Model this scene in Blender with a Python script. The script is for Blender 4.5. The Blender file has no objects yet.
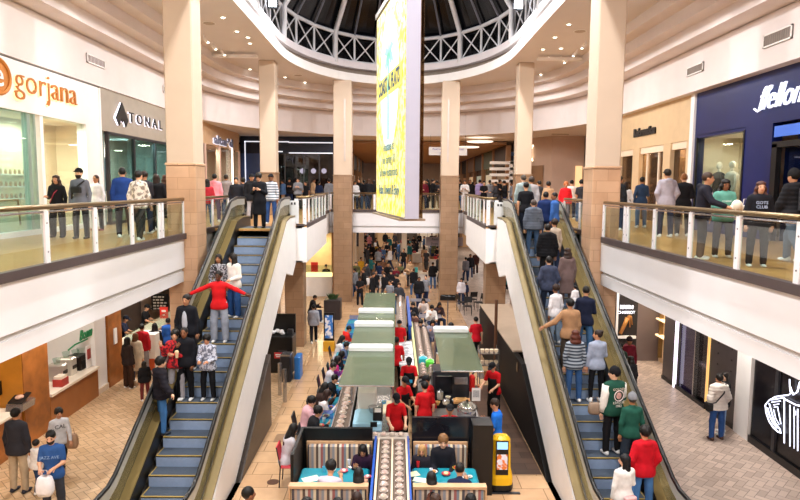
import bpy, math, random
import numpy as np
from mathutils import Vector, Matrix
random.seed(7)
PI=math.pi
SC=bpy.context.scene; COL=SC.collection
# ------------------------------------------------------------- camera
E=1.35; F=622.; PITCH=math.radians(5.8); YAW=math.radians(0.35); ROLL=math.radians(0.45)
_f=Vector((math.sin(YAW)*math.cos(PITCH),math.cos(YAW)*math.cos(PITCH),-math.sin(PITCH)))
_r=Vector((math.cos(YAW),-math.sin(YAW),0)); _u=_r.cross(_f)
_c,_s=math.cos(ROLL),math.sin(ROLL)
R2=_r*_c+_u*_s; U2=_u*_c-_r*_s
cd=bpy.data.cameras.new('camera'); cam=bpy.data.objects.new('camera',cd); COL.objects.link(cam)
m=Matrix((R2,U2,-_f)).transposed().to_4x4(); m.translation=(0,0,E); cam.matrix_world=m
cd.sensor_width=36; cd.lens=F/800*36; cd.clip_end=300; SC.camera=cam
def ray(x,y): return _f+R2*((x-400)/F)+U2*((250-y)/F)
def onz(x,y,z):
    d=ray(x,y); t=(z-E)/d.z; return Vector((d.x*t,d.y*t,z))
def onY(x,y,Y):
    d=ray(x,y); t=Y/d.y; return Vector((d.x*t,Y,E+d.z*t))
def onX(x,y,X):
    d=ray(x,y); t=X/d.x; return Vector((X,d.y*t,E+d.z*t))
LZ=-5.0      # lower floor
# ------------------------------------------------------------- materials
_M={}
def nmat(name):
    mt=bpy.data.materials.new(name); mt.use_nodes=True
    nt=mt.node_tree; return mt,nt,nt.nodes['Principled BSDF']
def srgb(c):
    if isinstance(c,str):
        c=c.lstrip('#'); c=[int(c[i:i+2],16)/255 for i in (0,2,4)]
    return [x/12.92 if x<=.04045 else ((x+.055)/1.055)**2.4 for x in c]
def mat(color,rough=.6,metal=0,var=.08,scale=8,bump=0,spec=.4,kind='paint'):
    key=(color,rough,metal,var,scale,bump,spec,kind)
    if key in _M: return _M[key]
    mt,nt,b=nmat(kind); N=nt.nodes; L=nt.links
    c=srgb(color)
    tc=N.new('ShaderNodeTexCoord'); no=N.new('ShaderNodeTexNoise'); no.inputs['Scale'].default_value=scale; no.inputs['Detail'].default_value=3
    L.new(tc.outputs['Object'],no.inputs['Vector'])
    rp=N.new('ShaderNodeValToRGB'); rp.color_ramp.elements[0].position=.3; rp.color_ramp.elements[1].position=.7
    rp.color_ramp.elements[0].color=(*[x*(1-var) for x in c],1); rp.color_ramp.elements[1].color=(*[min(1,x*(1+var)) for x in c],1)
    L.new(no.outputs['Fac'],rp.inputs['Fac']); L.new(rp.outputs['Color'],b.inputs['Base Color'])
    b.inputs['Roughness'].default_value=rough; b.inputs['Metallic'].default_value=metal; b.inputs['Specular IOR Level'].default_value=spec
    if bump:
        bp=N.new('ShaderNodeBump'); bp.inputs['Strength'].default_value=bump; bp.inputs['Distance'].default_value=.02
        L.new(no.outputs['Fac'],bp.inputs['Height']); L.new(bp.outputs['Normal'],b.inputs['Normal'])
    _M[key]=mt; return mt
def emis(color,strength=1,kind='lit_panel'):
    key=('e',color,strength)
    if key in _M: return _M[key]
    mt,nt,b=nmat(kind); c=srgb(color)
    b.inputs['Base Color'].default_value=(*c,1); b.inputs['Emission Color'].default_value=(*c,1); b.inputs['Emission Strength'].default_value=strength
    _M[key]=mt; return mt
def glass(tint='#dfeeea',refl=.12,opac=.0,rough=.02,body='#9fb8b0'):
    key=('g',tint,refl,opac,body)
    if key in _M: return _M[key]
    mt=bpy.data.materials.new('glass'); mt.use_nodes=True; nt=mt.node_tree; N=nt.nodes; L=nt.links
    N.remove(N['Principled BSDF']); out=N['Material Output']
    tr=N.new('ShaderNodeBsdfTransparent'); tr.inputs[0].default_value=(*srgb(tint),1)
    gl=N.new('ShaderNodeBsdfGlossy'); gl.inputs['Roughness'].default_value=rough; gl.inputs[0].default_value=(1,1,1,1)
    lw=N.new('ShaderNodeLayerWeight'); lw.inputs[0].default_value=.25
    mr=N.new('ShaderNodeMapRange'); mr.inputs['To Min'].default_value=refl*.35; mr.inputs['To Max'].default_value=min(1,refl*3)
    L.new(lw.outputs['Fresnel'],mr.inputs['Value'])
    mx=N.new('ShaderNodeMixShader'); L.new(mr.outputs[0],mx.inputs[0]); L.new(tr.outputs[0],mx.inputs[1]); L.new(gl.outputs[0],mx.inputs[2])
    res=mx
    if opac>0:
        df=N.new('ShaderNodeBsdfDiffuse'); df.inputs[0].default_value=(*srgb(body),1)
        m2=N.new('ShaderNodeMixShader'); m2.inputs[0].default_value=opac; L.new(mx.outputs[0],m2.inputs[1]); L.new(df.outputs[0],m2.inputs[2]); res=m2
    L.new(res.outputs[0],out.inputs[0]); _M[key]=mt; return mt
def brickmat(name,c1,c2,mortar,w,h,axes='xz',mort=.02,rough=.35,offset=.5,rot=0,noise=.1,bias=0):
    """blocks laid on a plane; axes picks the world axes of the pattern"""
    key=('b',name)
    if key in _M: return _M[key]
    mt,nt,b=nmat(name); N=nt.nodes; L=nt.links
    tc=N.new('ShaderNodeTexCoord'); ge=N.new('ShaderNodeNewGeometry'); sp=N.new('ShaderNodeSeparateXYZ'); cb=N.new('ShaderNodeCombineXYZ')
    L.new(ge.outputs['Position'],sp.inputs[0])
    if axes=='wall':   # x+y along the wall, z up
        ad=N.new('ShaderNodeMath'); L.new(sp.outputs[0],ad.inputs[0]); L.new(sp.outputs[1],ad.inputs[1]); L.new(ad.outputs[0],cb.inputs[0]); L.new(sp.outputs[2],cb.inputs[1])
    else:
        L.new(sp.outputs['XYZ'.index(axes[0].upper())],cb.inputs[0]); L.new(sp.outputs['XYZ'.index(axes[1].upper())],cb.inputs[1])
    mp=N.new('ShaderNodeMapping'); mp.inputs['Rotation'].default_value=(0,0,rot); L.new(cb.outputs[0],mp.inputs[0])
    br=N.new('ShaderNodeTexBrick'); L.new(mp.outputs[0],br.inputs['Vector'])
    br.inputs['Scale'].default_value=1; br.inputs['Brick Width'].default_value=w; br.inputs['Row Height'].default_value=h
    br.inputs['Mortar Size'].default_value=mort; br.inputs['Bias'].default_value=bias; br.offset=offset
    br.inputs['Color1'].default_value=(*srgb(c1),1); br.inputs['Color2'].default_value=(*srgb(c2),1); br.inputs['Mortar'].default_value=(*srgb(mortar),1)
    no=N.new('ShaderNodeTexNoise'); no.inputs['Scale'].default_value=2.5; no.inputs['Detail'].default_value=5; L.new(ge.outputs['Position'],no.inputs['Vector'])
    mr=N.new('ShaderNodeMapRange'); mr.inputs['To Min'].default_value=1-noise*2; mr.inputs['To Max'].default_value=1+noise*2; L.new(no.outputs['Fac'],mr.inputs['Value'])
    mu=N.new('ShaderNodeVectorMath'); mu.operation='SCALE'; L.new(br.outputs['Color'],mu.inputs[0]); L.new(mr.outputs[0],mu.inputs['Scale'])
    L.new(mu.outputs[0],b.inputs['Base Color']); b.inputs['Roughness'].default_value=rough
    _M[key]=mt; return mt
def herring(name,c1,c2,mortar,w,rough=.3,rot=PI/4):
    mt,nt,b=nmat(name); N=nt.nodes; L=nt.links
    def M(op,a,bb=None,c=None):
        n=N.new('ShaderNodeMath'); n.operation=op
        for i,v in enumerate((a,bb,c)):
            if v is None: continue
            if isinstance(v,(int,float)): n.inputs[i].default_value=v
            else: L.new(v,n.inputs[i])
        return n.outputs[0]
    ge=N.new('ShaderNodeNewGeometry'); mp=N.new('ShaderNodeMapping'); L.new(ge.outputs['Position'],mp.inputs[0])
    mp.inputs['Rotation'].default_value=(0,0,rot); mp.inputs['Scale'].default_value=(1/w,1/w,1/w); mp.inputs['Location'].default_value=(100,100,0)
    sp=N.new('ShaderNodeSeparateXYZ'); L.new(mp.outputs[0],sp.inputs[0])
    x,y=sp.outputs[0],sp.outputs[1]; i=M('FLOOR',x); j=M('FLOOR',y); u=M('SUBTRACT',x,i); v=M('SUBTRACT',y,j)
    k=M('FLOORED_MODULO',M('SUBTRACT',i,j),4.0)
    def is_(n): return M('COMPARE',k,float(n),.5)
    k0,k1,k2,k3=[is_(n) for n in range(4)]
    dl=M('ADD',u,k1); dr=M('ADD',M('SUBTRACT',1.0,u),k0); db=M('ADD',v,k2); dt=M('ADD',M('SUBTRACT',1.0,v),k3)
    d=M('MINIMUM',M('MINIMUM',dl,dr),M('MINIMUM',db,dt)); g=M('LESS_THAN',d,.045)
    ti=M('SUBTRACT',i,k1); tj=M('SUBTRACT',j,k2); cb=N.new('ShaderNodeCombineXYZ'); L.new(ti,cb.inputs[0]); L.new(tj,cb.inputs[1])
    wn=N.new('ShaderNodeTexWhiteNoise'); wn.noise_dimensions='2D'; L.new(cb.outputs[0],wn.inputs['Vector'])
    mx=N.new('ShaderNodeMix'); mx.data_type='RGBA'; L.new(wn.outputs['Value'],mx.inputs[0]); mx.inputs[6].default_value=(*srgb(c1),1); mx.inputs[7].default_value=(*srgb(c2),1)
    m2=N.new('ShaderNodeMix'); m2.data_type='RGBA'; L.new(g,m2.inputs[0]); L.new(mx.outputs[2],m2.inputs[6]); m2.inputs[7].default_value=(*srgb(mortar),1)
    L.new(m2.outputs[2],b.inputs['Base Color']); b.inputs['Roughness'].default_value=rough
    return mt
# ------------------------------------------------------------- mesh building
class MB:
    def __init__(s): s.v=[]; s.f=[]; s.sm=False
    def add(s,vs,fs):
        o=len(s.v); s.v+= [tuple(v) for v in vs]; s.f+=[tuple(i+o for i in f) for f in fs]; return s
    def box(s,x0,x1,y0,y1,z0,z1):
        if x0>x1:x0,x1=x1,x0
        if y0>y1:y0,y1=y1,y0
        if z0>z1:z0,z1=z1,z0
        return s.add([(x0,y0,z0),(x1,y0,z0),(x1,y1,z0),(x0,y1,z0),(x0,y0,z1),(x1,y0,z1),(x1,y1,z1),(x0,y1,z1)],
            [(0,3,2,1),(4,5,6,7),(0,1,5,4),(1,2,6,5),(2,3,7,6),(3,0,4,7)])
    def cbox(s,x0,x1,y0,y1,z0,z1,b=.02):   # box with chamfered vertical and top edges
        if x0>x1:x0,x1=x1,x0
        if y0>y1:y0,y1=y1,y0
        def ring(i,z): return [(x0+i+b,y0+i,z),(x1-i-b,y0+i,z),(x1-i,y0+i+b,z),(x1-i,y1-i-b,z),(x1-i-b,y1-i,z),(x0+i+b,y1-i,z),(x0+i,y1-i-b,z),(x0+i,y0+i+b,z)]
        R=[ring(0,z0),ring(0,z1-b),ring(b,z1)]; vs=sum(R,[]); fs=[tuple(reversed(range(8))),tuple(range(16,24))]
        for k in (0,1):
            for i in range(8): fs.append((k*8+i,k*8+(i+1)%8,(k+1)*8+(i+1)%8,(k+1)*8+i))
        return s.add(vs,fs)
    def poly(s,pts): return s.add(pts,[tuple(range(len(pts)))])
    def prism(s,pts,d):  # planar polygon pts extruded by vector d
        n=len(pts); d=Vector(d); a=[Vector(p) for p in pts]; b=[p+d for p in a]
        return s.add(a+b,[tuple(reversed(range(n))),tuple(range(n,2*n))]+[(i,(i+1)%n,n+(i+1)%n,n+i) for i in range(n)])
    def tube(s,pts,r,n=8,r2=None,caps=True,up=None):
        pts=[Vector(p) for p in pts]; m=len(pts); rs=[r]*m if r2 is None else [r+(r2-r)*i/(m-1) for i in range(m)]
        vs=[]; fs=[]; prev=None
        for i,p in enumerate(pts):
            t=(pts[min(i+1,m-1)]-pts[max(i-1,0)]).normalized()
            a=prev if prev is not None else (Vector((0,0,1)) if abs(t.z)<.9 else Vector((1,0,0)))
            x=a-t*a.dot(t)
            if x.length<1e-5: x=Vector((1,0,0))-t*t.x
            x.normalize(); y=t.cross(x); prev=x
            for k in range(n):
                q=2*PI*k/n; vs.append(p+(x*math.cos(q)+y*math.sin(q))*rs[i])
        for i in range(m-1):
            for k in range(n): fs.append((i*n+k,i*n+(k+1)%n,(i+1)*n+(k+1)%n,(i+1)*n+k))
        if caps: fs+= [tuple(reversed(range(n))),tuple(range((m-1)*n,m*n))]
        return s.add(vs,fs)
    def lathe(s,prof,c=(0,0,0),n=16):
        vs=[];fs=[];m=len(prof)
        for r,z in prof:
            for k in range(n):
                q=2*PI*k/n; vs.append((c[0]+r*math.cos(q),c[1]+r*math.sin(q),c[2]+z))
        for i in range(m-1):
            for k in range(n): fs.append((i*n+k,i*n+(k+1)%n,(i+1)*n+(k+1)%n,(i+1)*n+k))
        fs+= [tuple(reversed(range(n))),tuple(range((m-1)*n,m*n))]
        return s.add(vs,fs)
    def ell(s,c,r,n=12,m=8):
        prof=[(max(1e-3,math.sin(PI*i/m)),-math.cos(PI*i/m)) for i in range(m+1)]
        t=MB().lathe(prof,(0,0,0),n); return s.add([(c[0]+v[0]*r[0],c[1]+v[1]*r[1],c[2]+v[2]*r[2]) for v in t.v],t.f)
    def mesh(s,name,mt,off=(0,0,0)):
        me=bpy.data.meshes.new(name); me.from_pydata([(v[0]-off[0],v[1]-off[1],v[2]-off[2]) for v in s.v],[],s.f); me.update()
        if s.sm: me.polygons.foreach_set('use_smooth',[True]*len(me.polygons))
        me.materials.append(mt); return me
    def build(s,name,mt,parent=None,world=True,smooth=False):
        s.sm=smooth; off=Vector((0,0,0))
        p=parent
        while p is not None and world: off+=p.location; p=p.parent
        ctr=Vector((0,0,0))
        if parent is None and world and s.v:
            xs,ys,zs=zip(*s.v); ctr=Vector(((min(xs)+max(xs))/2,(min(ys)+max(ys))/2,min(zs)))
        o=bpy.data.objects.new(name,s.mesh(name,mt,off+ctr)); COL.objects.link(o); o.location=ctr
        if parent is not None: o.parent=parent
        return o
def B(*a): return MB().box(*a)
def tag(o,label,cat,group=None,kind=None):
    if label: o['label']=label
    if cat: o['category']=cat
    if group: o['group']=group
    if kind: o['kind']=kind
    return o
def thing(name,label,cat,loc=(0,0,0),group=None,rz=0):
    o=bpy.data.objects.new(name,None); COL.objects.link(o); o.location=loc; o.rotation_euler=(0,0,rz); o.empty_display_size=.1
    return tag(o,label,cat,group)
def struct(name,mb,mt,smooth=False):
    o=mb.build(name,mt,smooth=smooth); o['kind']='structure'; return o
def copy_tree(o,parent=None):
    c=o.copy(); COL.objects.link(c)
    if parent is not None: c.parent=parent
    for ch in o.children: copy_tree(ch,c)
    return c
def text(name,s,size,mt,parent,M,depth=.01,shear=0,sx=1,weight=0,align='CENTER'):
    """writing as a mesh; M is the matrix from text plane to world"""
    cu=bpy.data.curves.new(name,'FONT'); cu.body=s; cu.size=size; cu.extrude=depth; cu.shear=shear; cu.offset=weight; cu.align_x=align; cu.align_y='CENTER'; cu.resolution_u=3
    t=bpy.data.objects.new(name,cu); COL.objects.link(t)
    dg=bpy.context.evaluated_depsgraph_get(); me=bpy.data.meshes.new_from_object(t.evaluated_get(dg)); 
    bpy.data.objects.remove(t); me.name=name; me.materials.clear(); me.materials.append(mt)
    off=Vector((0,0,0)); p=parent
    while p is not None: off+=p.location; p=p.parent
    me.transform(Matrix.Translation(-off)@M@Matrix.Diagonal((sx,1,1,1)))
    o=bpy.data.objects.new(name,me); COL.objects.link(o); o.parent=parent; return o
def frame(o,x,y):   # matrix with origin o, x axis x, y axis y
    x=Vector(x).normalized(); y=Vector(y).normalized(); z=x.cross(y)
    m=Matrix((x,y,z)).transposed().to_4x4(); m.translation=o; return m
# palette
WALL=mat('#e4dcdb',.7,0,.03,1.5,kind='wall_plaster'); CEIL=mat('#e0dad8',.8,0,.02,1,kind='ceiling_plaster')
WHITE=mat('#f1efee',.5,0,.02,3,kind='white_paint'); FASC=mat('#e6e5e8',.5,0,.02,1.2,kind='fascia_paint')
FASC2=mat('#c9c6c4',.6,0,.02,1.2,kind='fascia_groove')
KERB=mat('#4b4040',.5,0,.1,4,kind='dark_kerb'); BRASS=mat('#8f7a58',.3,.9,.1,5,kind='brushed_bronze'); STEEL=mat('#b9b9bd',.25,.9,.05,6,kind='steel')
DSTEEL=mat('#4c4d52',.35,.7,.05,6,kind='dark_steel'); BLACK=mat('#121214',.35,0,.2,6,kind='black'); RUBBER=mat('#0f0f10',.3,0,.1,6,kind='rubber')
GLASS=glass('#e6f0ec',.04); GGLASS=glass('#cfe3da',.2); DGLASS=glass('#3a3d45',.25)
COLP=mat('#cbb7a2',.6,0,.03,1.5,kind='column_paint'); TRUSS=mat('#d4d6dc',.45,0,.04,3,kind='truss_paint')
STONE=brickmat('travertine','#9c7d63','#927459','#84684f',.62,.31,'wall',.008,.3,.5,0,.12)
STONEL=brickmat('travertine_light','#cba788','#bf9878','#b08b6c',.62,.31,'wall',.008,.3,.5,0,.1)
WOOD=mat('#9a5c28',.4,0,.3,3,kind='wood'); LITWOOD=mat('#d08a2e',.35,0,.12,2,kind='orange_wood'); DWOOD=mat('#3a2f2a',.3,0,.35,3,kind='dark_wood')
# ============================================================= the setting
UPF=brickmat('upper_stone_floor','#c4935a','#b6864e','#957145',1.2,1.2,'xy',.008,.3,0,0,.14)
LOF=brickmat('large_floor_tiles','#cfa982','#c09a74','#8f7355',.9,.6,'xy',.01,.2,.5,0,.12)
HERL=herring('herringbone_tiles_tan','#d4b48e','#be9c74','#846a50',.155,.4)
HERR=herring('herringbone_tiles_rose','#cdb8aa','#ad998c','#84746a',.155,.4)
DARKF=brickmat('dark_floor_tiles','#5c463a','#4c3a31','#33271f',.6,.3,'xy',.01,.3)
def path(a,yc,b,n=28,y0=-7,ys=6):
    p=[(-a,y0+(yc-y0)*i/ys) for i in range(ys)]
    p+=[(-a*math.cos(PI*i/n),yc+b*math.sin(PI*i/n)) for i in range(n+1)]
    p+=[(a,yc-(yc-y0)*(i+1)/ys) for i in range(ys)]
    return p
def strip(mb,p,zp,q,zq,flip=False):
    n=len(p); mb.add([(x,y,zp) for x,y in p]+[(x,y,zq) for x,y in q],[(i,i+1,n+i+1,n+i) for i in range(n-1)]); return mb
CZ=7.0
OP=path(5.05,27.3,8.0); R1=path(7.9,28,8.8); R2_=path(8.4,28,9.6); R3=path(8.9,28,10.4); WP=path(9.6,28,11.5)
struct('ceiling',strip(MB(),OP,CZ,R1,CZ),CEIL)
w=MB(); strip(w,R1,CZ,R1,6.64); strip(w,R1,6.64,R2_,6.64); strip(w,R2_,6.64,R2_,6.27); strip(w,R2_,6.27,R3,6.27); strip(w,R3,6.27,R3,5.9); strip(w,R3,5.9,WP,5.9)
struct('trim_1',w,WALL)
w=MB(); strip(w,WP,5.86,WP,4.5); strip(w,WP,5.9,path(9.66,28,11.56),5.9); strip(w,path(9.66,28,11.56),5.9,path(9.66,28,11.56),5.86); strip(w,path(9.66,28,11.56),5.86,WP,5.86)
struct('wall_upper_bulkhead',w,WALL)
# lowered ceiling behind the bulkhead
struct('ceiling_lowered',strip(MB(),WP,4.5,[(x*1.35,y if y<28 else 28+(y-28)*3.9) for x,y in WP],4.5),CEIL)
# upper floor slabs: left and right gallery, landing platforms, far bridge
FXL,FXR=-5.7,5.5
def slab(pts): 
    return MB().prism([(x,y,-.055) for x,y in pts],(0,0,.055))
ED_L=[(FXL,-7),(FXL,16.6),(-5.75,19.45),(-3.55,19.45),(-3.55,21.1),(-3.05,21.1),(-3.2,28.4),(-3.75,28.6),(-3.75,35.0)]
ED_R=[(FXR,-7),(FXR,16.4),(5.75,19.45),(3.55,19.45),(3.55,21.1),(3.05,21.1),(3.2,28.4),(3.75,28.6),(3.75,35.0)]
struct('floor',slab([(-11.5,-7)]+ED_L+[(-3.75,80),(-11.5,80)]),UPF)
struct('floor_right',slab([(11.5,-7)]+ED_R+[(3.75,80),(11.5,80)]),UPF)
struct('floor_bridge',slab([(-3.75,35),(3.75,35),(3.75,80),(-3.75,80)]),UPF)
# underside / soffit of the slab
def soff(pts): return MB().prism([(x,y,-1.24) for x,y in pts],(0,0,.05))
struct('ceiling_lower_left',soff([(-11.5,-7)]+[(x-.1,y) for x,y in ED_L]+[(-3.75,80),(-11.5,80)]),CEIL)
struct('ceiling_lower_right',soff([(11.5,-7)]+[(x+.1,y) for x,y in ED_R]+[(3.75,80),(11.5,80)]),CEIL)
struct('ceiling_lower_far',soff([(-3.75,35.2),(3.75,35.2),(3.75,80),(-3.75,80)]),CEIL)
def fascia(name,pts,sgn,zt=0.0):
    """white slab edge: upper band, shadow groove, lower band set slightly back"""
    up=MB();gr=MB();lo=MB()
    for (x0,y0),(x1,y1) in zip(pts[:-1],pts[1:]):
        d=Vector((x1-x0,y1-y0,0)).normalized(); n=Vector((-d.y,d.x,0))*sgn  # n points into the slab
        def seg(mb,z0,z1,i0,t):
            a=Vector((x0,y0,0))+n*i0; b=Vector((x1,y1,0))+n*i0
            mb.prism([(a.x,a.y,z0),(b.x,b.y,z0),(b.x+n.x*t,b.y+n.y*t,z0),(a.x+n.x*t,a.y+n.y*t,z0)],(0,0,z1-z0))
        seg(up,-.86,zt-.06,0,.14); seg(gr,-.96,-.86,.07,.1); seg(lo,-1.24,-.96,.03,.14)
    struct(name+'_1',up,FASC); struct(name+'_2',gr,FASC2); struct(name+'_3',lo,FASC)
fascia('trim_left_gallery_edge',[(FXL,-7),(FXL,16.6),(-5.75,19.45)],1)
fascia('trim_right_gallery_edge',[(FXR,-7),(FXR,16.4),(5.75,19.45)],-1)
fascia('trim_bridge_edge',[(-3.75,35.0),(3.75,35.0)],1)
def plainf(name,pts,sgn):
    up=MB()
    for (x0,y0),(x1,y1) in zip(pts[:-1],pts[1:]):
        d=Vector((x1-x0,y1-y0,0)).normalized(); n=Vector((-d.y,d.x,0))*sgn*.14
        up.prism([(x0,y0,-1.24),(x1,y1,-1.24),(x1+n.x,y1+n.y,-1.24),(x0+n.x,y0+n.y,-1.24)],(0,0,1.2))
    struct(name,up,WHITE)
plainf('trim_left_landing_edge',[(-4.0,21.1),(-3.05,21.1),(-3.2,28.4),(-3.75,28.6),(-3.75,35)],1)
plainf('trim_right_landing_edge',[(4.0,21.1),(3.05,21.1),(3.2,28.4),(3.75,28.6),(3.75,35)],-1)
# lower floor
struct('floor_lower',B(-3.3,3.3,-7,80,LZ-.2,LZ),LOF)
struct('floor_lower_left',B(-11.5,-3.3,-7,80,LZ-.2,LZ),HERL)
struct('floor_lower_right',B(3.3,11.5,-7,80,LZ-.2,LZ),HERR)
struct('floor_lower_aisle',B(2.02,3.28,13.25,19.5,LZ,LZ+.006),DARKF)
# outer walls
GW=mat('#cbb9ab',.7,0,.04,2,kind='back_wall')
struct('wall_left',B(-11.7,-11.5,-7,80,LZ,4.5),GW); struct('wall_right',B(11.5,11.7,-7,80,LZ,4.5),GW)
struct('wall_far',B(-11.5,11.5,80,80.2,LZ,4.5),GW); struct('wall_behind_camera',B(-11.7,11.7,-7.2,-7,LZ,7),GW)
struct('wall_outer_left',B(-13.2,-13,-7,80,4.5,7),GW)
# ---------------------------------------------------------- skylight
sk=thing('skylight','oval glazed skylight dome with white crossed trusses and black night panes','skylight',(0,27,CZ))
up_=path(5.05,27.3,8.0); rim=path(5.5,27.3,8.6)
m_=MB(); strip(m_,OP,CZ,OP,CZ+.42); strip(m_,OP,CZ+.42,rim,CZ+.42)
m_.build('ceiling_lip',WHITE,sk)
m_=MB(); strip(m_,rim,CZ+.42,rim,CZ+.75); m_.build('shadow_cove',mat('#85786c',.7,0,.05,2,kind='cove_paint'),sk)  # brown tone paints in the shade of the recess above the lip
rin=path(5.2,27.3,8.2)
m_=MB(); strip(m_,rim,CZ+.75,rin,CZ+.75); strip(m_,rin,CZ+.75,rin,CZ+1.08); strip(m_,rin,CZ+1.08,rim,CZ+1.08); m_.build('ring_beam',mat('#dcd6da',.6,0,.02,2,kind='ring_paint'),sk)
TB,TT=CZ+1.12,CZ+2.5
tp=path(5.45,27.3,8.5,14,y0=-1.3,ys=17)
for z,r in ((TB,.085),(TT,.1)):
    MB().tube([(x,y,z) for x,y in tp],r,8).build('chord',TRUSS,sk,smooth=True)
for i,(x,y) in enumerate(tp):
    MB().tube([(x,y,TB),(x,y,TT)],.06,6).build('truss_post',TRUSS,sk)
    if i<len(tp)-1:
        x2,y2=tp[i+1]; b=MB().tube([(x,y,TB),(x2,y2,TT)],.035,5); b.tube([(x2,y2,TB),(x,y,TT)],.035,5); b.build('cross_brace',TRUSS,sk)
NIGHT=mat('#07080c',.15,0,.3,1,kind='night_glass')
gp=path(5.62,27.3,8.7); g=MB(); strip(g,gp,CZ+1.0,gp,TT); g.build('drum_panes',NIGHT,sk)
def rise(x,y,t):   # dome surface over the oval: t 0 at the chord, 1 at the ridge
    cx,cy=0,min(y,27.3); return (x+(cx-x)*t, y+(cy-y)*t, TT+4.6*math.sin(t*PI/2))
g=MB()
ts=[0,.25,.5,.75,1]; fine=path(5.5,27.3,8.6,28,y0=-1.3,ys=17)
for a,b in zip(ts[:-1],ts[1:]):
    g.add([rise(x,y,a) for x,y in fine]+[rise(x,y,b) for x,y in fine],[(i,i+1,len(fine)+i+1,len(fine)+i) for i in range(len(fine)-1)])
g.v=[(v[0],v[1],v[2]+.16) for v in g.v]; g.build('dome_panes',NIGHT,sk)
GBAR=mat('#6b6e7a',.5,.2,.05,4,kind='glazing_bar_paint')
for t in (.28,.6):
    MB().tube([rise(x,y,t) for x,y in tp],.06,6).build('purlin',TRUSS,sk)
for i in range(0,len(tp)):
    x,y=tp[i]
    if i%3==0:
        MB().tube([(x*.97,y-(.2 if y>27.3 else 0),CZ+.9)]+[rise(x*.97,y,t) for t in (0,.12,.25,.45,.7,1)],.13,8).build('main_rib',TRUSS,sk,smooth=True)
    else: MB().tube([rise(x,y,t) for t in (0,.25,.5,.75,1)],.055,6).build('glazing_bar',GBAR,sk)
MB().tube([(0,-1,TT+4.6),(0,27.3,TT+4.6)],.14,8).build('ridge_beam',TRUSS,sk)
# floodlights fixed to the truss
FLD=[]
for (px,py,nm) in ((273,3,'left'),(518,5,'right')):
    p=onz(px,py,CZ+1.9); 
    t=thing('floodlight','white square floodlight glaring on the '+nm+' side of the skylight truss','floodlight',p,'truss floodlights')
    MB().cbox(p.x-.2,p.x+.2,p.y-.06,p.y+.14,p.z-.2,p.z+.2,.02).build('housing',DSTEEL,t)
    B(p.x-.16,p.x+.16,p.y-.075,p.y-.06,p.z-.16,p.z+.16).build('lens',emis('#eaf3ff',14),t)
    MB().tube([(p.x,p.y+.1,p.z),(p.x,p.y+.35,p.z+.1)],.03,6).build('bracket',DSTEEL,t); FLD.append(p)
# ---------------------------------------------------------- columns
def column(x0,x1,y0,y1,zs,label,stone=STONE,z0=0,z1=CZ,group='atrium columns',strip_=None):
    t=thing('column',label,'column',((x0+x1)/2,(y0+y1)/2,z0),group)
    MB().cbox(x0,x1,y0,y1,max(z0,zs-.01),z1,.03).build('shaft',COLP,t)
    MB().cbox(x0-.02,x1+.02,y0-.02,y1+.02,z0,zs,.02).build('stone_cladding',stone,t)
    MB().cbox(x0-.04,x1+.04,y0-.04,y1+.04,zs,zs+.06,.02).build('ledge',stone,t)
    if strip_: B(*strip_).build('light_channel',mat('#c4b8b0',.4,.3,.05,3,kind='channel'),t)
    return t
column(-6.12,-5.37,16.7,17.5,1.88,'broad cream column with stone base at the end of left gallery railing',STONEL,z0=LZ)
column(5.25,5.97,16.7,17.5,1.88,'broad cream column with stone base at the end of right gallery railing',STONEL,z0=LZ)
column(-6.28,-5.55,28.8,29.5,1.92,'cream column rising behind the top of the left escalator',z0=LZ)
column(5.5,6.2,28.8,29.5,1.92,'cream column rising behind the top of the right escalator',z0=LZ)
column(-3.42,-2.45,33.9,34.8,1.92,'tan column left of the hanging banner, stone down to the lower floor',z0=LZ,strip_=(-2.86,-2.76,33.86,33.9,2.7,6.0))
column(2.42,3.36,33.9,34.8,1.92,'tan column right of the hanging banner, stone down to the lower floor',z0=LZ,strip_=(2.7,2.8,33.86,33.9,2.7,6.0))
column(-4.35,-3.65,24.2,24.9,-1.3,'stone pier under the left escalator landing',z0=LZ,z1=-1.24,group='piers under the landings')
column(3.55,4.3,24.2,24.9,-1.3,'stone pier under the right escalator landing',z0=LZ,z1=-1.24,group='piers under the landings')
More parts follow.
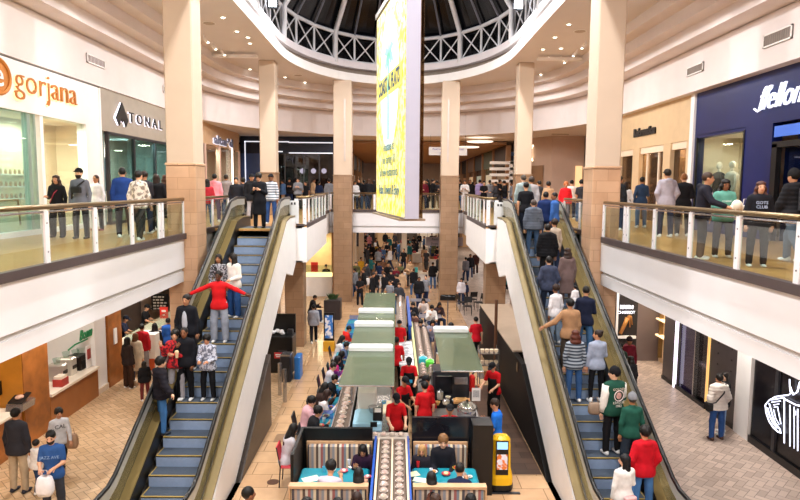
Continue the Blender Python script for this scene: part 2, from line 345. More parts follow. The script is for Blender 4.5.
# ---------------------------------------------------------- guard railings
POSTM=mat('#e9e8ec',.35,.1,.03,6,kind='post_paint'); BOLT=mat('#70707a',.4,.6,.05,5,kind='bolt')
def railing(pts,label,spacing=1.63,inset=.06,doubles=(),panel=None,rail=BRASS):
    t=thing('guard_railing',label,'railing',(pts[0][0],pts[0][1],0),'glass guard railings')
    P=[Vector((x,y,0)) for x,y in pts]
    ker=MB();hr=MB()
    hr.tube([p+Vector((0,0,.98)) for p in P],.042,10); hr.build('handrail',rail,t,smooth=True)
    MB().tube([p+Vector((0,0,.90)) for p in P],.018,6).build('under_rail',STEEL,t,smooth=True)
    for a,b in zip(P[:-1],P[1:]):
        d=(b-a); L=d.length; d.normalize(); n=Vector((-d.y,d.x,0))
        c=[a+n*.07,b+n*.07,b-n*.07,a-n*.07]
        ker.prism([(q.x,q.y,-.08) for q in c],(0,0,.15))
        k=max(1,round(L/spacing)); st=L/k
        for i in range(k+1):
            if i==0 and a!=P[0]: continue
            c0=a+d*(st*i)
            offs=(0,) if (i+len(doubles))%4 else ((-.1,.1) if 0<i<k else (0,))
            for o_ in offs:
                c1=c0+d*o_; q=[c1+d*.06+n*.025,c1-d*.06+n*.025,c1-d*.06-n*.025,c1+d*.06-n*.025]
                pm=MB().prism([(v.x,v.y,.05) for v in q],(0,0,.87)); po=pm.build('post',POSTM,t)
                bb=MB()
                for z in (.25,.72): bb.tube([c1+n*.03+Vector((0,0,z)),c1-n*.03+Vector((0,0,z))],.015,6)
                bb.build('bolts',BOLT,po)
            if i<k:
                e0=c0+d*.09; e1=c0+d*(st-.09)
                q=[e0+n*.008,e1+n*.008,e1-n*.008,e0-n*.008]
                MB().prism([(v.x,v.y,.09) for v in q],(0,0,.77)).build('glass_panel',panel or GLASS,t)
    ker.build('kerb',KERB,t); return t
railing([(FXL-.0,1.9),(FXL,16.7)],'long bronze-topped glass railing along the left upper gallery')
railing([(FXR,1.8),(FXR,16.45)],'long bronze-topped glass railing along the right upper gallery')
railing([(-5.73,17.6),(-5.75,21.3)],'short glass railing between left column and left escalator')
railing([(5.73,17.6),(5.75,21.3)],'short glass railing between right column and right escalator')
railing([(-3.4,21.17),(-3.12,21.17),(-3.27,28.4),(-3.7,28.6),(-3.7,33.8)],'glass railing with white posts along the left escalator landing',1.2)
railing([(3.4,21.17),(3.12,21.17),(3.27,28.4),(3.7,28.6),(3.7,33.8)],'glass railing with white posts along the right escalator landing',1.2)
railing([(-3.7,35.0),(3.7,35.0)],'glass railing across the far bridge behind the hanging banner',1.25)
WPAN=mat('#dcdfe2',.4,.1,.04,9,kind='etched_panel')
for s,n in ((-1,'left'),(1,'right')):
    t=thing('sign_panel','white etched end panel beside the top of the '+n+' escalator','panel',(s*3.6,21.05,0),'escalator end panels')
    B(s*3.3,s*3.62,21.03,21.07,.1,.86).build('panel',WPAN,t)
    mm=MB()
    for a in range(2): 
        mm.box(s*3.4+a*.1*s,s*3.46+a*.1*s,21.02,21.03,.72,.8)
    mm.build('printed_marks',DSTEEL,t)
# ---------------------------------------------------------- escalators
Y0=19.45; K=math.tan(math.radians(30)); NS=22
TREAD=mat('#48525f',.5,.1,.08,30,.3,kind='tread_grey'); RISER=mat('#90a5c4',.45,.1,.05,12,kind='riser_blue'); YEL=mat('#a88f50',.5,0,.05,5,kind='yellow_line')
GOLD=mat('#8f7c50',.38,.85,.06,2,kind='gold_cladding'); SKIRT=mat('#1c1a18',.35,.5,.1,4,kind='skirt_metal'); EGL=glass('#dcdccb',.18,.4,.02,'#7c7458'); TRACK=mat('#b4b4ac',.35,.2,.04,4,kind='track_metal')
def zesc(Y): return min(0,max(LZ,-(Y0-Y)*K))
def zstep(Y):
    if Y>=Y0: return 0
    k=int((Y0-Y)/.4); return -(k+1)*.4*K
YB=Y0-(-LZ)/K
def escalator(s,label):
    t=thing('escalator',label,'escalator',(s*4.38,Y0,0)); X=lambda c:s*c
    xi,xo=X(3.88),X(4.88)
    for k in range(NS-1):
        z=-(k+1)*.4*K; y1=Y0-.4*k; y0=y1-.4
        st=MB().box(xi,xo,y0,y0+.02,z-.26,z-.012); so=st.build('step',RISER,t)
        B(xi,xo,y0,y1+.005,z-.03,z).build('tread',TREAD,so)
        e=MB().box(xi,xo,y0-.006,y0+.03,z-.008,z+.004); e.box(xo-s*.02,xo,y0,y1,z-.01,z+.005); e.box(xi,xi+s*.03,y0,y1,z-.01,z+.005); e.build('yellow_edge',YEL,so)
    B(X(3.8),X(4.96),Y0,Y0+.25,.0,.012).build('comb_plate',YEL,t); B(X(3.8),X(4.96),Y0+.25,Y0+1.3,0,.01).build('landing_plate',TREAD,t)
    def line(h): # points of a line h above the nosing line, flat at the top
        return [(YB-1.0,LZ+h),(YB-.1,LZ+.02+h),(YB+.2,LZ+.2*K+h),(YB+.9,LZ+.9*K-.01+h),(Y0-.6,-.6*K-.02+h),(Y0-.1,-.06+h),(Y0+.6,h+.02),(Y0+1.6,h+.02)]
    def sheet(c,w,h0,h1,nm,mt,smooth=False):
        a=line(h0);b=line(h1);n=len(a); vs=[]
        for cc in (c-w/2,c+w/2):
            vs+=[(X(cc),y,z) for y,z in a]+[(X(cc),y,z) for y,z in b]
        fs=[]
        for i in range(n-1):
            fs+= [(i,i+1,n+i+1,n+i),(2*n+i,3*n+i,3*n+i+1,2*n+i+1),(n+i,n+i+1,3*n+i+1,3*n+i),(i,2*n+i,2*n+i+1,i+1)]
        fs+=[(0,n,3*n,2*n),(n-1,3*n-1,4*n-1,2*n-1)]
        return MB().add(vs,fs).build(nm,mt,t)
    for c,side in ((3.62,'inner'),(5.14,'outer')):
        g=1 if side=='outer' else -1
        sheet(c,.02,.3,.7,'balustrade_glass',EGL); sheet(c,.04,.7,.9,'handrail_track',TRACK)
        sheet(c-g*.2,.02,-.1,.3,'skirt',SKIRT); 
        sheet(c-g*.1,.19,.28,.32,'inner_deck',GOLD)
        sheet(c+g*.05,.07,.26,.34,'outer_deck',STEEL)
        # handrail with rounded newel at both ends
        pts=[(X(c),y,z) for y,z in line(.93)]
        a=pts[-1]; pts+=[(a[0],a[1]+.28*math.sin(q),a[2]-.28+.28*math.cos(q)) for q in (PI*.2,PI*.4,PI*.6,PI*.8,PI)]+[(a[0],a[1]-.3,a[2]-.56)]
        b=pts[0]; pts=[(b[0],b[1]+.3,b[2]-.56)]+[(b[0],b[1]-.28*math.sin(q),b[2]-.28+.28*math.cos(q)) for q in (PI,PI*.8,PI*.6,PI*.4,PI*.2)]+pts
        MB().tube(pts,.042,8).build('handrail',RUBBER,t,smooth=True)
    sheet(3.56,.04,.0,.3,'gold_side_cladding',GOLD); sheet(3.5,.18,.3,.345,'gold_deck',mat('#7d6c46',.45,.3,.08,3,kind='gold_paint')); sheet(5.2,.04,-.3,.3,'outer_side_cladding',DSTEEL)
    # side of the truss: a thick sloped white slab swelling at the top landing
    def pz(Y,h): return -(Y0-Y)*K+h
    prof=[(YB-1,LZ),(YB-1,LZ+.15),(YB,LZ+.15),(Y0-1.2,pz(Y0-1.2,.24)),(Y0-.2,.16),(Y0+.4,.3),(Y0+1.66,.3),(Y0+1.66,-1.24),(Y0+1.0,-1.6),(Y0-.2,pz(Y0-.2,-1.25)),(YB+2.2,LZ)]
    MB().prism([(X(3.42),y,z) for y,z in prof],(X(.12),0,0)).build('truss_side',WHITE,t)
    prof2=[(YB+.75,LZ),(Y0-.3,pz(Y0-.3,-.35)),(Y0+1.6,-.2),(Y0+1.6,-1.2),(Y0-.2,pz(Y0-.2,-1.2)),(YB+2.2,LZ)]
    MB().prism([(X(3.56),y,z) for y,z in prof2],(X(1.66),0,0)).build('truss_body',mat('#77706a',.5,.2,.05,2,kind='truss_body'),t)
    MB().prism([(X(5.22),y,z) for y,z in [(YB-1,LZ),(YB-1,LZ+.28),(YB-.2,LZ+.28),(Y0-.3,pz(Y0-.3,.28)),(Y0+1.5,.2),(Y0+1.5,-1.2),(Y0-.2,pz(Y0-.2,-1.2)),(YB+2.2,LZ)]],(X(.08),0,0)).build('outer_truss_side',mat('#2d2a28',.4,.3,.05,2,kind='dark_side'),t)
    return t
escalator(-1,'left escalator with blue-grey steps, people riding it down')
escalator(1,'right escalator with blue-grey steps, people riding it up')
# dark clad walls standing under each escalator
def pz(Y,h): return -(Y0-Y)*K+h
PLK=brickmat('dark_planks','#3a2f27','#2c241f','#17120f',3,.25,'wall',.006,.4)
struct('wall_under_left_escalator',MB().prism([(-3.3,10.5,LZ),(-3.3,16.1,LZ),(-3.3,16.1,pz(16.1,-1.15)),(-3.3,12.8,LZ)],(-.14,0,0)),PLK)
BLKW=mat('#0d0c0e',.55,0,.25,1.5,0,.15,'black_gloss_wall')
struct('wall_under_right_escalator',MB().prism([(3.3,10.5,LZ),(3.3,24.0,LZ),(3.3,24.0,-3.25),(3.3,15.9,-3.25),(3.3,12.9,LZ)],(.14,0,0)),BLKW)
struct('trim_5',B(3.3,4.5,17.1,24.1,-3.25,-3.2),mat('#cdb8a2',.4,0,.05,2,kind='ledge_stone'))
struct('wall_right_kitchen_front',B(3.44,4.5,17.1,17.2,LZ,-3.25),BLKW)
# ============================================================= upper storefronts
def wallM(X,y,z,s):  # text plane on a side wall facing the atrium; s=-1 left wall, +1 right wall
    return frame(Vector((X,y,z)),(0,1,0) if s<0 else (0,-1,0),(0,0,1))
SL,SR=-9.72,9.95
CREAM=mat('#efdcc4',.7,0,.04,2,kind='shop_plaster'); TAUPE=mat('#a69d90',.5,0,.05,3,kind='taupe_panel'); NAVY=mat('#0c1c58',.35,0,.08,2,kind='navy_paint')
LITC=emis('#ffe9c8',1.1,'lit_display')
def shop_lights(x,y,z,e,c=(1,.9,.75),size=1.2):
    l=bpy.data.lights.new('shop_light','AREA'); l.energy=e; l.size=size; l.color=c
    o=bpy.data.objects.new('shop_light',l); COL.objects.link(o); o.location=(x,y,z); return o
def interior(x0,x1,y0,y1,z0,z1,mt,name):
    m=MB(); m.box(x0,x0+.06,y0,y1,z0,z1) if abs(x0)>abs(x1) else m.box(x1-.06,x1,y0,y1,z0,z1)
    m.box(x0,x1,y0,y0+.05,z0,z1); m.box(x0,x1,y1-.05,y1,z0,z1); m.box(x0,x1,y0,y1,z1-.05,z1); return struct(name,m,mt)
# --- first left shop
t=thing('storefront','white storefront with glowing orange lettered sign on the upper left','shop front',(SL,18,0))
B(SL-.3,SL+.08,11.5,20.5,3.2,4.45).build('sign_panel',WHITE,t)
ORG=mat('#c27d38',.4,.3,.05,5,kind='copper_letters'); HALO=emis('#ffd9a8',1.0,'letter_glow')
zc=3.92
def letters(nm,s,size,px0,px1,z,X,sd,mt,parent,halo=None,shear=0,weight=0,depth=.03):
    ya=onX(px0,100,X).y; yb=onX(px1,100,X).y; yc=(ya+yb)/2
    o=text(nm,s,size,mt,parent,wallM(X,yc,z,sd),depth,shear,weight=weight)
    ys=[v.co.y for v in o.data.vertices]; w=max(ys)-min(ys); k=abs(yb-ya)/w; c=(max(ys)+min(ys))/2
    pl=Vector((0,0,0)); p=parent
    while p is not None: pl+=p.location; p=p.parent
    for v in o.data.vertices: v.co.y=(v.co.y-c)*k+yc-pl.y
    if halo:
        h=o.copy(); h.data=o.data.copy(); COL.objects.link(h); h.parent=parent; h.name='letter_glow'; h.data.materials.clear(); h.data.materials.append(halo)
        cz=z-pl.z
        for v in h.data.vertices: v.co.x-= .03*(1 if X>0 else -1)*-1; v.co.z=cz+(v.co.z-cz)*1.05-.012; v.co.y=(v.co.y-(yc-pl.y))*1.012+(yc-pl.y)
    return o
letters('sign_letters','gorjana',.95,15,76.5,3.97,SL+.13,-1,ORG,t,HALO,weight=-.012)
p=onX(-4,82,SL+.1)
rg=MB().tube([(SL+.12,p.y+.52*math.cos(q),3.93+.42*math.sin(q)) for q in [PI*2*i/24 for i in range(25)]],.05,6); rg.build('round_emblem_rim',ORG,t)
MB().prism([(SL+.09,p.y+.5*math.cos(q),3.93+.4*math.sin(q)) for q in [PI*2*i/24 for i in range(24)]],(.03,0,0)).build('round_emblem',ORG,t)
text('emblem_letter','e',.85,WHITE,t,wallM(SL+.14,p.y+.05,3.95,-1),.01)
FRG=mat('#9fb5ab',.3,.3,.05,5,kind='green_frame')
B(SL-.04,SL+.02,11.5,16.6,0.12,3.2).build('left_pane',glass('#cfe6e0',.08,.16,.02,'#c4dcd8'),t)
B(SL-.04,SL+.02,17.3,20.0,0.12,3.2).build('display_pane',GLASS,t)
for a,b,mt in ((16.55,16.68,FRG),(17.15,17.3,WHITE),(16.85,16.93,FRG)): B(SL-.1,SL+.05,a,b,0,3.2).build('mullion',mt,t)
B(SL-.1,SL+.1,11.5,20.2,0,.14).build('sill',WHITE,t)
B(SL-.2,SL+.08,19.6,20.5,0,3.2).build('pier',WHITE,t)
B(SL-.3,SL+.1,20.5,20.62,0,4.45).build('edge_pier',WHITE,t)
m_=MB().tube([(SL+.1,14.2,.95),(SL+.1,15.9,.95)],.02,6); m_.tube([(SL+.1,15.9,.95),(SL+.1,15.95,.3)],.02,6); m_.build('door_rail',BRASS,t)
interior(SL-1.6,SL-.1,11.5,20.9,0,3.3,CREAM,'wall_left_shop_1'); shop_lights(SL-.7,18.4,3.1,190); shop_lights(SL-.7,14,3.1,130,(.9,1,.98))
sh=thing('display_shelf','lit cream display wall with small shelves seen through the left shop window','display',(SL-1.5,18.3,0))
B(SL-1.53,SL-1.5,17.4,19.6,.5,2.0).build('back_board',mat('#f5e3c2',.6,0,.03,3,kind='board'),sh)
for z in (.9,1.25,1.6): B(SL-1.5,SL-1.3,17.5,19.5,z,z+.03).build('shelf',WHITE,sh)
m_=MB(); 
for i in range(9):
    for z in (.93,1.28,1.63): m_.lathe([(.03,0),(.05,.06),(.02,.14)],(SL-1.4,17.65+i*.22,z),6)
m_.build('trinkets',mat('#b07a48',.4,.4,.1,5,kind='trinket'),sh)
B(SL-1.53,SL-1.5,17.1,17.5,2.1,3.0).build('wood_panel',WOOD,sh)
# --- TONAL shop
t=thing('storefront','taupe storefront with glowing TONAL sign over a glass front','shop front',(SL,23.7,0))
B(SL-.3,SL+.06,20.64,26.9,3.12,4.5).build('sign_panel',TAUPE,t)
LGL=emis('#f4f0ff',1.6,'letter_glow')
letters('sign_letters','T O N A L',.5,128.5,161.5,3.74,SL+.14,-1,BLACK,t,LGL,weight=.004,depth=.015)
y0=onX(111.5,118,SL).y; y1=onX(123.5,118,SL).y; yc=(y0+y1)/2; w=(y1-y0)/2
def dia(x,g): 
    return [(x,yc-w*g,3.62),(x,yc,4.1+.08*g),(x,yc+w*g,3.62),(x,yc+w*.55,3.4-.03*g),(x,yc+w*.2,3.62),(x,yc,3.5),(x,yc-w*.2,3.62),(x,yc-w*.55,3.4-.03*g)]
MB().prism(dia(SL+.14,1),(.04,0,0)).build('diamond_mark',BLACK,t); MB().prism(dia(SL+.09,1.12),(.03,0,0)).build('diamond_glow',LGL,t)
TGL=glass('#c8dcd8',.1,.05,.02,'#7f9c98')
for a,b in ((21.25,23.2),(23.28,25.2),(25.28,26.7)): B(SL-.03,SL+.02,a,b,.1,3.1).build('glass_pane',TGL,t)
for a in (21.12,23.2,25.2,26.7): B(SL-.06,SL+.06,a,a+.09,0,3.12).build('mullion',DSTEEL,t)
B(SL-.06,SL+.06,21.1,26.8,3.02,3.12).build('head_frame',DSTEEL,t); B(SL-.08,SL+.08,21.1,26.9,0,.1).build('sill',DSTEEL,t)
interior(SL-1.9,SL-.1,21.1,26.9,0,3.2,mat('#a3b3b2',.6,0,.06,2,kind='teal_plaster'),'wall_left_shop_2'); shop_lights(SL-.8,24,3.05,230,(.85,1,1))
tv=thing('fitness_screen','dark wall screen inside the taupe glass-fronted shop','screen',(SL-1.7,23.2,0))
B(SL-1.72,SL-1.65,22.2,24.8,1.1,2.4).build('panel',BLACK,tv); B(SL-1.65,SL-1.64,22.3,24.7,1.15,2.35).build('display',mat('#1b2830',.15,0,.1,3,kind='display'),tv)
# --- left shop beyond the column
t=thing('storefront','pale blush storefront with small silver lettering beyond the left column','shop front',(SL,33,0))
B(SL-.3,SL+.05,29.6,38.6,3.45,4.5).build('sign_panel',mat('#cfae8a',.5,0,.04,3,kind='tan_panel'),t)
letters('sign_letters','altar’d',.62,213,232,3.75,SL+.12,-1,mat('#8f93ad',.4,.3,.05,4,kind='silver_letters'),t,emis('#e8ecff',.9),weight=.02)
BLSH=mat('#e6c4b4',.6,0,.04,3,kind='blush_wall')
B(SL-.1,SL+.04,29.6,31.6,0,3.45).build('dark_pane',mat('#3a3030',.3,0,.1,2,kind='dark_pane'),t)
for a in (31.6,34.2,36.8,38.4): B(SL-.1,SL+.1,a,a+.2,0,3.45).build('pilaster',BLSH,t)
B(SL-.03,SL+.02,31.8,34.2,0.1,3.4).build('glass_pane',GLASS,t); B(SL-.03,SL+.02,34.4,36.8,.1,3.4).build('glass_pane',GLASS,t); B(SL-.03,SL+.02,37,38.4,.1,3.4).build('glass_pane',GLASS,t)
B(SL+.1,SL+.16,36.6,36.7,.1,3.5).build('light_strip',emis('#fff4e8',3),t)
interior(SL-1.5,SL-.1,29.6,38.6,0,3.5,BLSH,'wall_left_shop_3'); shop_lights(SL-.7,34,3.3,150,(1,.85,.75))
# --- dark navy store at the rear left with white light lines
t=thing('storefront','dark navy storefront outlined with white light lines at the rear left','shop front',(-7,40,0))
YR=40.2
B(-10,-3.9,YR,YR+.15,3.4,4.48).build('fascia_panel',mat('#1b2236',.4,0,.1,3,kind='dark_navy'),t)
for (a,b,c,d) in ((-9.7,-6.9,4.12,4.18),(-9.72,-9.66,0,4.18),(-8.7,-7.3,3.5,3.56),(-8.72,-8.66,0,3.56),(-6.9,-4.1,4.08,4.14),(-6.9,-4.1,3.42,3.48)): B(a,b,YR-.05,YR,c,d).build('light_line',emis('#e4e8f4',1.1),t)
B(-10,-8.75,YR+.02,YR+.1,0,3.5).build('wall_panel',mat('#3a4a72',.4,0,.08,2,kind='blue_panel'),t)
for a in (-8.4,-7.2,-6,-5,-4.1): B(a,a+.08,YR-.02,YR+.06,0,3.4).build('mullion',DSTEEL,t)
B(-8.6,-4,YR,YR+.03,.1,3.4).build('glass_pane',glass('#8a8a98',.12),t)
struct('wall_rear_shop',MB().box(-10.2,-3.9,43,43.1,0,4.6).box(-10.2,-3.9,YR+.2,43,4.0,4.1),mat('#2b2530',.7,0,.1,1,kind='dark_shop'))
for i,px in enumerate((302.5,313.5,324)):
    q=onY(px,171,41.0); g=thing('globe_lamp','glowing white globe lamp in the dark rear shop, '+['leftmost of three','middle of three','rightmost of three'][i],'lamp',q,'globe lamps in the rear shop')
    MB().ell(q,(.17,.17,.17),12,8).build('globe',emis('#fff3df',9),g,smooth=True); MB().tube([q+Vector((0,0,.17)),q+Vector((0,0,1.4))],.01,5).build('stem',DSTEEL,g)
t=thing('wall_picture','pale framed picture hanging in the dark rear shop','picture',(-6.5,42.8,1.5)); B(-7.3,-5.6,42.85,42.95,1.3,2.1).build('frame',DSTEEL,t); B(-7.2,-5.7,42.83,42.85,1.38,2.02).build('print',mat('#c9b9b0',.6,0,.1,4,kind='print'),t)
# --- right side
RS=9.95
t=thing('storefront','tan storefront with small dark Reformation lettering on the right','shop front',(RS,24,0))
TAN=mat('#d8bd96',.55,0,.04,3,kind='tan_plaster')
B(RS-.04,RS+.3,21.2,29.3,3.0,4.5).build('sign_panel',TAN,t)
letters('sign_letters','Reformation',.42,635.5,657,3.62,RS-.07,1,BLACK,t,weight=.03)
for a,b in ((21.2,21.45),(22.7,23.3),(25.6,26.3),(27.9,29.3)): B(RS-.06,RS+.3,a,b,0,3.0).build('pier',TAN,t)
for a,b in ((21.45,22.7),(23.3,25.6),(26.3,27.9)): B(RS+.1,RS+.13,a,b,.1,3.0).build('glass_pane',glass('#c9b9a4',.15,.1,.02,'#8a7a68'),t)
B(RS,RS+.2,21.45,27.9,2.75,3.0).build('head_rail',CREAM,t)
for a in (23.9,25.0): B(RS+.05,RS+.16,a,a+.1,0,2.75).build('door_frame',CREAM,t)
interior(RS+.2,11.45,21.2,29.3,0,3.1,mat('#a58c70',.6,0,.1,2,kind='tan_interior'),'wall_right_shop_1'); shop_lights(10.8,25,2.95,110)
B(RS-.1,RS+.3,20.95,21.2,0,4.5).build('edge_pier',WHITE,t)
# navy store
t=thing('storefront','deep navy storefront with glowing white script sign and mannequin window','shop front',(RS,17,0))
y_a,y_b=20.95,9.0
B(RS-.02,RS+.25,y_b,y_a,3.1,4.5).build('sign_panel',NAVY,t)
def zr(px,py): 
    q=onX(px,py,RS); return q
wy0,wy1=zr(743,180).y,zr(695,180).y
B(RS-.02,RS+.25,wy1,y_a,0,3.1).build('left_pier',NAVY,t); B(RS-.02,RS+.25,zr(770,180).y,wy0,0,3.1).build('middle_pier',NAVY,t); B(RS-.02,RS+.25,wy0,wy1,0,.45).build('window_base',NAVY,t)
B(RS-.02,RS+.25,wy0,wy1,3.02,3.12).build('window_head',NAVY,t)
B(RS-.04,RS+.02,wy0,wy0+.07,.4,3.05).build('window_frame',BLACK,t); B(RS-.04,RS+.02,wy1-.07,wy1,.4,3.05).build('window_frame',BLACK,t)
B(RS+.06,RS+.08,wy0,wy1,.45,3.02).build('window_pane',GLASS,t)
dy1=zr(771,180).y
B(RS-.04,RS+.1,dy1-.22,dy1,0,2.55).build('door_frame',BLACK,t); B(RS-.04,RS+.1,10.5,dy1,2.45,2.6).build('door_head',BLACK,t)
B(RS+.2,RS+.22,10.5,dy1-.2,0,2.45).build('door_pane',glass('#4a5a90',.25,.2,.02,'#1c2a5a'),t)
B(RS-.06,RS-.02,11.2,dy1-.1,2.72,3.0).build('transom_light',emis('#3a64c0',.6),t)
NE=emis('#e8eeff',1.1,'neon_script'); NB=emis('#2a4df0',1.6,'blue_glow')
letters('sign_script','ffellom',.9,759.5,808,3.76,RS-.09,1,NE,t,shear=.45,weight=-.012,depth=.03)
q0=zr(759,112); sw=[zr(*p_) for p_ in ((758,109),(761,111.5),(765,109),(769,101),(773,91),(776,87))]; MB().tube([Vector((RS-.1,p_.y,p_.z)) for p_ in sw],.03,6).build('script_swash',NE,t)
interior(RS+.15,11.45,wy0-.1,wy1+.1,.0,3.1,CREAM,'wall_right_shop_2'); shop_lights(11.1,(wy0+wy1)/2,2.95,38,size=.5)
struct('wall_right_shop_3',B(10.6,10.7,9,dy1,0,3.1),mat('#1a2550',.5,0,.1,2,kind='navy_interior'))
# mannequins
for i,(px,lab,cm) in enumerate(((718,'mannequin in a dark jacket over white shirt, left one in the navy shop window','#2b2d38'),(731,'mannequin in a pale top, right one in the navy shop window','#c9c2bb'))):
    q=zr(px,190); y=q.y*10.6/RS; g=thing('mannequin',lab,'mannequin',(10.6,y,.45),'window mannequins')
    MB().lathe([(.09,.0),(.1,.02),(.02,.04),(.02,.5)],(10.6,y,.45),12).build('stand',STEEL,g)
    MB().lathe([(.12,.45),(.17,.55),(.15,.75),(.13,.95),(.18,1.15),(.21,1.32),(.16,1.42),(.06,1.47)],(10.6,y,.45),14).build('jacket',mat(cm,.8,0,.1,6,kind='cloth'),g,smooth=True)
    for sd in (-1,1): MB().tube([(10.6,y+sd*.2,1.83),(10.58,y+sd*.26,1.5),(10.5,y+sd*.24,1.2)],.05,8,r2=.035).build('arm',mat(cm,.8,0,.1,6,kind='cloth'),g,smooth=True)
    MB().ell((10.6,y,2.12),(.1,.085,.13),12,8).tube([(10.6,y,1.88),(10.6,y,2.05)],.05,8).build('head',mat('#f1e6da',.4,0,.02,4,kind='mannequin_skin'),g,smooth=True)
# --- rear right beige block with shop opening
PK=mat('#cdb2a1',.6,0,.03,2,kind='beige_panel')
t=thing('storefront','plain beige corner storefront at the rear right, glowing sign at its corner','shop front',(9,38.5,0))
B(9.45,11.4,38.2,38.4,0,4.5).build('front_panel',PK,t)
MB().prism([(9.45,38.2,0),(8.0,41.5,0),(8.15,41.55,0),(9.6,38.3,0)],(0,0,4.5)).build('side_panel',mat('#c2a694',.6,0,.03,2,kind='beige_panel_side'),t)
MB().prism([(9.1,38.9,0),(8.45,40.4,0),(8.42,40.38,0),(9.07,38.88,0)],(0,0,2.75)).build('doorway',mat('#8d6a4c',.4,0,.1,2,kind='door_wood'),t)
q=onY(534,153,40); MB().tube([(q.x+.22*math.cos(a),q.y,q.z+.5*math.sin(a)) for a in [PI*2*i/16 for i in range(17)]],.05,6).build('glowing_sign_ring',emis('#fff0d0',4),t)
B(10.9,11.3,38.15,38.2,.9,2.7).build('lit_display',emis('#ffd9a0',.8),t)
# exit sign, hanging direction signs
def hang_sign(px0,px1,py0,py1,Y,label,rows,nm='hanging_sign',top=4.5,bg=WHITE,fg=None,cat='sign',grp=None):
    a=onY(px0,py0,Y); b=onY(px1,py1,Y); t=thing(nm,label,cat,((a.x+b.x)/2,Y,b.z),grp)
    B(a.x,b.x,Y,Y+.06,b.z,a.z).build('board',bg,t)
    for x in (a.x+.1,b.x-.1): MB().tube([(x,Y+.03,a.z),(x,Y+.03,top)],.01,5).build('hanger',DSTEEL,t)
    h=(a.z-b.z)/len(rows)
    for i,r in enumerate(rows):
        text('sign_writing',r,h*.7,fg or DSTEEL,t,frame(Vector(((a.x+b.x)/2,Y-.012,a.z-h*(i+.5))),(1,0,0),(0,0,1)),.004)
    return t
hang_sign(552,569,126.5,134.5,36.8,'small red EXIT sign hanging under the upper right ceiling',['EXIT'],nm='exit_sign',top=4.5,bg=mat('#8d7f76',.5,0,.05,3,kind='sign_back'),fg=emis('#ff3030',3))
hang_sign(429,467,147,155.5,38.5,'white hanging direction sign on the upper level behind right column',['Restrooms  Guest Services','Parking   Food'],grp='direction signs',fg=mat('#6a5fb0',.5,0,.05,3,kind='violet_ink'))
hang_sign(426,463,237,246,37,'grey hanging direction sign on the lower level behind right column',['Restrooms   Parking','Shops  Guest Services'],top=-1.24,bg=mat('#9a96a4',.5,0,.05,3,kind='grey_sign'),grp='direction signs')
# corridor on the upper level
CR=MB(); struct('ceiling_corridor',B(-4,7.5,43,79,4.28,4.45),mat('#a8856a',.6,0,.05,1,kind='corridor_ceiling'))
for sgn,xw,cols in ((1,7.6,[('#3a2c26','#7d6a55'),('#5c6a58','#d8d0b8'),('#2a2a30','#b8c0b0'),('#77543c','#e8caa0'),('#1f1f22','#8a5a3a'),('#4a3f3a','#c0a890')]),(-1,-3.9,[('#2c2a33','#8a6a50'),('#6a4b33','#c9a27a'),('#222228','#7a6a5a'),('#54402f','#a8886a'),('#2c2a2a','#c8b090')])):
    for i,(c1,c2) in enumerate(cols):
        y0=43+i*6.1; t=thing('storefront','dark corridor shopfront with lit window, '+['first','second','third','fourth','fifth','sixth'][i]+' along the '+('right' if sgn>0 else 'left')+' of the far upper corridor','shop front',(xw,y0,0),'far corridor shops')
        B(xw,xw+sgn*.2,y0,y0+5.9,2.9,4.3).build('fascia',mat(c1,.5,0,.1,2,kind='fascia'),t)
        B(xw+sgn*.15,xw+sgn*.2,y0+.4,y0+5.5,0,2.9).build('window',mat(c1,.2,0,.1,2,kind='shop_window'),t)
        B(xw+sgn*.1,xw+sgn*.15,y0+1.2,y0+4.2,3.2,3.8).build('lit_sign',emis(c2,1.4),t)
        B(xw+sgn*.1,xw+sgn*.15,y0+.8,y0+5,.6,2.4).build('display',emis(c2,.35),t)
        B(xw-sgn*.12,xw+sgn*.2,y0-.05,y0+.25,0,4.25).build('pilaster',mat('#b89272',.5,0,.1,2,kind='pilaster'),t)
t=thing('tiered_shelf','white tiered ledges beside the right of the far corridor','shelf',(7,43,0))
for z in (1.7,2.1,2.5,2.9): B(6.2,7.7,41.5,41.9,z,z+.18).build('ledge',WHITE,t)
B(7.5,7.7,41.5,41.9,0,3.1).build('upright',WHITE,t)
for i,(px,py,w) in enumerate(((480,141.5,26),(468,147,22))):
    q=onz(px,py,4.26); t=thing('ceiling_disc_light','glowing oval ceiling disc in the upper corridor, '+['nearer one','farther one'][i],'ceiling light',q,'corridor disc lights')
    r=w/2*q.y/622; MB().lathe([(r,0),(r,-.05),(r*.9,-.07)],(q.x,q.y,4.28),24).build('disc',emis('#fff1dc',1.5),t)
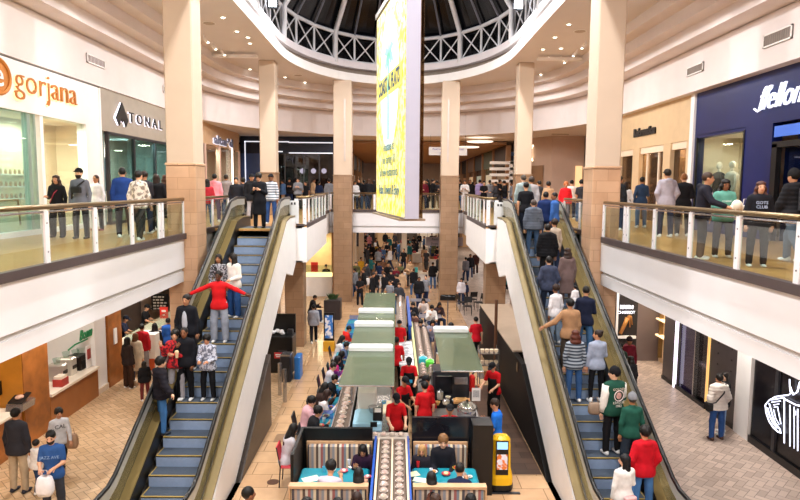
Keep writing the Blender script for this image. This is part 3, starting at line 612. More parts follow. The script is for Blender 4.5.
# ---------------------------------------------------------- vents, downlights
VD=mat('#8f847c',.5,.2,.1,6,kind='vent_dark')
for i,(x,a,b,z0,z1,lab,c) in enumerate(((-9.58,19.7,20.9,5.1,5.38,'pale slotted air vent on the upper left wall, nearer one','#c9c2c6'),(-9.58,26.0,26.9,5.12,5.4,'slotted air vent high on the left wall beside the cream column','#b9aea8'),(9.58,19.9,21.0,5.04,5.33,'grey slotted air vent on the upper right wall, farther one','#7d746e'),(9.58,15.5,16.7,5.02,5.36,'grey slotted air vent on the upper right wall, nearer one','#7d746e'))):
    t=thing('air_vent',lab,'vent',(x,(a+b)/2,z0),'wall air vents'); s=1 if x<0 else -1
    fm=mat(c,.5,.1,.05,4,kind='vent_frame'); m_=MB(); m_.box(x,x+s*.03,a,b,z0,z0+.04); m_.box(x,x+s*.03,a,b,z1-.04,z1); m_.box(x,x+s*.03,a,a+.04,z0,z1); m_.box(x,x+s*.03,b-.04,b,z0,z1); m_.build('frame',WHITE,t)
    B(x-s*.01,x+s*.012,a,b,z0,z1).build('grille',fm,t)
    m_=MB(); n=int((b-a)/.09)
    for k in range(n): m_.box(x+s*.012,x+s*.022,a+.06+k*.09,a+.09+k*.09,z0+.05,z1-.05)
    m_.build('slats',VD,t)
dl=None; DLL=emis('#fff4dc',8,'lamp_lens')
DLP=[]
def downlight(p,lab,grp,r=.07):
    t=thing('downlight',lab,'ceiling light',p,grp)
    MB().lathe([(r*1.5,.01),(r*1.5,-.015),(r*1.1,-.02)],tuple(p),14).build('trim_ring',WHITE,t)
    MB().lathe([(r,-.018),(r*.95,-.028)],tuple(p),14).build('lens',DLL,t); return t
pix=[(223,17),(237,31),(250,43),(248,37),(569,24),(555,37),(543,49),(549,57),(561,48),(285,77),(305,82),(487,86),(508,82),(541,74),(520,80),(250,69),(425,90.5),(370,90)]
for (px,py) in pix:
    p=onz(px,py,CZ)
    side='left' if p.x<0 else 'right'
    downlight(p,'recessed ceiling downlight, %s side, %s'%(side,{223:'nearest the viewer of the row by the skylight',237:'second of the row by the skylight',250:'third of the row by the skylight',248:'offset from the skylight row',569:'nearest the viewer of its row',555:'second of its row',543:'third of its row',549:'beside the column top',561:'outer one past the round speaker',285:'just past the escalator column',305:'nearest the banner column',487:'just past the banner column',508:'between the two far columns',541:'outermost beyond the column',520:'behind the column top',425:'just right of the banner',370:'just left of the banner'}.get(px,'beside the column')),'recessed ceiling downlights')
for side,s,pts in (('left',-1,((204,38),(212,45),(221,51))),('right',1,((586,44),(577,52),(568,59)))):
    for i,(px,py) in enumerate(pts):
        p=onz(px,py,CZ-.12); t=thing('track_spotlight','white track spotlight over the %s gallery, %s of three'%(side,['nearest','middle','farthest'][i]),'spotlight',p,'gallery track spotlights')
        MB().tube([p+Vector((0,0,.12)),p],.02,6).build('stem',WHITE,t); MB().tube([p,p+Vector((-s*.12,.05,-.14))],.06,10,r2=.075).build('can',WHITE,t)
        MB().lathe([(.06,0),(.05,-.02)],(p.x-s*.125,p.y+.052,p.z-.15),10).build('lens',DLL,t)
for i,(px,py) in enumerate(((209,23),(580,31),(298,75))):
    p=onz(px,py,CZ); t=thing('ceiling_speaker','flat round beige ceiling speaker, '+['left gallery','right gallery','beyond the left column'][i],'speaker',p,'round ceiling speakers')
    MB().lathe([(.2,.01),(.2,-.02),(.17,-.03)],tuple(p),18).build('grille',mat('#b8aa9c',.6,0,.1,20,kind='speaker_grille'),t); MB().lathe([(.23,.01),(.23,-.012),(.2,-.015)],tuple(p),18).build('rim',WHITE,t)
for s,n in ((-1,'left'),(1,'right')):
    t=thing('ceiling_beam','white suspended light bar behind the %s escalator column top'%n,'beam',(s*6.9,27.2,CZ-.2),'suspended light bars')
    B(s*6.0,s*8.2,27.2,27.5,CZ-.2,CZ-.1).build('bar',WHITE,t); MB().tube([(s*7,27.3,CZ-.1),(s*7,27.3,CZ)],.02,6).build('hanger',WHITE,t)
# ---------------------------------------------------------- hanging banner
NX,NY=.14,11.8; FX,FY=-.49,15.0
d=Vector((FX-NX,FY-NY,0)); L=d.length; d.normalize(); nrm=Vector((d.y,-d.x,0))  # to the right
TH=.31; ZB=.735; ZT=5.3
zb=onY(404,219,11.8).z; zt=onY(376,20,15).z
bn=thing('hanging_banner','tall yellow COASTAL FLATS banner box hanging in the atrium centre','banner',((NX+FX)/2,(NY+FY)/2,zb))
def P3(u,w,z): return Vector((NX,NY,0))+d*u+nrm*w+Vector((0,0,z))
def bbox(u0,u1,w0,w1,z0,z1): return MB().prism([P3(u0,w0,z0),P3(u1,w0,z0),P3(u1,w1,z0),P3(u0,w1,z0)],(0,0,z1-z0))
bbox(0,L,0.02,TH-.02,zb,zt).build('box',mat('#b2b2c4',.5,.1,.02,2,kind='banner_casing'),bn)
# yellow printed, backlit face with a mottled pattern
def yellow():
    mt,nt,b=nmat('yellow_print'); N=nt.nodes; L_=nt.links
    ge=N.new('ShaderNodeNewGeometry'); no=N.new('ShaderNodeTexNoise'); no.inputs['Scale'].default_value=7; no.inputs['Detail'].default_value=8; L_.new(ge.outputs['Position'],no.inputs['Vector'])
    rp=N.new('ShaderNodeValToRGB'); rp.color_ramp.elements[0].position=.44; rp.color_ramp.elements[1].position=.56
    rp.color_ramp.elements[0].color=(*srgb('#ecd63a'),1); rp.color_ramp.elements[1].color=(*srgb('#f6f0b0'),1)
    L_.new(no.outputs['Fac'],rp.inputs[0]); L_.new(rp.outputs[0],b.inputs['Base Color']); L_.new(rp.outputs[0],b.inputs['Emission Color']); b.inputs['Emission Strength'].default_value=.35; return mt
fc=bbox(.03,L-.03,0,.02,zb+.03,zt-.03).build('printed_face',yellow(),bn)
bbox(.03,L-.03,TH-.02,TH,zb+.03,zt-.03).build('back_face',mat('#6b5140',.3,.2,.1,3,kind='back_print'),bn)
bbox(.25,L+.15,TH+.1,TH+.115,zb,zt).build('mesh_screen',glass('#c8b090',.05,.25,.1,'#6a543c'),bn)
bbox(-.02,L+.03,-.03,TH+.12,zt,zt+.12).build('top_cap',mat('#77706c',.4,.4,.05,3,kind='cap_metal'),bn)
bbox(.2,L+.25,-.05,TH+.16,zb-.05,zb-.01).build('base_tray',mat('#a08d78',.4,.3,.05,3,kind='tray_metal'),bn)
Mf=lambda u,z,off: frame(P3(u,-off,z),-d,(0,0,1))
cz=zt-.0; uc=L*.5
ov=lambda k,off:[P3(uc+1.05*k*math.cos(a),-off,zc2+1.42*k*math.sin(a)) for a in [2*PI*i/40 for i in range(40)]]
zc2=3.55
MB().prism(ov(1,.006),nrm*.004).build('white_oval',emis('#f4faf6',.35,'white_print'),bn)
PALM=emis('#7fcdb6',.3,'green_print'); pm=MB()
pc=P3(uc,-.01,zc2+.62)
def leaf(a,Ln,droop):
    pts=[];W=.09
    for i in range(7):
        t_=i/6; u=Ln*t_*math.cos(a); z=Ln*t_*math.sin(a)-droop*t_*t_
        pts.append((u,z,W*math.sin(PI*min(1,t_*.9+.1))))
    top=[P3(uc-u,-.012,zc2+.55+z+w) for u,z,w in pts]; bot=[P3(uc-u,-.012,zc2+.55+z-w) for u,z,w in reversed(pts)]
    pm.prism(top+bot,nrm*.003)
for a,Ln,dr in ((.2,.6,.45),(.7,.65,.3),(1.3,.65,.1),(1.9,.65,.1),(2.5,.65,.3),(2.95,.6,.45),(-.2,.45,.4),(3.35,.45,.4),(1.6,.6,0)): leaf(a,Ln,dr)
pm.tube([P3(uc,-.012,zc2+.55),P3(uc+.02,-.012,zc2-.2),P3(uc-.01,-.012,zc2-1.2)],.03,5); pm.build('palm_print',PALM,bn)
bb=MB().prism([P3(uc+1.4,-.016,3.28),P3(uc-1.4,-.016,3.28),P3(uc-1.4,-.016,3.72),P3(uc+1.4,-.016,3.72)],nrm*.004); bb.build('name_band',emis('#e8da5a',.3,'band_print'),bn)
INK=mat('#1d4a66',.5,0,.05,4,kind='navy_ink')
th=math.atan2(.48,1.6); yx=(-d*math.cos(th)+Vector((0,0,1))*math.sin(th)); yu=(Vector((0,0,1))*math.cos(th)+d*math.sin(th))
text('banner_title','COASTAL FLATS',.42,INK,bn,frame(P3(uc,-.022,3.5),-d,(0,0,1)),.002,sx=.78,weight=.012)
for i,s in enumerate(('Available at','our spring 10','all new restaurants')): text('banner_line',s,.27,mat('#5f8f92',.5,0,.05,4,kind='pale_ink'),bn,frame(P3(uc,-.012,2.2-i*.27),-d,(0,0,1)),.002)
text('banner_script','Relax, Unwind & Enjoy',.3,emis('#1f6a86',.2,'script_ink'),bn,frame(P3(uc,-.012,1.28),-d,(0,0,1)),.002,shear=.35,sx=.85)
for u in (.3,L-.3): MB().tube([P3(u,TH/2,zt+.12),P3(u,TH/2,TT+3.9)],.02,6).build('hanging_cable',DSTEEL,bn)
# ============================================================= people
def surface_nets(fn,lo,hi,res):
    n=[max(3,int(math.ceil((hi[i]-lo[i])/res))+1) for i in range(3)]
    ax=[lo[i]+res*np.arange(n[i],dtype=np.float32) for i in range(3)]
    X,Y,Z=np.meshgrid(*ax,indexing='ij'); F_=fn(np.stack([X.ravel(),Y.ravel(),Z.ravel()],1).astype(np.float32)).reshape(n)
    ins=F_<0
    acc=np.zeros((n[0]-1,n[1]-1,n[2]-1,3),np.float32); cnt=np.zeros((n[0]-1,n[1]-1,n[2]-1),np.float32)
    quads=[]
    cs=[(0,0,0),(1,0,0),(0,1,0),(1,1,0),(0,0,1),(1,0,1),(0,1,1),(1,1,1)]
    def sl(c): return tuple(slice(c[k],n[k]-1+c[k]) for k in range(3))
    for a in cs:
        for axis in range(3):
            if a[axis]==1: continue
            b=list(a); b[axis]=1
            fa=F_[sl(a)]; fb=F_[sl(b)]; cr=(fa<0)!=(fb<0)
            t=np.where(cr,fa/(fa-fb+1e-12),0)
            for k in range(3): acc[...,k]+=np.where(cr,a[k]+(t if k==axis else 0),0)
            cnt+=cr
    idx=-np.ones(cnt.shape,np.int64); msk=cnt>0; idx[msk]=np.arange(msk.sum())
    I=np.argwhere(msk); V=(I+acc[msk]/cnt[msk][:,None])*res+np.array(lo)
    for axis in range(3):
        o=[(1,2),(2,0),(0,1)][axis]
        s0=[slice(None)]*3; s1=[slice(None)]*3; s0[axis]=slice(0,n[axis]-1); s1[axis]=slice(1,n[axis])
        for k in o: s0[k]=slice(1,n[k]-1); s1[k]=slice(1,n[k]-1)
        a=ins[tuple(s0)]; b=ins[tuple(s1)]; E_=np.argwhere(a!=b)
        if len(E_)==0: continue
        base=E_.copy(); 
        for k in o: base[:,k]+=1
        fl=a[tuple(E_.T)]
        def g(d1,d2):
            c=base.copy(); c[:,o[0]]-=d1; c[:,o[1]]-=d2; return idx[c[:,0],c[:,1],c[:,2]]
        q=np.stack([g(1,1),g(0,1),g(0,0),g(1,0)],1); q[~fl]=q[~fl][:,::-1]; quads.append(q)
    return V,np.concatenate(quads)
def cap(p,a,b,ra,rb):
    a=np.array(a,np.float32); b=np.array(b,np.float32); ab=b-a; t=np.clip(((p-a)@ab)/(ab@ab+1e-9),0,1)
    return np.linalg.norm(p-(a+t[:,None]*ab),axis=1)-(ra+t*(rb-ra))
def elp(p,c,r):
    r=np.array(r,np.float32); q=(p-np.array(c,np.float32)); k0=np.linalg.norm(q/r,axis=1); k1=np.linalg.norm(q/(r*r),axis=1)+1e-9; return k0*(k0-1)/k1
def smin(a,b,k=.04):
    h=np.maximum(k-np.abs(a-b),0)/k; return np.minimum(a,b)-h*h*k*.25
def smn(lst,k=.04):
    r=lst[0]
    for x in lst[1:]: r=smin(r,x,k)
    return r
def mesh_from(name,fn,lo,hi,res,smooth=True):
    V,Q=surface_nets(fn,lo,hi,res); me=bpy.data.meshes.new(name); me.from_pydata(V.tolist(),[],Q.tolist()); 
    me.polygons.foreach_set('use_smooth',[True]*len(me.polygons)); me.update(); me.materials.append(None); return me
def nv(v): v=np.array(v,float); return v/np.linalg.norm(v)
# a pose: lean, hips height, legs and arms given by directions of upper and lower segment (x outward, y forward, z up)
POSES={
 'stand':dict(arms=[((.24,-.02,-1),(.02,.16,-1)),((.22,-.04,-1),(.0,.1,-1))],legs=[((.08,.03,-1),(.02,-.03,-1))]*2),
 'bend':dict(arms=[((.2,.05,-1),(-.25,.9,.1)),((.24,-.02,-1),(.0,.12,-1))],legs=[((.1,.06,-1),(.04,-.05,-1)),((.06,0,-1),(.0,-.02,-1))]),
 'phone':dict(arms=[((.2,.15,-1),(-.45,.8,.35)),((.2,.15,-1),(-.45,.8,.35))],legs=[((.08,.03,-1),(.02,-.03,-1))]*2,head=(.0,-.45)),
 'walk':dict(arms=[((.14,-.35,-1),(.0,.0,-1)),((.14,.3,-1),(-.05,.6,-1))],legs=[((.04,.42,-1),(.0,.0,-1)),((.04,-.25,-1),(.0,-.55,-1))],lean=.05),
 'step':dict(arms=[((.14,.25,-1),(-.05,.5,-1)),((.14,-.3,-1),(.0,.0,-1))],legs=[((.05,-.1,-1),(.0,-.25,-1)),((.05,.28,-1),(.0,.05,-1))],lean=.03),
 'wide':dict(arms=[((1,.12,-.42),(1,.25,-.42)),((1,.12,-.42),(1,.25,-.42))],legs=[((.1,.03,-1),(.02,-.03,-1))]*2),
 'peace':dict(arms=[((.35,.15,-1),(.1,.45,1)),((.15,.2,-1),(-.6,.7,.25))],legs=[((.08,.03,-1),(.02,-.03,-1))]*2,head=(.15,.05)),
 'drink':dict(arms=[((.25,.2,-1),(-.5,.55,.75)),((.15,0,-1),(-.1,.3,-1))],legs=[((.08,.03,-1),(.02,-.03,-1))]*2),
 'hold':dict(arms=[((.15,.2,-1),(-.35,.9,-.05)),((.15,.2,-1),(-.35,.9,-.05))],legs=[((.08,.03,-1),(.02,-.03,-1)),((.1,.1,-1),(.02,-.08,-1))],head=(.1,-.25)),
 'reach':dict(arms=[((.3,.55,-.9),(.1,1,-.35)),((.15,0,-1),(.0,.3,-1))],legs=[((.08,.05,-1),(.02,-.05,-1))]*2,lean=.08),
 'raill':dict(arms=[((.15,0,-1),(.0,.2,-1)),((.75,.1,-.8),(.75,.35,-.5))],legs=[((.08,.05,-1),(.02,-.05,-1))]*2),
 'rail':dict(arms=[((.75,.1,-.8),(.75,.35,-.5)),((.15,0,-1),(.0,.2,-1))],legs=[((.08,.05,-1),(.02,-.05,-1))]*2),
 'pockets':dict(arms=[((.35,-.12,-1),(-.35,.35,-.9)),((.35,-.12,-1),(-.35,.35,-.9))],legs=[((.1,.03,-1),(.02,-.03,-1))]*2),
 'turned':dict(arms=[((.2,.1,-1),(-.3,.8,-.2)),((.16,0,-1),(.05,.15,-1))],legs=[((.08,.03,-1),(.02,-.03,-1))]*2,head=(.9,.0)),
 'turnedr':dict(arms=[((.16,0,-1),(.05,.15,-1)),((.2,.1,-1),(-.3,.8,-.2))],legs=[((.08,.03,-1),(.02,-.03,-1))]*2,head=(-.9,.0)),
 'work':dict(arms=[((.2,.45,-1),(-.15,1,-.3)),((.2,.35,-1),(-.2,1,-.35))],legs=[((.08,.05,-1),(.02,-.05,-1))]*2,lean=.12,head=(0,-.5)),
 'sit':dict(hz=.52,arms=[((.15,.25,-1),(-.3,.9,-.1)),((.15,.25,-1),(-.3,.9,-.1))],legs=[((.15,1,-.05),(.02,-.05,-1))]*2,lean=.06,head=(0,-.12)),
 'eat':dict(hz=.52,arms=[((.25,.4,-1),(-.35,.7,.65)),((.2,.4,-1),(-.3,1,-.05))],legs=[((.12,1,-.05),(.02,.1,-1))]*2,lean=.22,head=(0,-.4)),
 'perch':dict(hz=.66,arms=[((.3,-.3,-1),(.2,.1,-1)),((.3,.2,-1),(.0,.6,-.8))],legs=[((.12,.75,-.6),(.02,.05,-1))]*2,lean=-.1,head=(.5,.1)),
}
HT=1.75
def skel(pose):
    P=POSES[pose]; s={}; lean=P.get('lean',0); legs=P['legs']; arms=P['arms']
    Ls=[]
    for i,sd in enumerate((1,-1)):
        (a,b)=legs[i]; h=np.array([sd*.09,0,0]); k=h+nv((a[0]*sd,a[1],a[2]))*.43; an=k+nv((b[0]*sd,b[1],b[2]))*.42; Ls.append([h,k,an])
    low=min(l[2][2] for l in Ls); hz=P.get('hz',None)
    H=-low+.085 if hz is None else max(hz,0)
    if hz is not None: H=hz
    for l in Ls:
        for q in l: q[2]+=H
    s['legs']=Ls; s['H']=H
    c_,s_=math.cos(lean),math.sin(lean)
    R=np.array([[1,0,0],[0,c_,s_],[0,-s_,c_]]) # torso frame: columns
    T=lambda v: np.array([0,0,H])+R@np.array(v,float)
    s['T']=T; s['R']=R
    As=[]
    for i,sd in enumerate((1,-1)):
        (a,b)=arms[i]; sh=T((sd*.168,0,.47)); el=sh+nv((a[0]*sd,a[1],a[2]))*.285; wr=el+nv((b[0]*sd,b[1],b[2]))*.25
        As.append([sh,el,wr,nv((b[0]*sd,b[1],b[2]))])
    s['arms']=As; s['neck']=T((0,0,.50)); yaw,pit=P.get('head',(0,0))
    s['head']=T((0,.025+.05*(-pit if pit<0 else 0),.685))
    s['yaw']=yaw; s['pit']=pit; return s
def torsoq(s,p): return (p-np.array([0,0,s['H']],np.float32))@s['R'].astype(np.float32)
def torso(s,p,e=0,ch=0):
    q=torsoq(s,p)
    return smn([elp(q,(0,0,0),(.165+e,.115+e,.13+e)),elp(q,(0,.0,.18),(.128+e+ch*.3,.095+e+ch*.3,.2+e)),elp(q,(0,.0,.34),(.152+e,.105+e,.17+e)),cap(q,(-.13,0,.465),(.13,0,.465),.055+e,.055+e)],.08)
def headmat(s):
    cy,sy=math.cos(s['yaw']),math.sin(s['yaw']); cp,sp=math.cos(s['pit']),math.sin(s['pit'])
    Rz=np.array([[cy,-sy,0],[sy,cy,0],[0,0,1]]); Rx=np.array([[1,0,0],[0,cp,-sp],[0,sp,cp]]); return Rz@Rx
_PM={}
def hand(mb,wr,dr,sd):
    z=np.array(dr); x=nv(np.cross(z,(0,1,0.01)) if abs(z[1])<.9 else np.cross(z,(0,0,1))); y=np.cross(z,x)
    Pm=lambda a,b,c: Vector(wr+x*a+y*b+z*c)
    for i,(o,ln,r) in enumerate(((-.03,.07,.0085),(-.01,.082,.009),(.011,.076,.009),(.03,.06,.008))):
        mb.tube([Pm(o*.8,0,.05),Pm(o,0,.095),Pm(o*1.05,.012,.095+ln*.5),Pm(o*1.02,.034,.09+ln*.9)],r,6,r2=r*.75)
    mb.tube([Pm(-.02,0.0,.025),Pm(-.048,.014,.055),Pm(-.056,.03,.09)],.011,6,r2=.008)
def body_mesh(pose):
    if ('body',pose) in _PM: return _PM['body',pose]
    s=skel(pose); hm=headmat(s); hc=s['head']
    def fn(p):
        l=[torso(s,p,-.014)]
        for h,k,an in s['legs']: l+= [cap(p,h,k,.082,.052),cap(p,k,an,.054,.034)]
        for sh,el,wr,dr in s['arms']: l+=[cap(p,sh,el,.047,.038),cap(p,el,wr,.038,.026),cap(p,wr+dr*.01,wr+dr*.085,.027,.034)]
        b=smn(l,.035); b=smin(b,cap(p,s['neck'],hc-np.array((0,.01,.06)),.05,.05),.02)
        q=((p-hc.astype(np.float32))@hm.astype(np.float32))
        hd=smn([elp(q,(0,-.012,.025),(.078,.098,.103)),elp(q,(0,.018,-.04),(.058,.07,.075)),cap(q,(0,.083,.005),(0,.103,-.02),.009,.015)],.03)
        hd=np.minimum(hd,np.minimum(elp(q,(.078,-.005,0),(.014,.025,.034)),elp(q,(-.078,-.005,0),(.014,.025,.034))))
        return smin(b,hd,.02)
    wr=[a[2] for a in s['arms']]; xs=max(abs(w[0]) for w in wr)+.18; ys=max([w[1] for w in wr]+[l[2][1] for l in s['legs']]+[l[1][1] for l in s['legs']])+.2; yl=min([w[1] for w in wr]+[l[2][1] for l in s['legs']])-.2
    top=max(1.78-.93+s['H'],max(w[2] for w in wr)+.2)
    xs=max(xs,.36); yl=min(yl,-.3); ys=max(ys,.32); lo=(-xs,yl,-.02); hi=(xs,ys,top)
    s['box']=(lo,hi)
    V,Q=surface_nets(fn,lo,hi,.0185)
    mb=MB(); mb.add(V.tolist(),Q.tolist())
    for sd,(sh,el,w,dr) in zip((1,-1),s['arms']): hand(mb,w,dr,sd)
    mb.sm=True; me=mb.mesh('body',None); _PM['body',pose]=(me,s); return _PM['body',pose]
def top_mesh(pose,kind):
    key=('top',pose,kind)
    if key in _PM: return _PM[key]
    _,s=body_mesh(pose)
    e={'tee':.01,'sweater':.015,'hoodie':.03,'jacket':.032,'puffer':.052,'coat':.026,'apron':.01}[kind]
    longc=kind=='coat'
    def fn(p):
        q=torsoq(s,p); w=e
        l=[torso(s,p,w,.03),elp(q,(0,-.012,.44),(.14+e,.095+e,.085+e)),cap(q,(-.08,0,-.07),(.08,0,-.07),.112+e,.112+e)]
        if longc and pose not in('sit','eat'): l+=[cap(q,(-.06,0,.1),(-.07,0,-.45),.1+e,.12+e),cap(q,(.06,0,.1),(.07,0,-.45),.1+e,.12+e)]
        if not longc: l.append(elp(q,(0,0,-.02),(.165+e,.115+e,.17)))
        b=smn(l,.06)
        hem=-.5 if longc else (-.12 if kind!='puffer' else -.1)
        b=np.maximum(b,hem-q[:,2])
        ar=[]
        for sh,el,wr,dr in s['arms']:
            if kind in('tee','apron'): ar+=[cap(p,sh,sh+(el-sh)*.75,.06,.056)]
            else: ar+=[cap(p,sh,el,.048+w*.8,.04+w*.8),cap(p,el,wr-dr*.01,.04+w*.8,.03+w*.8)]
        b=smin(b,smn(ar,.03),.022)
        if kind=='puffer': b=b-.007*np.sin(p[:,2]*75)
        if kind in('hoodie','puffer'): b=smin(b,elp(q,(0,-.11,.53),(.1,.06,.06)),.03)
        if kind in('jacket','coat','puffer','sweater'): b=smin(b,cap(q,(0,0,.48),(0,0,.535),.07,.066),.02)
        return b
    lo,hi=s['box']; me=mesh_from('top',fn,lo,hi,.024); _PM[key]=me; return me
def bottom_mesh(pose,kind):
    key=('bot',pose,kind)
    if key in _PM: return _PM[key]
    _,s=body_mesh(pose); w={'jeans':.021,'wide':.036,'leggings':.008}[kind]
    def fn(p):
        q=torsoq(s,p); l=[np.maximum(elp(q,(0,0,0),(.165+w*.8,.115+w*.8,.15+w)),q[:,2]-.08)]
        for h,k,an in s['legs']: l+=[cap(p,h,k,.084+w*.5,.055+w),cap(p,k,an+(k-an)*.03,.055+w,.038+w*1.25)]
        return smn(l,.03)
    lo,hi=s['box']; me=mesh_from('trousers',fn,(lo[0],lo[1],-.02),(hi[0],hi[1],s['H']+.2),.024); _PM[key]=me; return me
def apron_mesh(pose):
    key=('apron',pose)
    if key in _PM: return _PM[key]
    _,s=body_mesh(pose)
    def fn(p):
        q=torsoq(s,p); b=smn([torso(s,p,.034,.06),cap(q,(0,.0,0),(0,.02,-.4),.16,.18)],.06)
        b=np.maximum(b,.02-q[:,1]); b=np.maximum(b,np.maximum(q[:,2]-.36,-.42-q[:,2])); return np.maximum(b,np.abs(q[:,0])-.16)
    lo,hi=s['box']; me=mesh_from('apron',fn,lo,hi,.022); _PM[key]=me; return me
def head_mesh(kind):
    key=('head',kind)
    if key in _PM: return _PM[key]
    def face(q): return elp(q,(0,.105,-.045),(.07,.075,.1))
    def fn(q):
        if kind=='short': h=elp(q,(0,-.022,.038),(.086,.1,.1)); h=np.maximum(h,-.055-q[:,2]+.0*q[:,1]); return np.maximum(h,-face(q))
        if kind=='fluffy':
            h=elp(q,(0,-.02,.05),(.1,.112,.11))+.006*np.sin(q[:,0]*90)*np.sin(q[:,1]*80); return np.maximum(np.maximum(h,-face(q)),-.05-q[:,2])
        if kind in('long','longwavy'):
            wv=.008*np.sin(q[:,2]*55) if kind=='longwavy' else 0
            k_=1.25 if kind=='longwavy' else 1
            h=smn([elp(q,(0,-.02,.035),(.09,.102,.102)),elp(q,(0,-.065,-.18),(.1*k_,.062*k_,.25)),cap(q,(.078,-.01,0),(.085*k_,.01,-.2),.026,.022),cap(q,(-.078,-.01,0),(-.085*k_,.01,-.2),.026,.022)],.03)+wv
            return np.maximum(h,-elp(q,(0,.11,-.06),(.062,.09,.11)))
        if kind=='bun': return np.maximum(smn([elp(q,(0,-.022,.035),(.084,.098,.098)),elp(q,(0,-.09,.09),(.045,.045,.045))],.02),-face(q))
        if kind=='tail': return np.maximum(smn([elp(q,(0,-.022,.035),(.084,.098,.098)),cap(q,(0,-.11,.06),(0,-.15,-.16),.035,.02)],.02),-face(q))
        if kind=='cap': 
            d=np.maximum(elp(q,(0,-.01,.04),(.092,.108,.1)),.03-q[:,2]); return np.minimum(d,np.maximum(elp(q,(0,.1,.04),(.07,.09,.03)),np.abs(q[:,2]-.045)-.012))
        if kind=='beanie': return smin(np.maximum(elp(q,(0,-.015,.05),(.094,.108,.115)),.015-q[:,2]),cap(q,(0,0,.14),(0,0,.15),.02,.02),.03)
        if kind=='hood': return np.maximum(elp(q,(0,-.03,.01),(.115,.125,.15)),-elp(q,(0,.13,-.02),(.08,.11,.11)))
        if kind=='beard': return np.maximum(np.maximum(elp(q,(0,.025,-.055),(.066,.078,.075)),q[:,2]+.035),.01-q[:,1])
    me=mesh_from(kind,fn,(-.17,-.23,-.47),(.16,.22,.22),.0125); _PM[key]=me; return me
shoe_me=mesh_from('shoe',lambda q: np.maximum(smn([elp(q,(0,.07,-.05),(.045,.11,.035)),elp(q,(0,-.03,-.04),(.04,.06,.045)),cap(q,(0,-.02,-.03),(0,-.02,.02),.04,.04)],.03),-.082-q[:,2]),(-.08,-.13,-.1),(.08,.22,.1),.014)
eye_me=MB().ell((0,0,0),(.013,.007,.008),8,6).mesh('eye',None); mouth_me=MB().ell((0,0,0),(.024,.007,.007),8,6).mesh('mouth',None); brow_me=MB().ell((0,0,0),(.018,.006,.0035),8,4).mesh('eyebrow',None)
for _m in (eye_me,mouth_me,brow_me): _m.materials.clear(); _m.materials.append(None)
for k_ in ():pass
SKIN=['#d9a585','#c98f6c','#e2b394','#b57f5a','#d29c78','#dba888','#c08a68','#8a5a3e']
def cloth(c,var=.12,rough=.85,kind='cloth',scale=9): return mat(c,rough,0,var,scale,.25,.2,kind)
STRIPE={}
def striped(c1,c2,sc=26,axis='Z'):
    key=('st',c1,c2,sc,axis)
    if key in _M: return _M[key]
    mt,nt,b=nmat('striped_cloth'); N=nt.nodes; L=nt.links
    tc=N.new('ShaderNodeTexCoord'); wv=N.new('ShaderNodeTexWave'); wv.wave_type='BANDS'; wv.bands_direction=axis; wv.inputs['Scale'].default_value=sc; wv.inputs['Distortion'].default_value=.3
    L.new(tc.outputs['Object'],wv.inputs[0]); rp=N.new('ShaderNodeValToRGB'); rp.color_ramp.elements[0].position=.45; rp.color_ramp.elements[1].position=.55
    rp.color_ramp.elements[0].color=(*srgb(c1),1); rp.color_ramp.elements[1].color=(*srgb(c2),1); L.new(wv.outputs['Fac'],rp.inputs[0]); L.new(rp.outputs[0],b.inputs['Base Color']); b.inputs['Roughness'].default_value=.85
    _M[key]=mt; return mt
def patt(c1,c2,sc=30):
    key=('pt',c1,c2,sc)
    if key in _M: return _M[key]
    mt,nt,b=nmat('patterned_cloth'); N=nt.nodes; L=nt.links
    tc=N.new('ShaderNodeTexCoord'); vo=N.new('ShaderNodeTexNoise'); vo.inputs['Scale'].default_value=sc; vo.inputs['Detail'].default_value=1
    L.new(tc.outputs['Object'],vo.inputs[0]); rp=N.new('ShaderNodeValToRGB'); rp.color_ramp.elements[0].position=.47; rp.color_ramp.elements[1].position=.54
    rp.color_ramp.elements[0].color=(*srgb(c1),1); rp.color_ramp.elements[1].color=(*srgb(c2),1); L.new(vo.outputs['Fac'],rp.inputs[0]); L.new(rp.outputs[0],b.inputs['Base Color']); b.inputs['Roughness'].default_value=.85
    _M[key]=mt; return mt
def pobj(name,me,parent,mt,M=None):
    o=bpy.data.objects.new(name,me); COL.objects.link(o); o.parent=parent
    if M is not None: o.matrix_local=M
    o.material_slots[0].link='OBJECT'; o.material_slots[0].material=mt; return o
def m4(R,t):
    m=Matrix([list(map(float,r)) for r in R]).to_4x4(); m.translation=Vector([float(x) for x in t]); return m
NP=[0]
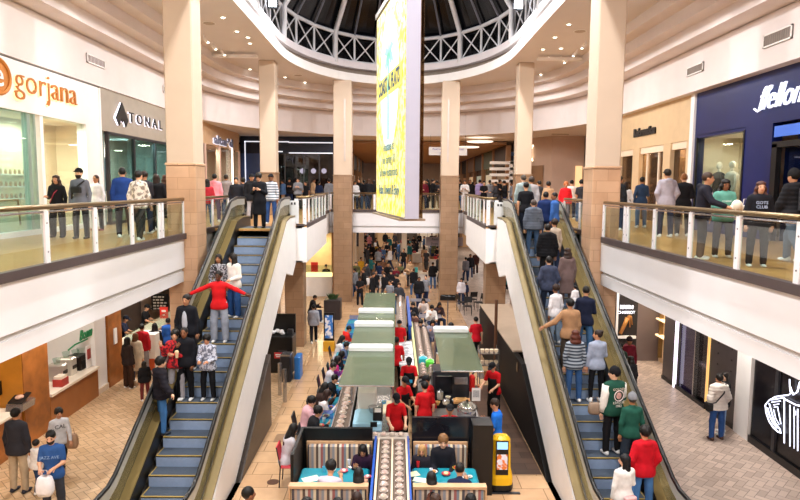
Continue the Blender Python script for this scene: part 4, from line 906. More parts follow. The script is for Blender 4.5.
def person(loc,face,label,pose='stand',top=('jacket','#222226'),bot=('jeans','#2a3550'),hair=('short','#17120f'),skin=None,h=1.72,group=None,hat=None,beard=None,apron=None,detail=1,shoes='#e8e8e8',stoop=None):
    """face: direction the person looks, degrees, 0 = away from the camera, 180 = towards it"""
    e=bpy.data.objects.new('person',None); COL.objects.link(e); e.location=loc; k=h/HT; e.scale=(k,k,k); e.rotation_euler=(0,0,math.radians(face)); e.empty_display_size=.1
    tag(e,label,'person',group); NP[0]+=1
    bm_,s=body_mesh(pose); sk_=mat(skin or SKIN[NP[0]%len(SKIN)],.55,0,.05,12,0,.35,'skin')
    if bm_.materials and len(bm_.materials)==0: pass
    pobj('body',bm_,e,sk_)
    tm=top[1] if not isinstance(top[1],str) else cloth(top[1]); bt=bot[1] if not isinstance(bot[1],str) else cloth(bot[1])
    pobj({'tee':'shirt','sweater':'sweater','hoodie':'hoodie','jacket':'jacket','puffer':'puffer_jacket','coat':'coat','apron':'shirt'}[top[0]],top_mesh(pose,top[0]),e,tm)
    pobj('trousers',bottom_mesh(pose,bot[0]),e,bt)
    hm=headmat(s); HM=m4(hm*1.03,s['head'])
    if hair: pobj('hair',head_mesh(hair[0]),e,mat(hair[1],.5,0,.25,14,.3,.3,'hair'),HM)
    if hat: pobj(hat[0],head_mesh(hat[0]),e,cloth(hat[1]),HM)
    if beard: pobj('beard',head_mesh('beard'),e,mat(beard,.8,0,.1,9,kind='hair'),HM)
    if apron: pobj('apron',apron_mesh(pose),e,cloth(apron))
    if detail:
        for l in s['legs']:
            d=l[2]-l[1]; M=m4(np.eye(3),l[2]+np.array([0,0,-.0])); pobj('shoe',shoe_me,e,mat(shoes,.5,0,.05,5,kind='shoe'),M)
    if detail>1:
        for sd in (-1,1):
            pobj('eye',eye_me,e,mat('#1a120e',.2,0,0,1,kind='eye'),HM@Matrix.Translation((sd*.03,.079,.008))); pobj('eyebrow',brow_me,e,mat('#1d1512',.8,0,0,1,kind='brow'),HM@Matrix.Translation((sd*.031,.083,.03)))
        pobj('mouth',mouth_me,e,mat('#9c4a44',.4,0,0,1,kind='lips'),HM@Matrix.Translation((0,.085,-.052)))
    e['_pose']=pose; del e['_pose']
    return e
def stand_at(px,pyh,h,z=0.0):   # head-top pixel -> point on a floor
    p=onz(px,pyh,z+h); return Vector((p.x,p.y,z))
def sit_at(px,pyh,z=LZ,top=1.33): p=onz(px,pyh,z+top); return Vector((p.x,p.y,z))
def esc_at(px,pyh,h,s):         # head-top pixel -> point on an escalator tread
    d=ray(px,pyh); # E+d.z t = -(Y0-d.y t)K -.1 + h
    t=(-Y0*K-.1+h-E)/(d.z-K*d.y); Y=d.y*t; k=int((Y0-Y)/.4) if Y<Y0 else -1
    if k<0: return Vector((d.x*t,Y0+.3,0))
    yc=Y0-.4*(k+.5); x=d.x*t; lo,hi=(3.88+.1,4.92); x=s*min(max(abs(x),lo),hi)
    return Vector((x,yc,-(k+1)*.4*K))
# ============================================================= lower level: shops at the sides
WTOP=mat('#efe3d2',.3,0,.04,3,kind='counter_top'); OFL=emis('#ffe6bd',1.2,'shop_glow')
LX=-8.95
t=thing('food_kiosk','wood-fronted food counter with white top at the lower left corner','kiosk',(-9.2,13,LZ),'lower left food counters')
B(-9.6,LX,10.2,14.5,LZ,LZ+.95).build('counter_front',WOOD,t); B(-9.75,LX+.06,10.2,14.5,LZ+.95,LZ+1.0).build('counter_top',WTOP,t); B(-11.3,-11.2,10.2,14.6,LZ,-1.3).build('back_wall',mat('#5d3a20',.5,0,.2,2,kind='kiosk_wall'),t)
B(-11.2,-10.6,10.2,14.6,LZ,LZ+.9).build('back_counter',DWOOD,t)
t=thing('monitor','black point-of-sale monitor on the lower left counter','monitor',(-9.5,14.0,LZ+1),None)
q=onX(3,386,-9.5); B(-9.5,-9.46,q.y-.25,q.y+.22,q.z-.17,q.z+.17).build('screen',BLACK,t); MB().tube([(-9.5,q.y,q.z-.15),(-9.5,q.y,LZ+1.0)],.03,6).build('stand',DSTEEL,t)
t=thing('cash_register','grey card terminal and register on the lower left counter','register',(-9.2,14.2,LZ+1)); q=onz(20,404,LZ+1.1)
MB().prism([(q.x-.2,q.y-.25,LZ+1),(q.x+.2,q.y-.25,LZ+1),(q.x+.2,q.y+.25,LZ+1),(q.x-.2,q.y+.25,LZ+1)],(0,.05,.16)).build('body',STEEL,t)
MB().prism([(q.x-.17,q.y-.2,LZ+1.17),(q.x+.17,q.y-.2,LZ+1.17),(q.x+.17,q.y+.2,LZ+1.3),(q.x-.17,q.y+.2,LZ+1.3)],(0,0,.03)).build('tilted_display',BLACK,t)
MB().ell((q.x,q.y,LZ+1.27),(.1,.12,.05),10,6).build('round_dish',mat('#c99f8a',.5,0,.1,5,kind='dish'),t)
t=thing('wood_pillar','square orange wood-clad pillar between the two lower left counters','pillar',(-9.4,15.1,LZ))
B(-10.1,LX,14.62,15.7,LZ,-1.26).build('pillar_core',WOOD,t); B(-10.08,LX-.02,14.6,14.62,LZ+.0,-1.27).build('orange_face',LITWOOD,t)  # front sheet: light falling on the wood is put into its orange colour
t=thing('food_kiosk','wood-fronted food counter with green script sign and white top, lower left','kiosk',(-9.2,17,LZ),'lower left food counters')
B(-9.5,LX,15.72,18.3,LZ,LZ+.85).build('counter_front',mat('#9a5f30',.35,0,.12,2,kind='counter_wood'),t); B(-9.7,LX+.06,15.72,18.3,LZ+.85,LZ+.92).build('counter_top',WTOP,t)
B(-11.3,-11.2,15.72,18.3,LZ,-1.3).build('back_wall',mat('#d9c2a0',.6,0,.05,2,kind='kiosk_back'),t)
B(-9.25,-9.1,15.72,18.4,-2.25,-1.26).build('sign_band',mat('#cfb492',.6,0,.05,2,kind='tan_band'),t)
GR=mat('#1d8a54',.4,0,.05,3,kind='green_ink')
ya=onX(68,337,-9.08).y; yb=onX(88.5,337,-9.08).y; zz=onX(80,337,-9.08).z
letters('script_letters','Bonante',.4,69,88,zz+.02,-9.07,-1,GR,t,shear=.3,weight=.008,depth=.015)
MB().tube([(-9.06,ya-.05,zz-.2),(-9.06,ya+.3,zz-.14),(-9.06,yb-.1,zz-.15)],.025,6).build('script_underline',GR,t)
B(-9.3,-9.0,18.3,19.0,LZ,-1.26).build('white_pier',WHITE,t); B(-9.32,-8.97,18.28,19.02,LZ,LZ+.18).build('pier_base',mat('#d8c4ae',.5,0,.05,3,kind='stone_base'),t)
B(-11.2,-9.3,18.3,18.4,LZ,-1.26).build('white_side_wall',WHITE,t)
for i,(y,c,hh,lab,nm) in enumerate(((16.1,'#b9b0a8',.45,'steel coffee brewer on the wood-fronted counter','coffee_machine'),(16.6,'#d9d2c8',.5,'pale drinks dispenser standing beside the steel brewer','drinks_machine'),(17.1,'#2a2322',.42,'black grinder on the counter under the green script sign','coffee_grinder'),(17.4,'#3a2c28',.4,'dark brown grinder at the end of the counter machines','coffee_grinder'))):
    t=thing(nm,lab,'appliance',(-9.42,y+.85,LZ+.92)); cm=mat(c,.3,.4,.06,4,kind='appliance')
    y+=.85; MB().cbox(-9.65,-9.2,y-.16,y+.16,LZ+.9,LZ+.92+hh,.03).build('body',cm,t); MB().lathe([(.07,0),(.1,.12),(.11,.16)],(-9.42,y,LZ+.92+hh),10).build('hopper',GLASS,t); B(-9.2,-9.18,y-.1,y+.1,LZ+1.1,LZ+1.2).build('spout_panel',BLACK,t)
B(-10.6,-9.7,15.8,18.2,LZ,LZ+.9).build('kitchen_cabinet',WHITE,None); o=bpy.data.objects['kitchen_cabinet']; tag(o,'white back cabinet behind the wood-fronted lower left counter','cabinet')
t=thing('menu_card','white menu card with red print standing on the counter end','menu',(-9.1,18.1,LZ+.92)); B(-9.12,-9.1,17.95,18.25,LZ+.93,LZ+1.6).build('card',WHITE,t); B(-9.1,-9.09,18.0,18.2,LZ+1.2,LZ+1.5).build('print',mat('#a33a34',.5,0,.3,20,kind='print'),t)
t=thing('snack_box','red and cream box stacked on the lower left counter','box',(-9.08,16.5,LZ+.92)); B(-9.2,-8.95,16.3,16.65,LZ+.92,LZ+1.12).build('red_box',mat('#b03a30',.5,0,.1,4,kind='card'),t); B(-9.18,-8.97,16.32,16.6,LZ+1.12,LZ+1.2).build('lid',WTOP,t)
t=thing('wood_pillar','tall brown wood column beside the white pier, lower left','pillar',(-9.2,19.6,LZ))
B(-9.5,LX,19.06,20.0,LZ,-1.26).build('cladding',WOOD,t); B(LX,LX+.03,19.4,19.6,LZ+1.3,LZ+1.8).build('switch_plate',WHITE,t)
# third kiosk with staff
t=thing('food_kiosk','busy food counter with black menu board and staff, past the wood column','kiosk',(-9,23,LZ),'lower left food counters')
B(-9.3,-8.9,20.3,26,LZ,LZ+1.0).build('counter_front',mat('#c9a98a',.4,0,.2,3,kind='counter_panel'),t); B(-9.5,-8.85,20.3,26,LZ+1.0,LZ+1.05).build('counter_top',WTOP,t)
B(-9.0,-8.85,20.3,26,LZ+1.05,LZ+1.4).build('sneeze_guard',GLASS,t); B(-11.3,-11.2,20,27,LZ,-1.3).build('back_wall',mat('#4a3f3a',.5,0,.2,2,kind='tile'),t)
a=onY(152,294,27); b=onY(169,310,27)
B(a.x,b.x,26.9,27,b.z,a.z).build('menu_board',BLACK,t)
m_=MB(); rr_=random.Random(2)
for r in range(5):
    x=a.x+.08
    while x<b.x-.15:
        w=rr_.uniform(.06,.16); m_.box(x,min(x+w,b.x-.06),26.885,26.9,a.z-.14-r*.13,a.z-.08-r*.13); x+=w+.05
m_.build('menu_marks',mat('#d8d4cc',.6,0,.05,3,kind='chalk'),t)
a=onY(159.5,307,24.5); b=onY(168,319,24.5); 
s_=thing('counter_sign','bright red sign card standing on the busy left food counter','sign',(a.x,24.5,b.z)); B(a.x,b.x,24.5,24.53,b.z,a.z).build('red_card',mat('#d8362c',.5,0,.05,3,kind='red_card'),s_); MB().box(a.x+.08,b.x-.08,24.485,24.5,a.z-.2,a.z-.12).box(a.x+.12,b.x-.12,24.485,24.5,a.z-.34,a.z-.3).build('card_print',WHITE,s_); B(a.x+.15,b.x-.15,24.5,24.53,LZ+1.05,b.z).build('stand',STEEL,s_)
tb=thing('display_table','tan low table with drinks cooler before the busy left counter','table',(-8,21.3,LZ)); 
q0=onz(118,372,LZ); MB().cbox(-8.7,-8.1,20.6,21.2,LZ,LZ+1.35,.02).build('white_cooler',WHITE,tb); B(-8.66,-8.14,20.58,20.6,LZ+.1,LZ+.5).build('orange_panel',mat('#d8643a',.5,0,.1,3,kind='orange'),tb)
struct('wall_lower_left_beyond',B(-9.2,-9.0,27.2,80,LZ,-1.24),mat('#b89a7a',.6,0,.2,1,kind='tan_wall'))
struct('wall_lower_left_end',B(-8.3,-6.4,27.3,27.5,LZ,-1.24),mat('#dcc6a8',.6,0,.05,1,kind='cream_wall'))
shop_lights(-10.2,13,-1.5,25,size=.8); shop_lights(-10.2,17,-1.5,22,size=.8); shop_lights(-9.9,23,-1.5,70,size=.8)
# ---------------------------------------------------------- lower right
RX=9.0
t=thing('storefront','black lower storefront with glowing white neon fish emblem at right','shop front',(RX,12,LZ))
B(RX,RX+.3,6,15.15,LZ,-1.26).build('black_wall',mat('#141217',.25,0,.2,2,kind='black_tile'),t); B(RX-.06,RX,6,15.15,LZ,LZ+.18).build('plinth',BLACK,t)
B(RX-.05,RX+.02,14.1,14.22,LZ,-1.26).build('vertical_joint',DSTEEL,t)
NEO=emis('#e8ebff',2.2,'neon_tube'); NEG=emis('#4a5aff',1.5,'blue_back_glow')
def neon(pts,r,nm='neon_stroke',mt=None): 
    P_=[onX(740+x/3.57,340+y/3.57,RX-.07) for x,y in pts]; MB().tube(P_,r*.6,6).build(nm,mt or NEO,t,smooth=True)
neon([(90,232),(94,262),(104,290),(118,312),(136,328),(146,332),(142,318),(126,296),(116,270),(108,240),(104,226)],.028); neon([(98,242),(104,265),(116,292),(132,314)],.03)
neon([(90,232),(104,215),(125,203),(156,198),(172,197),(181,190),(178,170),(177,140)],.022)
neon([(112,214),(150,207)],.018); neon([(112,222),(145,218)],.018); neon([(120,232),(140,228)],.016); neon([(122,240),(134,238),(140,270),(146,300)],.018); neon([(120,248),(128,280),(140,302)],.014)
for x,y0,y1,r in ((158,205,368,.026),(178,232,380,.02),(193,238,388,.014),(206,246,396,.024),(224,250,404,.02),(242,256,412,.02)): neon([(x,y0),(x,y1)],r)
neon([(150,205),(165,214),(200,232),(240,240)],.03); neon([(178,165),(190,195),(205,185),(214,150)],.03); neon([(192,250),(198,256),(198,266),(192,270)],.02)
t=thing('storefront','dark glass storefront with white pilaster and lit display, lower right','shop front',(RX,18,LZ))
DK=mat('#4a4446',.35,.2,.08,3,kind='dark_panel'); 
B(RX-.06,RX+.3,15.2,15.85,LZ,-1.26).build('white_pilaster',WHITE,t); B(RX,RX+.25,15.9,17.35,LZ,-1.26).build('dark_pier',DK,t)
m_=MB(); 
for z in (-2.3,-2.6,-2.9,-3.2,-3.5):
    for y in (16.2,16.9): m_.tube([(RX-.01,y,z),(RX-.02,y,z)],.03,6)
m_.build('studs',BLACK,t)
B(RX-.03,RX+.02,17.36,17.46,LZ,-1.26).build('gold_strip',emis('#f0c478',.8),t)
B(RX+.1,RX+.12,17.5,18.2,LZ,-1.26).build('glass_pane',glass('#8a8090',.15),t); B(RX+.1,RX+.12,18.25,19.4,LZ,-1.26).build('purple_pane',glass('#6a5a90',.25,.25,.02,'#4a3a70'),t); B(RX-.02,RX+.12,18.2,18.25,LZ,-1.26).build('mullion',STEEL,t)
B(RX-.05,RX+.02,19.4,19.5,LZ,-1.26).build('white_light_strip',emis('#f4ecff',2),t); B(RX,RX+.25,19.5,20.4,LZ,-1.26).build('perforated_pier',DK,t)
B(RX-.03,RX+.02,15.9,20.4,LZ,LZ+.12).build('plinth',BLACK,t); B(10.9,11,15.9,20.4,LZ,-1.3).build('back_wall',mat('#6b5a50',.5,0,.1,2,kind='shop_back'),t)
c=thing('display_case','white lit jewellery display case behind the dark glass, lower right','display',(9.8,18.2,LZ)); MB().cbox(9.4,10.3,17.6,19.2,LZ,LZ+.9,.03).build('base',mat('#d8cfc4',.3,0,.05,3,kind='case'),c); B(9.42,10.28,17.62,19.18,LZ+.9,LZ+1.15).build('glass_top',GLASS,c); B(9.5,10.2,17.7,19.1,LZ+.91,LZ+.94).build('lit_tray',emis('#fff1d8',1.5),c)
shop_lights(10,18.2,-1.5,60,size=.8)
t=thing('storefront','brown panelled shop corner with lit doorway and tall poster case','shop front',(8.6,22.6,LZ))
BRN=mat('#6e5f5c',.5,0,.06,2,kind='brown_panel')
a=onY(612,300,22.5).x; p0=onY(617,310,22.45); p1=onY(637,340,22.45)
B(p1.x,9.75,22.5,22.7,LZ,-1.26).build('brown_wall',BRN,t); B(7.6,a+.12,22.6,23.4,LZ,-1.26).build('stone_pier',mat('#cbb0a0',.5,0,.06,3,kind='pink_stone'),t)
B(p0.x,p1.x,22.5,22.7,LZ,-1.26).build('poster_case',mat('#2e2b2c',.3,0,.1,3,kind='case_black'),t)
B(p0.x-.02,p0.x+.05,22.42,22.5,LZ+.9,-1.3).build('white_frame_side',WHITE,t); B(p0.x-.02,p1.x-.05,22.42,22.5,LZ+.85,LZ+.95).build('white_frame_foot',WHITE,t)
q=onY(627,309,22.4); text('poster_title','KAHN',.17,emis('#f4f4ff',2),t,frame(Vector((q.x,22.44,q.z+.06)),(1,0,0),(0,0,1)),.004,weight=.01); text('poster_title','CHARRIOT',.15,emis('#f4f4ff',2),t,frame(Vector((q.x,22.44,q.z-.14)),(1,0,0),(0,0,1)),.004,sx=.85)
hm_=MB(); q=onY(627,322,22.42); GH=mat('#c98a4a',.4,.2,.1,5,kind='printed_hand')
hm_.tube([(q.x-.22,22.45,q.z-.45),(q.x-.05,22.45,q.z-.05),(q.x+.02,22.45,q.z+.15)],.07,8,r2=.08)
for dx,dz in ((.12,.1),(.18,.0),(.2,-.1),(.12,-.2)): hm_.tube([(q.x,22.44,q.z+.18),(q.x+dx*.8,22.43,q.z+.22+dz*.3),(q.x+dx,22.43,q.z+dz)],.028,6,r2=.02)
hm_.build('printed_hand',GH,t,smooth=True)
B(9.75,9.8,20.45,22.5,LZ,-1.3).build('lit_wall',mat('#e9c79a',.5,0,.05,2,kind='lit_cream'),t)
for y in (20.9,21.6,22.2): B(9.6,9.75,y,y+.06,LZ+.2,-2.0).build('shelf_upright',BRASS,t)
for z in (-4,-3.4,-2.8): B(9.55,9.75,20.6,22.4,z,z+.05).build('shelf',emis('#ffe2b0',1.3),t)
shop_lights(9.4,21.4,-1.6,35,(1,.85,.6),.4)
struct('wall_lower_right_beyond',B(9.0,9.2,23.6,80,LZ,-1.24),mat('#8d6f58',.6,0,.25,1,kind='brown_wall'))
# lower far: lit counter at left, dark shops, white pillars, tables
t=thing('food_kiosk','lit yellow food counter seen between the stone columns at the rear left','kiosk',(-4.8,36.2,LZ))
B(-5.8,-3.7,35.6,36.2,LZ,LZ+1.15).build('white_counter',WHITE,t); B(-5.8,-3.7,35.65,36.1,LZ+1.15,LZ+1.35).build('lit_case',emis('#ffe0a0',1.6),t); B(-5.8,-3.7,35.6,36.2,LZ+1.35,LZ+1.75).build('case_glass',GLASS,t)
B(-6.2,-3.5,38.5,38.6,LZ,-1.3).build('back_wall',mat('#e8cc98',.6,0,.1,2,kind='yellow_wall'),t); B(-5.0,-4.6,36.3,36.4,LZ+1.3,LZ+1.9).build('red_box',mat('#d02c24',.5,0,.05,3,kind='red'),t)
B(-3.75,-3.45,35.9,36.6,LZ,-1.3).build('wood_side',mat('#b08a66',.5,0,.1,2,kind='side_panel'),t)
shop_lights(-4.8,37.3,-1.5,90,(1,.85,.55),.8)
for i,(px,y) in enumerate(((404,47.5),(353,44),(361,50))):
    x=(px-396)/622*y; t=thing('white_pillar','slim white pillar in the far lower hall, '+['in front of the right tables','at the left edge by the stone column','second from the left edge'][i],'pillar',(x,y,LZ),'white pillars of the far lower hall'); MB().cbox(x-.2,x+.2,y-.2,y+.2,LZ,-1.24,.03).build('shaft',mat('#e0d0bc',.5,0,.04,3,kind='pillar_paint'),t); B(x-.25,x+.25,y-.25,y+.25,LZ,LZ+.2).build('foot',DSTEEL,t)
rs=random.Random(5)
for i in range(8):
    x0=-9+i*2.25; cc=['#4a3a34','#e6c79a','#2f2a30','#c9a57a','#54483f','#e8d8c0','#3a3438','#b88f66'][i]
    t=thing('storefront','far lower shopfront, %s from the left end, %s'%(['first','second','third','fourth','fifth','sixth','seventh','eighth'][i],'dark' if i%2==0 else 'warmly lit'),'shop front',(x0+1.1,66,LZ),'far lower shopfronts')
    B(x0,x0+2.2,66,66.2,LZ,-1.3).build('front',mat(cc,.5,0,.2,2,kind='far_front'),t); B(x0+.2,x0+2.0,65.93,66,LZ+2.5,LZ+3.1).build('lit_sign',emis(['#e8e0d0','#ffe8c0'][i%2],1.2),t); B(x0+.3,x0+1.9,65.95,66,LZ,LZ+2.3).build('display',emis(cc,.3),t)
# tables with goods in the far hall
for i,(px,py,w,d_,lab) in enumerate(((420,285,2.4,1.2,'white sales table in the far hall right of centre, nearest'),(417,263,2.0,1.0,'white sales table in the far hall, second row'),(437,270,1.4,.9,'white sales table in the far hall beside the right column'),(388,288,2.2,1.0,'long grey table in the far hall near the canopies'),(408,252,1.8,.8,'pale sales table deep in the far hall'))):
    q=onz(px,py,LZ); t=thing('sales_table',lab,'table',q,'sales tables in the far hall')
    B(q.x-w/2,q.x+w/2,q.y-d_/2,q.y+d_/2,LZ+.8,LZ+.86).build('tabletop',WTOP if i!=3 else mat('#8b8a92',.4,0,.1,3,kind='grey_top'),t)
    B(q.x-w/2+.05,q.x+w/2-.05,q.y-d_/2+.05,q.y-d_/2+.1,LZ+.1,LZ+.8).build('front_panel',mat('#e8e2dc',.5,0,.1,4,kind='cloth_panel'),t)
    for a in (-1,1):
        for b in (-1,1): MB().tube([(q.x+a*(w/2-.1),q.y+b*(d_/2-.1),LZ),(q.x+a*(w/2-.1),q.y+b*(d_/2-.1),LZ+.8)],.03,6).build('leg',DSTEEL,t)
    for k in range(4):
        x=q.x-w/2+.3+k*(w-.6)/3; c_=rs.choice(['#2b2b30','#c33a3a','#3a9a9a','#e8e0d8','#8a5a3a'])
        o=MB().cbox(x-.14,x+.14,q.y-.15,q.y+.12,LZ+.86,LZ+.86+rs.uniform(.12,.35),.02).build('merchandise_box',mat(c_,.6,0,.1,4,kind='carton')); tag(o,'goods box, %s, %s on the %s'%({'#2b2b30':'black','#c33a3a':'red','#3a9a9a':'teal','#e8e0d8':'white','#8a5a3a':'brown'}[c_],['leftmost','second','third','rightmost'][k],['nearest far sales table','second-row sales table','sales table by the right column','long grey table','deepest sales table'][i]),'box','goods on the far tables')
# ============================================================= sushi restaurant in the centre
TEAL=mat('#1a8496',.3,0,.12,4,kind='teal_top'); BLUE=mat('#2450a8',.35,0,.08,4,kind='blue_edge'); BELT=mat('#6a594d',.4,.1,.2,8,kind='belt'); BEIGE=mat('#d8c0a8',.4,0,.05,3,kind='beige')
CB=mat('#3c3836',.4,.1,.1,4,kind='counter_body')
t=thing('dining_counter','long teal dining counter along the left side of the sushi conveyor','counter',(-1.7,20,LZ),'sushi counters')
B(-2.0,-1.45,13.15,26,LZ+.68,LZ+.74).build('teal_top',TEAL,t); B(-1.47,-1.43,13.15,26,LZ+.4,LZ+.86).build('blue_edge',BLUE,t); B(-1.7,-1.5,13.2,26,LZ,LZ+.68).build('base',CB,t)
for k,y in enumerate(np.arange(14.6,26,1.6)): B(-1.95,-1.5,y,y+.02,LZ+.74,LZ+.95).build('divider',glass('#cfd8ff',.2),t)
t=thing('sushi_conveyor','long left sushi conveyor lane carrying covered plates','conveyor',(-1.25,20,LZ),'sushi conveyors')
B(-1.42,-1.02,13.3,27.5,LZ,LZ+.93).build('body',CB,t); B(-1.4,-1.05,13.3,27.5,LZ+.93,LZ+.96).build('belt',BELT,t); B(-1.43,-1.40,13.3,27.5,LZ+.9,LZ+1.0).build('steel_edge',STEEL,t); B(-1.05,-1.02,13.3,27.5,LZ+.9,LZ+1.0).build('steel_edge',STEEL,t)
t=thing('sushi_conveyor','short cross lane of the sushi conveyor above the booths','conveyor',(-.4,13.1,LZ),'sushi conveyors')
B(-1.42,.3,12.86,13.28,LZ,LZ+.93).build('body',CB,t); B(-1.42,.3,12.9,13.24,LZ+.93,LZ+.96).build('belt',mat('#b5aaa0',.4,.1,.1,8,kind='belt'),t)
t=thing('sushi_conveyor','twin-row sushi conveyor running towards the viewer between the two booths','conveyor',(-.07,11,LZ),'sushi conveyors')
B(-.38,.26,8.6,12.84,LZ,LZ+.93).build('body',CB,t)
for a,b in ((-.3,-.08),(-.02,.2)): B(a,b,8.6,12.84,LZ+.93,LZ+.96).build('belt',BELT,t)
for a in (-.36,-.07,.22): B(a,a+.04,8.6,12.84,LZ+.9,LZ+1.0).build('edge_rail',BEIGE,t)
B(-.43,-.385,8.6,12.9,LZ,LZ+1.02).build('blue_side',BLUE,t); B(.265,.3,8.6,12.9,LZ,LZ+1.02).build('blue_side',BLUE,t)
t=thing('sushi_conveyor','right sushi conveyor lane beside the white worktop','conveyor',(.9,20,LZ),'sushi conveyors')
B(.68,1.22,17.4,24.5,LZ,LZ+.93).build('body',CB,t); B(.72,.94,17.4,24.5,LZ+.93,LZ+.96).build('belt',BELT,t); B(.97,1.19,17.4,24.5,LZ+.93,LZ+.96).build('belt',BELT,t); B(.6,.67,17.4,24.5,LZ+.7,LZ+.98).build('yellow_green_edge',mat('#c8c890',.4,0,.05,3,kind='edge'),t)
t=thing('sushi_conveyor','far sushi conveyor lane behind the row of glass canopies','conveyor',(.2,28,LZ),'sushi conveyors')
B(.02,.42,23.5,32,LZ,LZ+.93).build('body',CB,t); B(.04,.4,23.5,32,LZ+.93,LZ+.96).build('belt',BELT,t); B(.5,.62,23.5,30,LZ+.5,LZ+1.05).build('blue_side',BLUE,t)
# covered plates
PCOL=['#d8a08a','#e6c9a8','#c9705a','#d8d0b8','#b88f6a','#e0b0a0','#9aa870','#e8dcc8']
def plate(kc):
    e=thing('covered_plate','','plate',(0,0,0)); 
    MB().lathe([(.03,0),(.065,.012),(.078,.022),(.07,.02)],n=12).build('plate',mat('#f4efe8',.3,0,.03,5,kind='china'),e,world=False,smooth=False)
    MB().ell((0,.01,.035),(.035,.022,.018),8,6).ell((.0,-.02,.035),(.03,.018,.018),8,6).build('food',mat(kc,.5,0,.3,30,kind='food'),e,world=False)
    MB().lathe([(.072,.02),(.068,.045),(.045,.068),(.005,.076)],n=12).build('dome_lid',glass('#f8f0ea',.3,.34,.05,'#fbe9df'),e,world=False); return e
protos=[]
def put_plates(n,fn,grp,where,sc=1.0):
    for i in range(n):
        j=i%len(PCOL)
        if len(protos)<=j: e=plate(PCOL[j]); protos.append(e)
        else: e=copy_tree(protos[j])
        e.location=fn(i); e.scale=(sc,sc,sc); e['group']=grp; e['category']='plate'; e['label']='small domed plate, '+where
zp=LZ+.961
put_plates(24,lambda i:(-1.23+random.uniform(-.02,.02),13.5+i*.29,zp),'plates on the left lane','on the long left conveyor lane',1.2)
put_plates(17,lambda i:(-.19,8.95+i*.23,zp),'plates on the left front row','in the left row between the two booths')
put_plates(17,lambda i:(.09,8.87+i*.23,zp),'plates on the right front row','in the right row between the two booths')
put_plates(8,lambda i:(-1.2+i*.19,13.07,zp),'plates on the cross lane','on the short cross lane above the left booth')
put_plates(22,lambda i:(.83,17.6+i*.3,zp),'plates on the right lane','on the near-side belt of the right conveyor lane')
put_plates(22,lambda i:(1.08,17.7+i*.3,zp),'plates on the right lane outer belt','on the outer belt of the right conveyor lane')
put_plates(20,lambda i:(.22,23.8+i*.38,zp),'plates on the far lane','on the far conveyor lane behind the canopies')
# canopies
CG=glass('#a9b5a2',.18,.3,.05,'#87957d'); BEAM=mat('#eef3f6',.3,.3,.03,3,kind='beam')
def canopy(x0,x1,y0,y1,z0,z1,label,beam=True,skew=0):
    t=thing('glass_canopy',label,'canopy',((x0+x1)/2,(y0+y1)/2,LZ),'greenish glass canopies over the kitchen')
    MB().prism([(x0-skew,y0,z0),(x1,y0,z0),(x1,y1,z1),(x0,y1,z1)],(0,0,.03)).build('glass_sheet',CG,t)
    if beam: MB().cbox(x0-.02,x1-.04,y1-.2,y1+.06,z1+.03,z1+.16,.03).build('white_beam',BEAM,t)
    MB().tube([(x0-skew,y0,z0),(x1,y0,z0)],.02,6).build('front_edge',STEEL,t)
    for x in (x0+.04,x1-.04): MB().tube([(x,y1,LZ+.96 if x<0 else LZ),(x,y1,z1)],.025,6).build('support_post',STEEL,t)
canopy(-1.12,-.02,12.5,14.95,-2.75,-2.65,'greenish glass canopy nearest the viewer on the left of the kitchen',skew=.05)
canopy(-1.16,-.02,15.1,17.6,-2.75,-2.65,'second greenish glass canopy from the front')
canopy(-1.16,-.02,17.75,19.5,-2.75,-2.65,'third greenish glass canopy from the front')
canopy(-1.12,-.02,19.65,22.8,-2.8,-2.6,'farthest greenish glass canopy in the left row',beam=False)
canopy(1.05,2.02,13.9,16.75,-2.85,-2.6,'greenish glass canopy standing alone over the right kitchen')
# kitchen
t=thing('kitchen_worktop','steel kitchen worktop under the left canopies','worktop',(-.6,17,LZ),'kitchen worktops'); B(-.95,-.15,13.4,22,LZ,LZ+.88).build('cabinet',mat('#7d7a78',.4,.3,.1,4,kind='cabinet_steel'),t); B(-.97,-.12,13.38,22,LZ+.88,LZ+.92).build('top',STEEL,t)
t=thing('sushi_machine','pale blue sushi rice machine on the worktop in front of the canopies','machine',(-.55,14,LZ+.92))
LBL=mat('#9cc9e0',.35,0,.04,3,kind='pale_blue'); MB().cbox(-.95,-.3,13.45,14.35,LZ+.92,LZ+1.1,.04).build('base',LBL,t); MB().cbox(-.9,-.45,14.4,14.85,LZ+.92,LZ+1.5,.04).build('tower',mat('#e6e2da',.35,0,.04,3,kind='cream'),t); MB().lathe([(.09,0),(.13,.1),(.13,.14)],(-.5,14.1,LZ+1.1),12).build('hopper',STEEL,t); B(-.55,-.4,13.44,13.5,LZ+1.0,LZ+1.1).build('control_panel',BLACK,t)
t=thing('ticket_printer','small black printer standing on the pale blue sushi machine','printer',(-.25,13.75,LZ+.92)); MB().cbox(-.5,-.28,13.55,13.9,LZ+1.1,LZ+1.3,.02).build('body',BLACK,t); B(-.46,-.32,13.55,13.61,LZ+1.3,LZ+1.38).build('paper',WHITE,t)
t=thing('cutting_board','cream cutting board on the worktop right of the blue machine','board',(-.3,14.5,LZ+.92)); MB().cbox(-.3,-.02,14.45,15.3,LZ+.92,LZ+.96,.01).build('board',mat('#e8d8b8',.4,0,.05,5,kind='board'),t)
t=thing('kitchen_worktop','right kitchen worktop crowded with pans and boards','worktop',(1.5,14,LZ),'kitchen worktops'); B(.92,2.0,13.45,14.9,LZ,LZ+.86).build('cabinet',mat('#3a3838',.4,.3,.1,4,kind='dark_steel'),t); B(.9,2.02,13.43,14.92,LZ+.86,LZ+.9).build('top',mat('#8d8a88',.3,.7,.1,6,kind='steel_top'),t)
zk=LZ+.9
def onk(px,py): return onz(px,py,zk)
q=onk(467,417); t=thing('rice_cooker','large round steel rice cooker with dark lid rim behind the black partition','cooker',q)
